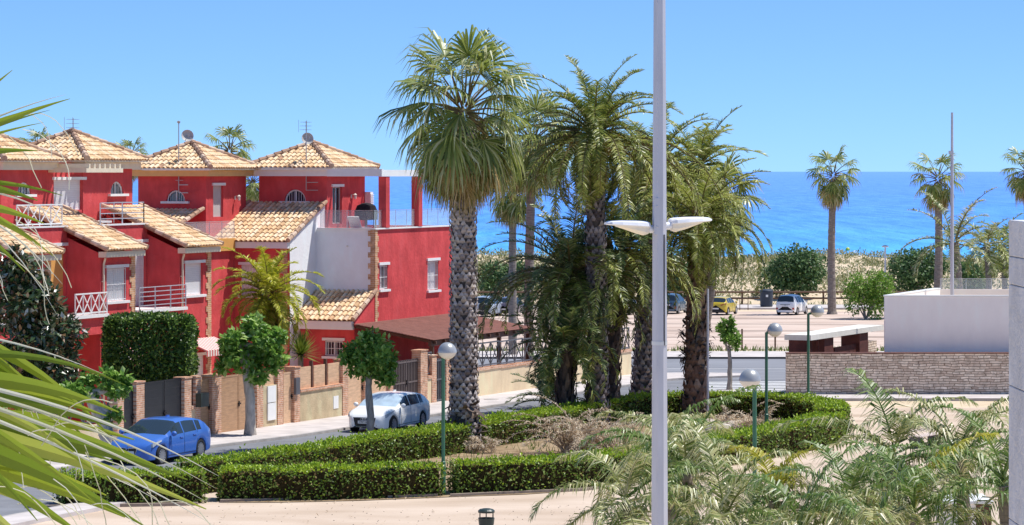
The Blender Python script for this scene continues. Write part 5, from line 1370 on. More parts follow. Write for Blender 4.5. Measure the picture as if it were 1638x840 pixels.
# ------------------------------------------------------------------ hedges
def hedge(name, path, width, height, label, seed, dens=330, closed_ends=True):
    rng = random.Random(seed)
    pts = [V(p) for p in path]
    # resample
    fine = []
    for i in range(len(pts) - 1):
        n = max(1, int((pts[i + 1] - pts[i]).length / 0.35))
        for k in range(n): fine.append(pts[i].lerp(pts[i + 1], k / n))
    fine.append(pts[-1])
    for _ in range(6):
        fine = [fine[0]] + [(fine[i - 1] + fine[i] * 2 + fine[i + 1]) / 4 for i in range(1, len(fine) - 1)] + [fine[-1]]
    t = thing(name, V((fine[0].x, fine[0].y, gz(fine[0].y))), label, 'hedge', 'clipped hedges round the planter')
    core = MB(); lf = MB(); n = len(fine)
    def fr(i):
        d = (fine[min(i + 1, n - 1)] - fine[max(i - 1, 0)]); d.z = 0; d.normalize(); return d, V((-d.y, d.x, 0))
    ring = []
    for i in range(n):
        d, s = fr(i); p = fine[i]; g = gz(p.y); w = width / 2 - .09; h = height - .09
        e = d * 0.09 * (1 if i == 0 else -1 if i == n - 1 else 0)
        ring.append([V((p.x, p.y, g)) + e - s * w, V((p.x, p.y, g + h)) + e - s * w, V((p.x, p.y, g + h)) + e + s * w, V((p.x, p.y, g)) + e + s * w])
    for i in range(n - 1):
        a, b = ring[i], ring[i + 1]
        for k in range(3): core.face([a[k], b[k], b[k + 1], a[k + 1]])
    core.face(ring[0][::-1]); core.face(ring[-1])
    for _ in range(int(n * 3)):
        i = rng.randrange(n); d, s = fr(i); p = fine[i] + s * rng.choice((-1, 1)) * (width / 2 - .05); p = V((p.x, p.y, gz(p.y)))
        core.tube([p, p + V((rng.uniform(-.2, .2), rng.uniform(-.1, .1), rng.uniform(.4, .8)))], [.016, .008], 4)
    core.build('branches', HEDGE_IN, t)
    def put(p, out, m=0):
        bump = 0.085 * mnoise.noise(p * 0.9) + .05 * mnoise.noise(p * 3.6)
        gap = mnoise.noise(p * 1.9 + V((5, 2, 9)))
        if gap < -.33 and rng.random() < .6: return
        p = p + out * (bump + rng.uniform(-.10, .045) + (rng.uniform(.05, .20) if rng.random() < .025 else 0))
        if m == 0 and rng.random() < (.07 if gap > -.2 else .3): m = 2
        d = (out * rng.uniform(0.2, 1.0) + rvec(rng) * 0.9 + UP * 0.35).normalized()
        add_leaf(lf, p, d, rng.uniform(.07, .125), rng.uniform(.045, .075), rng, m, .15, out)
    for i in range(n - 1):
        d, s = fr(i); seg = (fine[i + 1] - fine[i]).length
        for (area, kind) in ((seg * width, 't'), (seg * height, 'l'), (seg * height, 'r')):
            m = area * dens; m = int(m) + (rng.random() < m - int(m))
            for _ in range(m):
                p = fine[i].lerp(fine[i + 1], rng.random()); g = gz(p.y)
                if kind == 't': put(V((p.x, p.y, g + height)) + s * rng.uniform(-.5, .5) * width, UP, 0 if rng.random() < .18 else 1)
                else:
                    sg = -1 if kind == 'l' else 1
                    zz = rng.random()
                    if rng.random() > 0.55 + .45 * zz: continue
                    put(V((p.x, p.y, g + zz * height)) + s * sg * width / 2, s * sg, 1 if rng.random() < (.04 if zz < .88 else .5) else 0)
    for i, e in ((0, -1), (n - 1, 1)):
        d, s = fr(i)
        for _ in range(int(width * height * dens)):
            p = fine[i]; put(V((p.x, p.y, gz(p.y) + rng.random() * height)) + s * rng.uniform(-.5, .5) * width, d * e)
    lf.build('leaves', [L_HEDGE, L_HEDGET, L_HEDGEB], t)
    return t
def gp(u, v, dy=0.0):
    p = G(u, v); return V((p.x, p.y + dy, 0))
HW = 1.15
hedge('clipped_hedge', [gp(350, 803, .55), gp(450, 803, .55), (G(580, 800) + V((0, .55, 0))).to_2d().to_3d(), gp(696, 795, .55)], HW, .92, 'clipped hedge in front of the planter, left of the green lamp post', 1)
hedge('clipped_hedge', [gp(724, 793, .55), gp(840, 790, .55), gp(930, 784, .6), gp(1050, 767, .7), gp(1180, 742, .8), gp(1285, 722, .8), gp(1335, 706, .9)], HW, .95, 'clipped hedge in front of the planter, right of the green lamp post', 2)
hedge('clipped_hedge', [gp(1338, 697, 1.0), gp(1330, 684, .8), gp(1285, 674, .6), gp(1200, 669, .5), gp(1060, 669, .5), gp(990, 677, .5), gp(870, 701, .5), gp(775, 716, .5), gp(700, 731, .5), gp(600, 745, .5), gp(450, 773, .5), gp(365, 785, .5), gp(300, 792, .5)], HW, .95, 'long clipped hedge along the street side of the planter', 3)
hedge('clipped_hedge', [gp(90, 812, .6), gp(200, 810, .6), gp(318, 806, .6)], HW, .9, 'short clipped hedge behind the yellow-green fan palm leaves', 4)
# bed of the planter and its stone edging
poly_f = [gp(352, 805), gp(450, 805), gp(580, 802), gp(700, 797), gp(840, 792), gp(930, 786), gp(1050, 769), gp(1180, 744), gp(1290, 724), gp(1350, 706)]
poly_b = [gp(352, 784), gp(450, 771), gp(600, 743), gp(700, 726), gp(775, 714), gp(870, 699), gp(990, 676), gp(1060, 668), gp(1200, 668), gp(1310, 676)]
def resamp(p, n):
    out = []; L = [0]
    for i in range(len(p) - 1): L.append(L[-1] + (p[i + 1] - p[i]).length)
    for k in range(n):
        s = L[-1] * k / (n - 1)
        for i in range(len(p) - 1):
            if s <= L[i + 1] + 1e-9:
                out.append(p[i].lerp(p[i + 1], (s - L[i]) / max(1e-9, L[i + 1] - L[i]))); break
    return out
ff, bb = resamp(poly_f, 40), resamp(poly_b, 40)
rows = []
for k in range(9):
    rows.append([V((0, 0, 0)) + f.lerp(b, k / 8) for f, b in zip(ff, bb)])
rows = [[V((p.x, p.y, gz(p.y) + 0.03 + 0.10 * abs(mnoise.noise(p * 0.7)) * (0 < k < 8))) for p in r] for k, r in enumerate(rows)]
sheet('planter_bed', rows, MULCH)
EDGE = surf('edging_stone', (0.30, 0.24, 0.19), var=0.25, scale=5, rough=0.95)
for nm, a, b in (('front', 352, 700), ('front', 720, 1000)):
    P = [G(u, (805 - (u - 352) * 9 / 348) if u <= 700 else (796 - (u - 720) * .045 if u < 930 else 787 - (u - 930) * .14)) for u in range(a, b + 1, 12)]
    strip_box('path_edging', P, [p + V((0, .14, 0)) for p in P], .10, EDGE)
P = [G(u, 815 - (u - 40) * .02) for u in range(40, 326, 12)]
strip_box('path_edging', P, [p + V((0, .14, 0)) for p in P], .10, EDGE)

# ------------------------------------------------------------------ palms
def fan_palm(base, top, r0, r1, nl, pet, rad, nseg, seed, label, group, rows=0, per=9, skirt=10, el0=78, el1=-62, far=False, w=1.0, size=1.0, boot=None):
    rng = random.Random(seed); base = V(base); top = V(top)
    t = thing('fan_palm', base, label, 'palm tree', group)
    mb = MB()
    if rows: boots_trunk(mb, base, top, r0, r1, rows, per, rng, 0.55, 1.0); o = mb.build('trunk', [boot or BOOT, CORE], t)
    else: ring_trunk(mb, base, top, r0, r1, rng, rng.uniform(-.15, .15)); o = mb.build('trunk', FARTR, t)
    c = MB(); c0 = top + UP * (0.35 * size)
    for i in range(nl):
        f = (i + .5) / nl
        el = R(_lerp(el0, el1, f ** 0.85)) + rng.uniform(-.14, .14)
        az = i * 2.39996 + rng.uniform(-.3, .3)
        p = c0 + UP * (0.5 * size * (0.5 - f)) + V((math.cos(az), math.sin(az), 0)) * r1 * .5
        dr = _lerp(0.25, 1.0, min(1, f * 1.4)) * rng.uniform(.7, 1.2)
        fan_leaf(c, p, az, el, pet * rng.uniform(.85, 1.12) * (1 - .15 * f), rad * rng.uniform(.88, 1.1), nseg, dr, rng, 0, 1, w)
    c.build('crown', [L_FAN, L_PET], t)
    if skirt:
        d = MB()
        for i in range(skirt):
            az = i * 2.39996 + rng.uniform(-.4, .4); el = R(rng.uniform(-80, -28))
            p = top + UP * rng.uniform(-.35, .15) * size + V((math.cos(az), math.sin(az), 0)) * r1 * .6
            fan_leaf(d, p, az, el, pet * rng.uniform(.35, .95), rad * rng.uniform(.75, 1.05), nseg, rng.uniform(.5, 1.2), rng, 0, 0, w * .8, spread=80)
        d.build('dry_skirt', L_FANOLD, t)
    return t
GP = 'palms in the planter'; GPF = 'palms along the beach'
b = G(742, 722); bt = PX(742, 318, b.y)
big = fan_palm(b, PX(741, 205, b.y), .47, .36, 52, 1.66, 1.6, 34, 11, 'tall fan palm with thick scaly grey trunk, left of the lamp post', GP, rows=76, per=14, skirt=48, el0=84, el1=-78, w=1.0, size=1.5)
# dark torn skirt at the foot of the big palm
sk = MB(); rr = random.Random(5)
for i in range(60):
    th = i * 2.4; r = .50; o = V((math.cos(th), math.sin(th), 0)); z = rr.uniform(.15, 1.6)
    p = b + o * r + UP * z; tip = p + o * rr.uniform(.1, .5) + UP * rr.uniform(-.55, .25)
    tg = V((-o.y, o.x, 0)) * rr.uniform(.08, .16); strip(sk, [p, p.lerp(tip, .6) + o * .06, tip], [tg, tg * .9, tg * .2])
sk.build('old_leaf_bases', BOOTD, big)
p1 = G(820, 548); fan_palm(V((p1.x, 172, gz(172))), PX(820, 315, 172), .25, .20, 34, 1.0, 1.1, 22, 12, 'slender fan palm behind the big fan palm, left of the pair', 'fan palms behind the houses corner', skirt=16, size=.9)
fan_palm(V((PX(846, 0, 150).x, 150, gz(150))), PX(852, 240, 150), .25, .20, 46, 1.5, 1.45, 28, 13, 'slender fan palm with full crown touching the big fan palm, right of the pair', 'fan palms behind the houses corner', skirt=18, size=1.0)
def far_fan(u, vb, vc, y, s, seed, label):
    return fan_palm(V((PX(u, 0, y).x, y, gz(y))), PX(u + 2, vc, y), .27 * s, .19 * s, 27, 1.05 * s, 1.0 * s, 20, seed, label, GPF, skirt=15, size=s, el1=-62)
far_fan(1331, 503, 290, 244, 1.3, 21, 'lone fan palm on a slim trunk against the sea beside the white people carrier')
far_fan(1498, 500, 296, 236, 1.3, 22, 'fan palm against the sea behind the thin tall mast')
far_fan(1640, 500, 285, 230, 1.2, 23, 'fan palm cut by the right edge above the concrete column')
far_fan(365, 0, 252, 190, 1.0, 24, 'palm crown rising behind the middle tower roof')
far_fan(207, 0, 258, 190, .75, 25, 'small palm crown peeping between the two left tower roofs')
far_fan(58, 0, 248, 180, .8, 26, 'palm crown behind the leftmost tower roof')
far_fan(402, 0, 300, 200, .7, 27, 'palm glimpsed low between the two right tower roofs')

def date_palm(base, top, r0, r1, fronds, seed, label, group, mat=None, trunk='boots', rows=22, per=10, fruit=0, L=3.9, ll=.55, el0=82, el1=-35, droop=1.5, boot=None, nl=66, w=.042, cat='palm tree', name='date_palm', azf=None, mix=None, sag=.35, skirt=0, hang=0, hangl=1.2):
    rng = random.Random(seed); base = V(base); top = V(top); t = thing(name, base, label, cat, group)
    if trunk == 'boots':
        mb = MB(); boots_trunk(mb, base, top, r0, r1, rows, per, rng, .6, 1.0); mb.build('trunk', [boot or BOOTD, CORE], t)
    elif trunk == 'ring':
        mb = MB(); ring_trunk(mb, base, top, r0, r1, rng, 0.1); mb.build('trunk', FARTR, t)
    c = MB(); mats = [mat or L_DATE, L_PET] + ([mix[0]] if mix else [])
    for i in range(fronds):
        f = (i + .5) / fronds; az = i * 2.39996 + rng.uniform(-.35, .35)
        if azf: az = azf(i, az, rng)
        el = R(_lerp(el0, el1, f ** .9)) + rng.uniform(-.12, .12)
        mi = 0
        if mix and rng.random() < mix[1](f): mi = 2
        feather_frond(c, top + UP * (.25 - .4 * f) + V((math.cos(az), math.sin(az), 0)) * r1 * .6, az, el, L * rng.uniform(.82, 1.1), droop * (.62 + .5 * min(1, f * 1.8)) * rng.uniform(.8, 1.2), nl, ll, w, rng, mi, 1, sag=sag, vee=.55)
    for i in range(hang):
        az = i * 2.39996 + rng.uniform(-.4, .4)
        feather_frond(c, top - UP * rng.uniform(0, .4) + V((math.cos(az), math.sin(az), 0)) * r1, az, R(rng.uniform(-5, 25)), L * hangl * rng.uniform(.85, 1.15), rng.uniform(1.75, 2.1), nl, ll, w, rng, 2 if mix else 0, 1, sag=sag * 1.5, vee=.4)
    c.build('crown', mats, t)
    if fruit:
        d = MB()
        for i in range(fruit):
            az = i * 2.39996 + .4; h = V((math.cos(az), math.sin(az), 0)); p0 = top + UP * -.1 + h * r1
            tip = p0 + h * rng.uniform(.45, .8) - UP * rng.uniform(-.05, .5)
            strip(d, [p0, p0.lerp(tip, .5) + UP * .25, tip], [UP * .04, UP * .04, UP * .03])
            for _ in range(45):
                q = p0.lerp(tip, rng.uniform(.5, 1.0)) + UP * .08
                e = q + h * rng.uniform(0, .22) + rvec(rng) * .22 - UP * rng.uniform(.1, .42); sd = rvec(rng) * .014
                strip(d, [q, q.lerp(e, .6) + h * .05, e], [sd, sd, sd * .4])
        d.build('fruit_stalks', L_FRUIT, t)
    if skirt:
        d = MB()
        for i in range(skirt):
            az = i * 2.39996; feather_frond(d, top - UP * rng.uniform(.1, .6), az, R(rng.uniform(-75, -45)), L * rng.uniform(.4, .75), .3, 34, ll * .8, w, rng, 0, 0, sag=.6)
        d.build('dry_skirt', L_DRY, t)
    return t
yb = G(955, 684).y
date_palm(G(955, 684), PX(952, 216, yb), .40, .30, 74, 31, 'tallest date palm of the planter with orange fruit stalks', GP, rows=64, per=12, fruit=14, L=3.7, ll=.5, el0=88, el1=-50, droop=2.0, boot=BOOTG, hang=22, hangl=1.55, mix=(L_DATE2, lambda f: .15 + .5 * (f > .55)))
yb2 = G(1024, 662).y
date_palm(G(1024, 662), PX(1046, 275, yb2), .38, .30, 60, 32, 'date palm right behind the tall lamp post with greyish straight trunk', GP, rows=60, per=12, hang=14, fruit=8, L=3.6, ll=.52, el0=80, el1=-60, droop=1.9, boot=BOOTG, hangl=1.4, mix=(L_DATE2, lambda f: .35 + .3 * (f > .5)))
yb3 = G(1112, 672).y
c3 = date_palm(G(1112, 672), PX(1118, 352, yb3), .46, .26, 58, 33, 'date palm with shaggy brown trunk right of the tall lamp post', GP, rows=26, per=9, hang=12, fruit=6, L=3.3, ll=.5, el0=78, el1=-60, droop=1.75, boot=BOOTR, mat=L_DATE2, mix=(L_DATE, lambda f: .25), sag=.5)
sk = MB(); rr = random.Random(8); bb3 = G(1112, 672)
for i in range(260):
    th = i * 2.4; z = rr.uniform(.1, 4.3); r = .42 + .14 * math.sin(z * 2.2 + 1); o = V((math.cos(th), math.sin(th), 0))
    p = bb3 + o * r * .9 + UP * z; tip = p + o * rr.uniform(.12, .38) + UP * rr.uniform(-.35, .25) + V((-o.y, o.x, 0)) * rr.uniform(-.2, .2)
    tg = (V((-o.y, o.x, 0)) * rr.uniform(.06, .13)); strip(sk, [p, p.lerp(tip, .55) + o * .05 + UP * .05, tip], [tg, tg * .8, tg * .15])
sk.build('old_leaf_bases', BOOTD, c3)
yb4 = G(940, 690).y
date_palm(V((PX(905, 0, yb4 + 3).x, yb4 + 3, gz(yb4 + 3))), PX(912, 440, yb4 + 3), .34, .28, 66, 34, 'shorter dark date palm whose fronds reach the cream wall', GP, rows=18, hang=16, hangl=1.2, L=4.0, ll=.52, el0=78, el1=-50, droop=1.75, mat=L_DATED, mix=(L_DATE, lambda f: .25))
date_palm(V((PX(975, 0, yb4 + 4).x, yb4 + 4, gz(yb4 + 4))), PX(985, 400, yb4 + 4), .33, .27, 60, 35, 'dark date palm in the middle of the clump under the tallest crown', GP, rows=22, hang=16, hangl=1.3, L=3.6, ll=.5, el0=70, el1=-60, droop=1.8, mat=L_DATED, fruit=6, mix=(L_DATE2, lambda f: .2))
date_palm(V((PX(900, 0, yb4 + 1).x, yb4 + 1, gz(yb4 + 1))), PX(905, 560, yb4 + 1), .3, .26, 36, 39, 'lowest bushy date palm hiding the trunk feet left of the tall lamp post', GP, rows=8, L=2.4, ll=.45, el0=82, el1=-25, droop=1.7, mat=L_DATED, mix=(L_DATE, lambda f: .5))
date_palm(G(880, 668), G(882, 655) + UP * .35, .15, .12, 22, 36, 'low dark palm offshoot spreading at the foot of the clump', GP, trunk=None, L=2.3, ll=.42, el0=72, el1=-5, droop=.9, mat=L_DATED, nl=44)
ywp = 125
fan_palm(V((PX(1106, 0, ywp).x, ywp, gz(ywp))), PX(1150, 335, ywp), .28, .22, 34, 1.1, 1.15, 26, 37, 'fan palm with orange dry leaves behind the shaggy trunk palm', GP, skirt=16, size=1.0)
date_palm(V((PX(1116, 0, 126).x, 126, gz(126))), PX(1118, 268, 126), .3, .25, 46, 38, 'pale green date palm crown behind the shaggy trunk palm', GP, trunk='ring', L=2.9, ll=.48, el0=80, el1=-65, droop=1.5, mat=L_DATE2, mix=(L_DATE, lambda f: .45))

# queen palms by the white building
date_palm(V((PX(1532, 0, 150).x, 150, gz(150))), PX(1526, 388, 150), .40, .24, 16, 41, 'sparse feather palm with pale thick trunk behind the white building', GPF, trunk='ring', L=3.3, ll=.55, el0=85, el1=-12, droop=1.5, mat=L_GREY, nl=44, w=.05, name='feather_palm', sag=.6)
date_palm(V((PX(1582, 0, 158).x, 158, gz(158))), PX(1578, 395, 158), .17, .14, 20, 42, 'leafy small palm right of the pale thick trunk', GPF, trunk='ring', L=2.0, ll=.5, el0=80, el1=-50, droop=1.5, mat=L_DATE2, nl=36, w=.05, name='feather_palm', mix=(L_GREY, lambda f: .3))
date_palm(V((PX(1606, 0, 162).x, 162, gz(162))), PX(1604, 392, 162), .17, .14, 22, 43, 'leafy small palm against the concrete column', GPF, trunk='ring', L=2.0, ll=.5, el0=80, el1=-60, droop=1.6, mat=L_DATE, nl=36, w=.05, name='feather_palm', mix=(L_DATE2, lambda f: .5))

# ragged feather palms in the lower right, their crowns a storey below the camera
GR = 'ragged feather palms in front of the path'
def near_palm(u, v, y, seed, label, L=2.7, n=24, el0=80, el1=-25, mat=None, mix=None, droop=1.5, ll=.56, keep=.95, yel=0):
    c = PX(u, v, y); t = thing('feather_palm', V((c.x, y, gz(y))), label, 'palm tree', GR); rng = random.Random(seed)
    mb = MB(); ring_trunk(mb, V((c.x, y, gz(y))), c, .16, .11, rng, .12); mb.build('trunk', FARTR, t)
    m = MB(); ms = [mat or L_GREY, L_PET, (mix or L_GREYG), L_YEL]
    for i in range(n):
        f = (i + .5) / n; az = i * 2.39996 + rng.uniform(-.4, .4)
        mi = 2 if rng.random() < (.55 if f < .4 else .3) else 0
        if i < yel: mi = 3
        feather_frond(m, c + UP * (.2 - .3 * f), az, R(_lerp(el0, el1, f)) + rng.uniform(-.15, .15), L * rng.uniform(.8, 1.12), droop * rng.uniform(.7, 1.3), 58, ll * rng.uniform(.85, 1.1), .030, rng, mi, mi, sag=1.2, vee=.30, keep=keep, jit=.13)
    m.build('crown', ms, t); return t
near_palm(1000, 806, 58, 51, 'ragged feather palm left of the tall lamp post at the bottom edge', 2.4, 15, el1=-45)
near_palm(1098, 758, 60, 52, 'green feather palm just right of the tall lamp post', 2.5, 16, mat=L_GREYG, mix=L_GREY)
near_palm(1065, 735, 63, 66, 'straw coloured feather palm right behind the tall lamp post in front of the planter', 2.1, 14, el1=-35)
near_palm(1160, 845, 55, 53, 'greyish feather palm right of the lamp post at the bottom edge', 2.4, 15)
near_palm(1238, 802, 57, 54, 'bushy green feather palm below the globe lamp with yellowish spear leaves', 1.5, 16, mat=L_GREYG, mix=L_GREY, yel=3, el1=-50)
near_palm(1358, 812, 54, 55, 'feather palm with drooping grey leaflets in the middle of the sandy path', 2.3, 13)
near_palm(1430, 735, 56, 56, 'tall grey-green feather palm in front of the stone wall', 2.2, 15, el1=-50)
near_palm(1535, 738, 56, 57, 'dark green feather palm in front of the stone wall near the concrete column', 2.4, 16, mat=L_GREYG, mix=L_GREY)
near_palm(1462, 828, 51, 58, 'feather palm with one yellow frond at the bottom right', 2.2, 14, yel=1)
near_palm(1605, 778, 52, 59, 'feather palm whose fronds touch the concrete column', 2.3, 14)
near_palm(1282, 862, 50, 60, 'low grey feather palm cut by the bottom edge', 1.8, 12)
near_palm(1400, 880, 49, 62, 'small feather palm cut by the bottom edge near the kiosk', 1.8, 12, mat=L_GREYG, mix=L_GREY)

# palms of the gardens
ya = HG(a_of(440, 5.2), 5.2)
t = date_palm(ya, PX(430, 476, ya.y), .16, .12, 56, 71, 'yellow-green feathery palm in the garden under the barred window', 'garden plants', trunk='ring', L=2.5, ll=.46, el0=85, el1=-65, droop=1.9, mat=L_ARECA, nl=56, w=.05, name='garden_palm', cat='palm tree', mix=(L_ARECAB, lambda f: .15 + .5 * f), sag=.5)
yv = HG(a_of(480, 4.2), 4.2); t = thing('yucca', yv, 'spiky yellow-green rosette plant above the beige wall', 'plant', 'garden plants'); rr = random.Random(72)
mb = MB(); c = PX(481, 568, yv.y); mb.tube([yv, c], [.14, .12], 8); mb.build('trunk', BARK, t)
mb = MB()
for i in range(150):
    az = i * 2.4; el = R(_lerp(88, -15, (i + .5) / 150)); d = V((math.cos(az) * math.cos(el), math.sin(az) * math.cos(el), math.sin(el)))
    s = d.cross(UP).normalized() * .035; l = rr.uniform(.8, 1.1); strip(mb, [c, c + d * l * .5, c + d * l - UP * .05], [s, s, s * .1])
mb.build('leaves', L_YUCCA, t)

# ------------------------------------------------------------------ trees
GT = 'street trees'
p = HG(a_of(400, 1.6), 1.6)
leaf_tree('street_tree', p, [(0, 0, 0), (.0, 0, 1.5), (-.12, 0, 2.5), (-.45, 0, 3.4)], .21, .12, [((-.2, 0, 2.9), (.8, .8, .65)), ((.35, .1, 3.6), (.65, .7, .65)), ((-.6, -.1, 3.4), (.5, .6, .6)), ((.0, .2, 4.05), (.5, .5, .4)), ((.8, 0, 2.9), (.5, .5, .6)), ((.3, -.3, 2.3), (.4, .4, .35)), ((1.05, 0, 3.7), (.25, .3, .35)), ((-.95, 0, 2.7), (.3, .3, .35))], 2700, .26, .17, L_TREE, BARK_PALE, 'leafy street tree with pale trunk in front of the brown board gate', 'tree', GT, 81)
p = HG(-3.2, -5.7); y = p.y; kx = (591 - CX) * y / FPX
p = V((kx, y, gz(y)))
leaf_tree('street_tree', p, [(0, 0, 0), (.03, 0, 1.3), (-.03, 0, 2.3), (0, 0, 2.7)], .14, .11, [((0, 0, 3.35), (.78, .78, .72)), ((-.5, 0, 3.3), (.45, .5, .5)), ((.5, .1, 3.1), (.45, .5, .55)), ((.1, -.1, 3.85), (.5, .5, .35)), ((.62, 0, 2.55), (.35, .3, .35)), ((-.1, 0, 2.75), (.6, .5, .3))], 2600, .21, .14, L_TREE, BARK, 'round-headed slim street tree in front of the white hatchback', 'tree', GT, 82)
p = HG(a_of(168, 1.6), 1.6)
leaf_tree('street_tree', p, [(0, 0, 0), (.12, 0, .7), (-.15, 0, 1.5), (-.55, 0, 2.3)], .30, .2, [((-.85, 0, 2.25), (.5, .4, .42)), ((.38, 0, 2.45), (.36, .36, .62)), ((-.5, .1, 2.75), (.34, .35, .26)), ((.32, 0, 1.55), (.24, .3, .25))], 1100, .24, .17, L_TREE, BARK_PALE, 'gnarled street tree with leaning forked trunk left of the black gate', 'tree', GT, 83)
p = V((PX(1167, 0, 138).x, 138, gz(138)))
leaf_tree('street_tree', p, [(0, 0, 0), (.02, 0, 1.2), (-.02, 0, 2.0)], .13, .08, [((-.1, 0, 2.6), (.42, .4, .5)), ((-.3, 0, 3.0), (.2, .2, .35)), ((.12, 0, 3.05), (.15, .15, .5)), ((.3, 0, 2.4), (.2, .25, .45))], 950, .2, .13, L_TREE, BARK, 'small young street tree by the zebra crossing', 'tree', GT, 84)
# clipped block tree over the black gates
a = a_of(240, 5.0); p = HG(a, 5.0); y = p.y
t = thing('clipped_tree', p, 'dark tree clipped into a box behind the black gates', 'tree', 'garden trees'); rr = random.Random(91)
zc = zv(556, y); hw = 70 * y / FPX; hh = 51 * y / FPX; c = V((PX(240, 0, y).x, y, zc))
mb = MB(); mb.tube([p, c], [.16, .12], 8)
for k in range(8): mb.tube([c - UP * hh * .8, c + V((rr.uniform(-1, 1) * hw * .8, rr.uniform(-.6, .6), rr.uniform(-.6, .7) * hh))], [.06, .02], 5)
mb.build('trunk', BARK, t)
mb = MB()
for _ in range(26000):
    q = [rr.uniform(-1, 1) for _ in range(3)]
    k = rr.randrange(3); 
    if rr.random() < .8: q[k] = math.copysign(rr.uniform(.86, 1.0), q[k])
    o = V((q[0], q[1], q[2])); l = (abs(o.x) ** 6 + abs(o.y) ** 6 + abs(o.z) ** 6) ** (1 / 6)
    if l > 1: o /= l
    pp = c + V((o.x * hw, o.y * 1.25, o.z * hh)); pp += rvec(rr) * .05 + V((1, 1, 1)) * .10 * mnoise.noise(pp * 1.6)
    add_leaf(mb, pp, (o * .5 + rvec(rr) - UP * .1).normalized(), rr.uniform(.10, .18), rr.uniform(.06, .10), rr, 0, .15, o + UP * .5)
mb.build('crown', L_FICUS, t)
# rubber tree at the left
a = a_of(62, 5.0); p = HG(a, 5.0); y = p.y; k = y / FPX
def cl(u, v, r, dy=0.0): return (V(((u - CX) * k - p.x, dy, zv(v, y) - p.z)), r)
leaf_tree('rubber_tree', p, [(0, 0, 0), (.1, 0, 1.2), (0, 0, 2.4)], .22, .14, [cl(66, 560, (1.45, 1.3, 1.3)), cl(30, 500, (1.1, 1, 1.0)), cl(95, 525, (.85, .8, .85)), cl(50, 450, (.6, .6, .7)), cl(20, 425, (.6, .5, .6)), cl(100, 600, (.95, .9, .9)), cl(20, 600, (1.1, 1, 1)), cl(5, 465, (.8, .7, .9)), cl(75, 490, (.6, .6, .6))], 7800, .30, .15, L_RUBBER, BARK, 'big dark rubber tree with glossy leaves in front of the left house', 'tree', 'garden trees', 92)
p = HG(a_of(12, 3.6), 3.6); shrub('garden_shrub', p, [(V((-.3, 0, 1.0)), (.8, .6, .8)), (V((.2, 0, 1.5)), (.6, .5, .6))], 900, .14, .09, L_LIGHT, 'light green shrub at the left edge below the rubber tree', 'shrub', 'garden plants', 93)

# ------------------------------------------------------------------ dune vegetation
GD = 'bushes on the dune'
def bush(u, v, y, wpx, hpx, n, mat, label, seed, L=.36, W=.22):
    k = y / FPX; z = zv(v, y); w = wpx * k / 2; h = hpx * k; rr = random.Random(seed); base = V(((u - CX) * k, y, z))
    cl = []
    for i in range(7):
        cl.append((V((rr.uniform(-.65, .65) * w, rr.uniform(-.5, .5) * w, h * rr.uniform(.3, .68))), (w * rr.uniform(.34, .55), w * .45, h * rr.uniform(.3, .42))))
    return shrub('dune_bush', base, cl, n, L, W, mat, label, 'bush', GD, seed)
bush(1266, 474, 275, 130, 82, 5200, L_BUSH, 'large dark green bush behind the dark beach bin', 101)
bush(1475, 470, 270, 125, 76, 4600, L_BUSH, 'large dark green bush left of the slim palm behind the white building', 102)
bush(812, 474, 275, 90, 60, 3000, L_BUSH, 'dark green bush above the two cars beside the big palm trunk', 103)
bush(1080, 478, 276, 100, 70, 3000, L_BUSH, 'dark green bush glimpsed behind the tall lamp post', 104)
bush(1385, 512, 232, 84, 76, 3800, L_LIGHT, 'light green leafy bush left of the white building', 105, .24, .15)
bush(780, 465, 285, 60, 50, 1200, L_OLIVE, 'yellowish dune bush right beside the big palm trunk', 106)
bush(1560, 470, 268, 90, 50, 1800, L_BUSH, 'green bush behind the pale thick palm trunk', 107)
# scrub: the dune's low cover
rr = random.Random(110); mb = MB()
for _ in range(6500):
    x = rr.uniform(-45, 62); y = rr.uniform(272, 345)
    w_ = min(1, (y - 270) / 25) * min(1, (400 - y) / 30)
    z = gz(y) + w_ * (0.85 * mnoise.noise(V((x * 0.07, y * 0.06, 3.1))) + 0.22 * mnoise.noise(V((x * 0.35, y * 0.3, 8.1))))
    if mnoise.noise(V((x * .12, y * .12, 1.7))) < -.3: continue
    s = rr.uniform(.3, 1.0); blob_leaves(mb, (x, y, z + s * .25), (s, s, s * .5), 14, .36, .15, rr, up=.9)
o = mb.build('dune_scrub', L_OLIVE); tag(o, kind='stuff')
mb = MB()
for _ in range(5200):
    x = rr.uniform(-30, 48); y = rr.uniform(176.3, 181.5) if rr.random() < .8 else rr.uniform(262.2, 268); p = V((x, y, gz(y))); h = rr.uniform(.15, .42)
    d = (UP + rvec(rr) * .5).normalized(); s = rvec(rr) * .035; strip(mb, [p, p + d * h * .6, p + d * h], [s, s * .8, s * .1])
o = mb.build('verge_grass', L_GRASS); tag(o, kind='stuff')
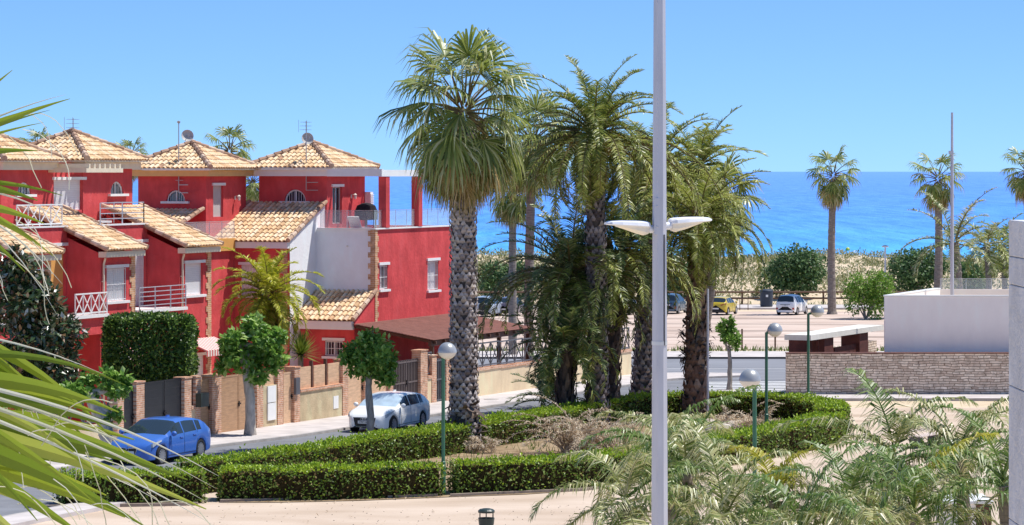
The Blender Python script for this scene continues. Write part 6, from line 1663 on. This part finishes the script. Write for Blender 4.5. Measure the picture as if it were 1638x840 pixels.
# grass and litter in the planter
mb = MB()
def inbed(u, v): return G(u, v)
for _ in range(5200):
    u = rr.uniform(480, 1240); v = rr.uniform(700, 770) if u < 900 else rr.uniform(680, 740)
    lo = 757 - (u - 450) * .145 if u < 900 else 692 - (u - 900) * .05
    if v < lo + 3: continue
    p = G(u, v)
    if mnoise.noise(V((p.x * .8, p.y * .8, 4.0))) < .02: continue
    h = rr.uniform(.1, .38); d = (UP + rvec(rr) * .6).normalized(); s = rvec(rr) * .016; strip(mb, [p, p + d * h * .6, p + d * h], [s, s * .8, s * .1])
o = mb.build('planter_grass', L_GRASS); tag(o, kind='stuff')
mb = MB()
for _ in range(420):
    u = rr.uniform(190, 960) if rr.random() < .6 else rr.uniform(1180, 1420); v = rr.uniform(796, 845) if u < 960 else rr.uniform(700, 840)
    p = G(u, v) + UP * .02
    if rr.random() < .5: add_leaf(mb, p + UP * .012, V((rr.uniform(-1, 1), rr.uniform(-1, 1), rr.uniform(-.1, .25))).normalized(), rr.uniform(.05, .16), rr.uniform(.02, .05), rr, 0, .2, UP * 2)
    else:
        r_ = rr.uniform(.010, .022); mb.lathe(p - UP * .005, [(r_, 0), (r_ * .8, r_ * .6), (0, r_ * .9)], 5, 1)
o = mb.build('path_litter', [L_DRY, EDGE]); tag(o, kind='stuff')
GDRY = 'dry plants in the planter'
def dry(u, v, sp, hh, n, seed, label, y=None):
    p = G(u, v); rr = random.Random(seed); t = thing('dry_fronds', p, label, 'dead leaves', GDRY); mb = MB()
    for i in range(n):
        az = rr.uniform(0, 6.28); el = R(rr.uniform(30, 88)); l = rr.uniform(.55, 1) * hh * 1.35
        q = p + V((rr.uniform(-1, 1) * sp, rr.uniform(-.5, .5) * sp, rr.uniform(0, .2)))
        feather_frond(mb, q, az, el, l, rr.uniform(1.2, 2.6), 26, .32, .028, rr, 0, 0, sag=1.1, vee=.6, jit=.4)
    mb.build('fronds', L_DRY, t); return t
dry(925, 728, .65, 2.1, 60, 121, 'heap of tan dried fronds left of the palm clump foot')
dry(990, 716, .45, 1.4, 30, 122, 'brownish dried fronds between the palm clump and the tall lamp post')
dry(1190, 690, .8, 1.3, 34, 123, 'reddish dry fronds beside the low globe lamp')
dry(765, 727, .5, .8, 14, 124, 'dry grassy tuft at the foot of the big fan palm')
t = thing('rock', G(1140, 690), 'pale boulders at the foot of the shaggy trunk palm', 'rocks', None)
ROCK = surf('pale_rock', (0.50, 0.44, 0.38), var=0.2, scale=4, rough=0.95, bump=.8, bscale=8)
rr = random.Random(6)
for (u, v, s) in ((1128, 684, .38), (1146, 694, .45), (1165, 690, .4), (1110, 700, .34), (1180, 684, .3)):
    c = G(u, v); bm = bmesh.new(); bmesh.ops.create_icosphere(bm, subdivisions=3, radius=s)
    for vv in bm.verts: vv.co = V((vv.co.x * 1.2, vv.co.y, vv.co.z * .7)) * (1 + .3 * mnoise.noise(vv.co * 2.2 + V((u, v, 0)) * .37)); vv.co += V((c.x, c.y, c.z + s * .3)) - OFF[t]
    me = bpy.data.meshes.new('boulder'); bm.to_mesh(me); bm.free(); me.materials.append(ROCK); o = bpy.data.objects.new('boulder', me); COL.objects.link(o); o.parent = t
# greenery of the front plants in the bed
shrub('planter_shrub', G(1240, 700), [(V((0, 0, .3)), (.9, .6, .35)), (V((.6, .1, .25)), (.5, .5, .3))], 900, .12, .05, L_GREYG, 'low green shrub inside the right end of the hedge', 'shrub', GDRY, 130)

# ------------------------------------------------------------------ near fan palm on the left edge
NY = 9.6
t = thing('fan_palm', V((-2.75, NY + .2, 0)), 'yellow-green fan palm leaves filling the lower left corner, close to the viewer', 'palm tree', GP.replace('planter', 'near garden'))
rr = random.Random(140); mb = MB(); boots_trunk(mb, (-2.75, NY + .2, 0), (-2.75, NY + .2, 8.4), .24, .2, 40, 9, rr); mb.build('trunk', [BOOT, CORE], t)
def near_leaf(u0, v0, y, segs, name='leaf', fibres=10):
    "segs: (tip u, tip v, half width m, droop m, whitish share)"
    hub = PX(u0, v0, y); m = MB()
    for (u, v, w, dr, pale, dy) in segs:
        tip = PX(u, v, y + dy); d = tip - hub; n = 12; nr = V((0, -1, .25)).normalized()
        cs = []; ls = []
        for i in range(n + 1):
            s = i / n; c = hub + d * s + UP * (dr * 4 * s * (1 - s)) - UP * 0.10 * max(0, s - .75) ** 2 * 16 * abs(dr)
            cs.append(c)
        for i in range(n + 1):
            s = i / n; wd = w * (min(1, .35 + s * 2.2) if s < .3 else max(0.05, 1 - ((s - .3) / .7) ** 1.5 * .97))
            tg = (cs[min(i + 1, n)] - cs[max(i - 1, 0)]).normalized(); sd = tg.cross(nr).normalized()
            ls.append(sd * wd)
        # folded blade: two halves meeting in a keel
        mi = 1 if pale > .7 else 0
        w = w * (1.55 if not mi else .9)
        for i in range(n + 1):
            sd = ls[i].normalized() if ls[i].length > 0 else V((0, 0, 1)); ls[i] = ls[i] * (1.55 if not mi else .9)
        i0 = len(m.v)
        for c, s_ in zip(cs, ls):
            m.v.append(tuple(c + s_ - nr * .0)); m.v.append(tuple(c + nr * s_.length * .35)); m.v.append(tuple(c - s_))
        for k_ in range(n):
            for j in (0, 1): m.f.append((i0 + 3 * k_ + j, i0 + 3 * k_ + j + 1, i0 + 3 * k_ + 4 + j, i0 + 3 * k_ + 3 + j)); m.m.append(mi)
    for _ in range(fibres):   # loose threads between the segments
        u, v, w, dr, pale, dy = rr.choice(segs); a = hub.lerp(PX(u, v, y + dy), rr.uniform(.45, .9)); pts = [a]; d = V((rr.uniform(.2, 1), rr.uniform(-.3, .3), rr.uniform(-.5, .5))).normalized()
        for q in range(9): d = (d + V((rr.uniform(-.25, .25), rr.uniform(-.3, .3), -.22))).normalized(); pts.append(pts[-1] + d * rr.uniform(.02, .05))
        m.tube(pts, .0016, 4, 1)
    return m.build(name, [L_NEAR, L_NEARTIP], t)
near_leaf(-330, 640, NY, [(250, 742, .026, .06, 0, .05), (300, 765, .024, .05, 0, .0), (215, 690, .024, .07, 0, .1), (170, 662, .022, .07, 0, .15), (190, 655, .026, .09, 0, .1), (120, 640, .026, .08, 0, .12),
    (230, 838, .026, .06, 0, -.1), (330, 812, .022, .05, 0, -.05), (140, 860, .028, .05, 0, -.12), (60, 880, .028, .04, 0, -.15), (200, 610, .012, .12, 0, .2)], fibres=9)
near_leaf(-300, 700, NY + .3, [(215, 700, .024, .07, 0, 0), (180, 735, .026, .06, 0, 0), (250, 775, .024, .06, 0, 0), (170, 790, .028, .05, 0, 0), (200, 825, .026, .05, 0, -.05), (110, 690, .024, .08, 0, .1), (90, 760, .026, .06, 0, .1), (100, 830, .028, .05, 0, 0), (40, 640, .022, .09, 0, .1), (260, 800, .007, .1, 1, 0)], fibres=8)
near_leaf(-250, 590, NY - .5, [(350, 758, .008, .07, 1, 0), (345, 778, .007, .06, 1, 0), (330, 800, .008, .05, 1, -.05), (345, 840, .007, .04, 1, 0), (150, 800, .014, .05, .3, 0), (180, 770, .012, .06, .5, .1), (60, 830, .014, .06, .6, 0), (150, 745, .012, .06, .3, 0)], fibres=8)
near_leaf(-260, 520, NY + .3, [(175, 690, .017, .13, 0, 0), (140, 700, .018, .11, 0, .05), (60, 690, .02, .12, 0, .1), (95, 660, .012, .12, .5, 0), (20, 720, .018, .1, 0, .0), (165, 596, .006, .05, 1, 0)], fibres=8)
near_leaf(-260, 330, NY + .4, [(70, 355, .020, .05, 0, 0), (60, 318, .020, .06, 0, 0), (100, 310, .010, .06, 0, .1), (62, 390, .012, .08, .3, .1), (100, 448, .008, .14, 1, 0), (85, 405, .012, .10, .4, 0), (40, 430, .016, .1, 0, 0), (95, 500, .005, .2, 1, .1), (125, 362, .006, .1, 1, 0)], fibres=8)
near_leaf(-200, 290, NY + .5, [(112, 157, .012, .02, 0, 0), (105, 150, .006, .03, 1, .1), (80, 175, .006, .02, .5, 0), (20, 112, .012, .0, 0, 0), (78, 168, .004, .03, 0, .1), (70, 195, .006, .02, .2, 0), (60, 240, .014, .03, 0, 0)], fibres=4)

# ------------------------------------------------------------------ lamps
t = thing('street_lamp', V((PX(1055, 0, 38).x, 38, gz(38))), 'tall galvanised lamp post with two flat white luminaires, near the viewer', 'street lamp', None)
bx, by = t.location.x, 38.0
mb = MB(); pts = [(bx, by, z) for z in (0, .02, 5, 8.2, 9.4, 12.6)]; mb.tube(pts, [.135, .128, .108, .094, .090, .074], 8); o = mb.build('pole', GALV, t)
mb = MB(); mb.cbox((bx - .035, by - .090, 8.93), .075, .02, .46); 
for z in (8.80, 9.06): mb.lathe((bx - .035, by - .099, z), [(.014, 0), (.012, .008), (0, .01)], 8, 0, V((0, -1, 0)))
mb.build('bracket_plate', GALV, t)
mb = MB(); mb.lathe((bx, by, 7.3), [(.1015, 0), (.1015, .05)], 16); mb.build('clamp_band', STEEL, t)
mb = MB(); mb.tube([(bx + .06, by - .082, 7.3), (bx + .058, by - .08, 8.7)], .009, 5); mb.build('cable', GREYM, t)
def luminaire(sg, dy, zc, droplen=.62):
    x0 = bx + sg * .16; d = V((sg * .93, dy, .06)).normalized(); s = V((-d.y, d.x, 0)).normalized(); u = s.cross(d)
    if u.z < 0: u = -u
    c0 = V((bx + sg * .09, by + dy * .05, zc))
    mb = MB(); mb.tube([V((bx, by, zc - .035)), c0 + d * .02 - UP * .035, c0 + d * .16 - UP * .02], [.05, .05, .045], 12); mb.lathe(c0 + d * .08 - UP * .03, [(.058, 0), (.058, .05)], 14, 0, d); sp = mb.build('spigot', LUMW, t)
    def loft(secs, name, mat):
        m = MB()
        rings = []
        for q, w, ztop, zbot in secs:
            c = c0 + d * q; r = []
            for k_ in range(12):
                th = 2 * math.pi * k_ / 12; yy = math.copysign(abs(math.cos(th)) ** .7, math.cos(th)) * w; zz = math.sin(th)
                zz = (ztop if zz > 0 else zbot) * math.copysign(abs(zz) ** .7, zz)
                r.append(c + s * yy + u * zz)
            rings.append(r)
        for a, b in zip(rings, rings[1:]):
            for k_ in range(12): m.face([a[k_], a[(k_ + 1) % 12], b[(k_ + 1) % 12], b[k_]])
        m.face(rings[0][::-1]); m.face(rings[-1]); return m.build(name, mat, t)
    loft([(.05, .07, .05, .02), (.10, .12, .065, .02), (.25, .15, .065, .02), (.45, .15, .055, .018), (.58, .12, .04, .015), (.63, .06, .02, .01)], 'luminaire_housing', LUMW)
    loft([(.06, .06, .0, .10), (.12, .10, .0, .12), (.22, .125, .0, .10), (.36, .12, .0, .06), (.48, .09, .0, .03)], 'luminaire_lens', LUMU)
luminaire(-1, -.30, 8.80); luminaire(1, .45, 8.84)
GL = 'green globe lamps round the planter'
def globe_lamp(u, v, y, dx, label, r=.27, pw=.055):
    base = V((PX(u, 0, y).x, y, gz(y))); c = V((base.x + dx, y - .03, zv(v, y))); t = thing('globe_lamp', base, label, 'lamp post', GL)
    mb = MB(); mb.tube([base, base + UP * 1.0, base + UP * 1.02, V((base.x, y, c.z - .12)), V((base.x, y, c.z - .06))], [.075, .075, pw, pw, pw], 10)
    if abs(dx) > .15: mb.tube([V((base.x, y, c.z - .08)), V((c.x - math.copysign(.1, dx), c.y, c.z - .03))], [.05, .05], 8)
    mb.build('pole', GREENP, t)
    mb = MB(); mb.lathe(c, [(r * 1.03, -.02), (r * 1.03, .02), (r * .98, .08), (r * .85, .16), (r * .6, .235), (r * .3, .275), (0, .285)], 22); mb.build('lamp_dome', GLOBE_T, t, smooth=True)
    mb = MB(); mb.lathe(c, [(r * 1.0, -.02), (r * .86, -.1), (r * .6, -.17), (r * .3, -.21), (0, -.22)], 22); mb.build('lamp_bowl', GLOBE_B, t, smooth=True)
globe_lamp(709, 563, 88.2, .12, 'green lamp post with a globe head between the two front hedges')
globe_lamp(1226, 529, 108, .30, 'green globe lamp post in front of the white canopy end')
globe_lamp(1293, 499, 121, .36, 'dark slim globe lamp post standing before the stone wall')
globe_lamp(1207, 608, 76, -.12, 'nearest globe lamp, low behind the feather palm fronds', .27)
y = 235; t = thing('beach_lamp', V((PX(1416, 0, y).x, y, gz(y))), 'slim far lamp post with flat white head beside the light green bush', 'lamp post', None)
b = t.location.copy(); mb = MB(); mb.tube([b, V((b.x, y, zv(396, y)))], [.09, .06], 8); mb.build('pole', GALV, t)
mb = MB(); mb.lathe((b.x, y, zv(396, y)), [(0, 0), (.26, .03), (.28, .1), (.15, .18), (0, .2)], 12); mb.build('lamp_head', LUMW, t)
y = 142; x = PX(1523, 0, y).x; mb = MB(); mb.tube([(x, y, gz(y)), (x, y, zv(244, y)), (x, y, zv(243, y)), (x, y, zv(180, y))], [.10, .075, .065, .055], 8); mb.cbox((x - .06, y - .05, zv(244, y)), .22, .1, .16)
solo(mb, 'mast', GALV, 'thin grey mast rising above the white building', 'mast')

# ------------------------------------------------------------------ right: stone wall, white building, canopy
STONE = brickmat('rubble_stone', (0.58, 0.44, 0.34), (0.88, 0.74, 0.60), (0.30, 0.21, 0.15), 0.46, 0.115, 0.014, V((1, 0, 0)), bump=.9, distort=.16)
YW = 134.6; x0, x1 = PX(1258, 0, YW).x, PX(1700, 0, YW).x; g = gz(YW)
t = thing('stone_wall', V((x0 + 5, YW, g)), 'coursed rubble stone wall below the white building', 'wall', None)
mb = MB(); mb.box(x0, x1, YW, YW + .4, g - .3, zv(566, YW)); mb.build('wall', STONE, t)
mb = MB(); mb.box(x0 - .02, x1, YW - .03, YW + .42, zv(566, YW) + .002, zv(566, YW) + .05); mb.build('coping', surf('rusty_coping', (0.16, 0.07, 0.055), var=.2, rough=.8), t)
t = thing('white_building', V((PX(1413, 0, 136).x + 3, 136, gz(136))), 'plain white flat-roofed building above the stone wall', 'building', None)
WB2 = surf('grey_white_render', (0.88, 0.82, 0.80), var=.03, scale=.7, rough=.9, bump=.15, bscale=30, streak=0.07)
xa, xb = PX(1413.5, 0, 136).x, PX(1720, 0, 136).x; zt = zv(474, 136)
mb = MB(); mb.box(xa, xb, 135.6, 135.85, gz(136) - .2, zt); zb_ = gz(136) - .2; mb.obox((xa, 135.855, zb_), V((.27, 0, 0)), S * 9.1, UP * (zt - .003 - zb_)); xk = xa + S.x * 9.1; mb.box(xk, xb, 144.27, 144.5, zb_, zt - .003); mb.build('wall', WB2, t)
mb = MB(); mb.box(xa - .03, xb, 135.57, 135.9, zt + .003, zt + .06); mb.obox((xa - .03, 135.905, zt + .003), V((.33, 0, 0)), S * 9.1, UP * .054); mb.build('parapet_coping', WPAINT, t)
mb = MB(); mb.prism([(xa + .28, 135.86, zt - .5), (xb, 135.86, zt - .5), (xb, 144.26, zt - .5), (xk + .1, 144.26, zt - .5)], UP * .1); mb.build('flat_roof', CREAMW, t)
glass_rail(t, [V((xk + .3, 144.38, zt)), V((xb, 144.38, zt))], .5)
t = thing('canopy', HP(31, -13, -.6), 'white sloping canopy slab on dark panels left of the white building', 'canopy', None)
e1 = V((4.4, 9.0, 0)); e2 = V((-1.15, .45, 0)); q = PX(1297, 537, 135.3)
mb = MB(); mb.obox(q - UP * .22, e1, e2, UP * .24); mb.build('canopy_slab', surf('canopy_render', (0.72, 0.70, 0.64), var=.06, rough=.85), t)
RUST = surf('rust_panel', (0.10, 0.028, 0.022), var=.3, scale=3, rough=.75)
e1n = e1.normalized(); e2n = e2.normalized(); zb = gz(136) + .2
for s0, s1, zt_, in ((.05, .35, 0), (2.2, 3.4, 0), (7.0, 8.2, 0)):
    m = MB(); m.obox(V((q.x, q.y, zb)) + e1n * s0 + e2n * .15, e1n * (s1 - s0), e2n * .9, UP * (q.z - .225 - zb)); m.build('panel', RUST, t)
m = MB(); m.obox(V((q.x, q.y, zb)) + e1n * 4.0 + e2n * .3, e1n * 3.6, e2n * .08, UP * (q.z - .75 - zb)); m.build('low_panel', RUST, t)
m = MB(); m.obox(V((q.x, q.y, zb)) + e1n * 8.25 + e2n * .15, e1n * 1.2, e2n * .9, UP * (q.z - .7 - zb)); m.build('stone_pier', STONE, t)
for s0 in (.9, 1.8): 
    m = MB(); m.obox(V((q.x, q.y, zb)) + e1n * s0 + e2n * .3, e1n * .09, e2n * .09, UP * (q.z - .225 - zb)); m.build('post', RUST, t)
# near concrete column cut by the right edge
YC = 12.0; xl = PX(1613.5, 0, YC + .6).x; zt = zv(355, YC)
t = thing('concrete_column', V((xl + .3, YC + .3, 0)), 'concrete block column at the right edge, close to the viewer', 'column', None)
CONC = surf('concrete', (0.62, 0.61, 0.64), var=.12, scale=9, rough=.9, bump=.4, bscale=45, detail=9, streak=0.2)
zs = [0] + [zv(v, YC) for v in (1303, 1080, 857, 633, 463.5, 416.5)] + [zt]
for z0, z1 in zip(zs, zs[1:]):
    mb = MB(); mb.box(xl, xl + .6, YC, YC + .6, z0 + .0015, z1 - .0015); mb.build('block', CONC, t, bevel=.004)
mb = MB(); mb.box(xl + .006, xl + .594, YC + .006, YC + .594, 0, zt - .02); mb.build('joint_mortar', surf('mortar', (0.26, .26, .27), rough=.95), t)
mb = MB(); mb.box(xl + .018, xl + .021, YC - .0015, YC + .001, zv(900, YC), zv(470, YC)); 
# kiosk at the bottom right
YK = 66; t = thing('kiosk', V((PX(1565, 0, YK).x, YK, gz(YK))), 'small white kiosk with dark brown door at the bottom right', 'kiosk', None)
xa, xb, xc = PX(1512, 0, YK).x, PX(1561, 0, YK).x, PX(1586, 0, YK).x; zt = zv(806, YK)
mb = MB(); mb.box(xa, xb, YK, YK + 1.5, gz(YK), zt); mb.build('wall', WB2, t)
mb = MB(); mb.box(xb + .003, xc, YK + .04, YK + 1.5, gz(YK), zt - .003); mb.build('door', DARKWOOD, t)
mb = MB(); mb.box(xa - .04, xc + .04, YK - .04, YK + 1.54, zt + .003, zt + .06); mb.build('roof', WPAINT, t)
# slatted bench on the path
yb_ = G(1480, 716).y; t = thing('park_bench', G(1482, 716), 'pale slatted bench half hidden by the feather palms on the sandy path', 'bench', None); c = G(1482, 716)
BENCH = surf('bench_paint', (0.66, 0.55, 0.50), var=.08, rough=.7)
dx = V((.55, .83, 0)).normalized(); dy = V((-dx.y, dx.x, 0))
mb = MB()
for k_ in range(4): mb.obox(c + dy * (-.2 + .13 * k_) - dx * .9 + UP * .43, dx * 1.8, dy * .10, UP * .035)
mb.build('seat', BENCH, t)
mb = MB()
for k_ in range(4): mb.obox(c + dy * (.32 + .04 * k_) - dx * .9 + UP * (.55 + .13 * k_), dx * 1.8, dy * .03, UP * .10)
mb.build('backrest', BENCH, t)
for s_ in (-.75, .7): mb = MB(); mb.obox(c + dx * s_ - dy * .2, dx * .05, dy * .5, UP * .43); mb.build('leg', GREYM, t)

for (a_, b_) in ((3.0, -2.6), (24.0, 1.6), (-7.0, -3.0), (33, -2.4)):
    c_ = HG(a_, b_, .05 if b_ < 0 else .145); mb = MB(); mb.lathe(c_, [(.33, -.02), (.33, .0), (0, .004)], 18)
    tag(mb.build('manhole_cover', KERB), kind='structure')
# ------------------------------------------------------------------ bins, rails, posts, buoy
p = V((PX(778, 0, 79.5).x, 79.5, gz(79.5))); t = thing('litter_bin', p, 'dark green litter bin with a domed hood on the sandy path', 'bin', None); zt = zv(814, 79.5)
mb = MB(); mb.lathe(p, [(0, .12), (.19, .12), (.20, .14), (.22, zt - p.z - .24), (.20, zt - p.z - .24), (.19, .3)], 20); mb.build('bin_body', BINM, t)
mb = MB(); mb.lathe(V((p.x, p.y, zt - .10)), [(.22, 0), (.225, .05), (.18, .09), (.1, .11), (0, .115)], 20)
for k_ in range(3):
    th = 2.1 * k_ + .5; mb.bar(V((p.x + .2 * math.cos(th), p.y + .2 * math.sin(th), zt - .26)), V((p.x + .2 * math.cos(th), p.y + .2 * math.sin(th), zt - .08)), .03)
mb.build('bin_hood', BINM, t, smooth=False)
mb = MB(); mb.tube([p, p + UP * .14], .05, 8); mb.build('stand', BINM, t)
y = 258; p = V((PX(1226, 0, y).x, y, gz(y) + .16)); t = thing('beach_bin', p, 'tall dark rounded bin on the walkway between the yellow and white cars', 'bin', None)
BINB = surf('dark_bin', (0.035, 0.045, 0.065), var=.1, rough=.5)
mb = MB(); mb.lathe(p, [(.0, 0), (.5, 0), (.54, .1), (.56, 1.25), (.56, 1.3), (0, 1.3)], 20); mb.build('bin_body', BINB, t)
mb = MB(); mb.lathe(p + UP * 1.303, [(.58, 0), (.56, .1), (.42, .18), (0, .22)], 20); mb.build('lid', BINB, t)
mb = MB(); mb.cbox(p + V((0, -.56, .95)), .2, .02, .2); mb.build('sticker', WPAINT, t)
RAILW = surf('rail_timber', (0.15, 0.09, 0.06), var=.25, scale=4, rough=.85)
t = thing('timber_railing', V((10, 266, gz(266))), 'dark timber two-bar railing along the beach walkway behind the parked cars', 'fence', None)
xs_ = [-6 + 2.4 * i for i in range(18)]; y = 266
for i, x in enumerate(xs_):
    m = MB(); m.box(x - .08, x + .08, y - .08, y + .08, gz(y) - .1, gz(y) + 1.25); m.build('post', RAILW, t)
for z in (.55, 1.1):
    m = MB(); m.tube([(xs_[0] - .3, y - .12, gz(y) + z), (xs_[-1] + .3, y - .12, gz(y) + z)], .085, 8); m.build('rail', RAILW, t)
y = 255; mb = MB(); x = PX(1190, 0, y).x
for dx_ in (-.35, .35): mb.box(x + dx_ - .03, x + dx_ + .03, y - .03, y + .03, gz(y), gz(y) + .95)
mb.box(x - .38, x + .38, y - .03, y + .03, gz(y) + .95, gz(y) + 1.01); mb.box(x - .32, x + .32, y - .02, y + .02, gz(y) + .5, gz(y) + .56)
solo(mb, 'bike_rack', RAILW, 'small dark post rack beside the yellow car', 'rack')
for (u, lab) in ((1064, 'thin rusty post in the verge nearest the tall lamp post'), (1187, 'thin rusty post in the verge right of the young street tree'), (1240, 'thin rusty post in the verge behind the canopy end lamp')):
    y = 180; mb = MB(); x = PX(u, 0, y).x; mb.tube([(x, y, gz(y)), (x, y, gz(y) + 1.3)], .055, 8)
    solo(mb, 'verge_post', RAILW, lab, 'post', 'posts along the dirt lot')
mb = MB(); y = 118; x = PX(1132, 0, y).x; mb.tube([(x, y, gz(y)), (x, y, zv(462, y))], .05, 8)
solo(mb, 'sign_post', GALV, 'thin pale post beside the shaggy palm trunk', 'post')
y = (CAMZ - SEAZ) * FPX / (401 - HY); c = V((PX(1356, 0, y).x, y, SEAZ)); mb = MB(); mb.lathe(c, [(0, -.3), (.3, -.22), (.42, .0), (.42, .2), (.3, .5), (.1, .62), (0, .64)], 16)
solo(mb, 'sea_buoy', surf('buoy_yellow', (0.50, 0.58, 0.08), rough=.5), 'round yellow-green buoy floating off the beach', 'buoy', None, True)

# ------------------------------------------------------------------ light, sky, camera
SUND = V((.49, .12, 1.0)).normalized()
elev = math.asin(SUND.z); azim = math.atan2(SUND.x, SUND.y)
w = bpy.data.worlds.new('World'); SC.world = w; w.use_nodes = True; nt = w.node_tree
bg = nt.nodes['Background']; sk = nt.nodes.new('ShaderNodeTexSky'); sk.sky_type = 'NISHITA'; sk.sun_disc = False
sk.sun_elevation = elev; sk.sun_rotation = azim; sk.altitude = 3000; sk.air_density = 0.5; sk.dust_density = 0.0; sk.ozone_density = 10.0
gm = nt.nodes.new('ShaderNodeGamma'); gm.inputs['Gamma'].default_value = 0.6
tn = nt.nodes.new('ShaderNodeVectorMath'); tn.operation = 'MULTIPLY'; tn.inputs[1].default_value = (.85, 1.18, 1.52)
nt.links.new(sk.outputs[0], gm.inputs['Color']); nt.links.new(gm.outputs[0], tn.inputs[0]); nt.links.new(tn.outputs[0], bg.inputs['Color']); bg.inputs['Strength'].default_value = 0.15
sl = bpy.data.lights.new('sun', 'SUN'); sl.energy = 3.5; sl.angle = R(.5); sl.color = (1.0, .965, .90)
so = bpy.data.objects.new('sun', sl); COL.objects.link(so); so.rotation_euler = SUND.to_track_quat('Z', 'Y').to_euler(); so.location = (0, 0, 60)
cam = bpy.data.cameras.new('camera'); co = bpy.data.objects.new('camera', cam); COL.objects.link(co); SC.camera = co
co.location = (0, 0, CAMZ); co.rotation_euler = (R(90), 0, 0)
cam.sensor_fit = 'HORIZONTAL'; cam.sensor_width = 36; cam.lens = 36 * FPX / 1638
cam.shift_y = -(420 - HY) / 1638; cam.clip_start = .1; cam.clip_end = 200000
SC.view_settings.view_transform = 'Standard'; SC.view_settings.look = 'None'; SC.view_settings.gamma = 1; SC.view_settings.exposure = 0.66
SC.cycles.max_bounces = 8; SC.cycles.transparent_max_bounces = 12
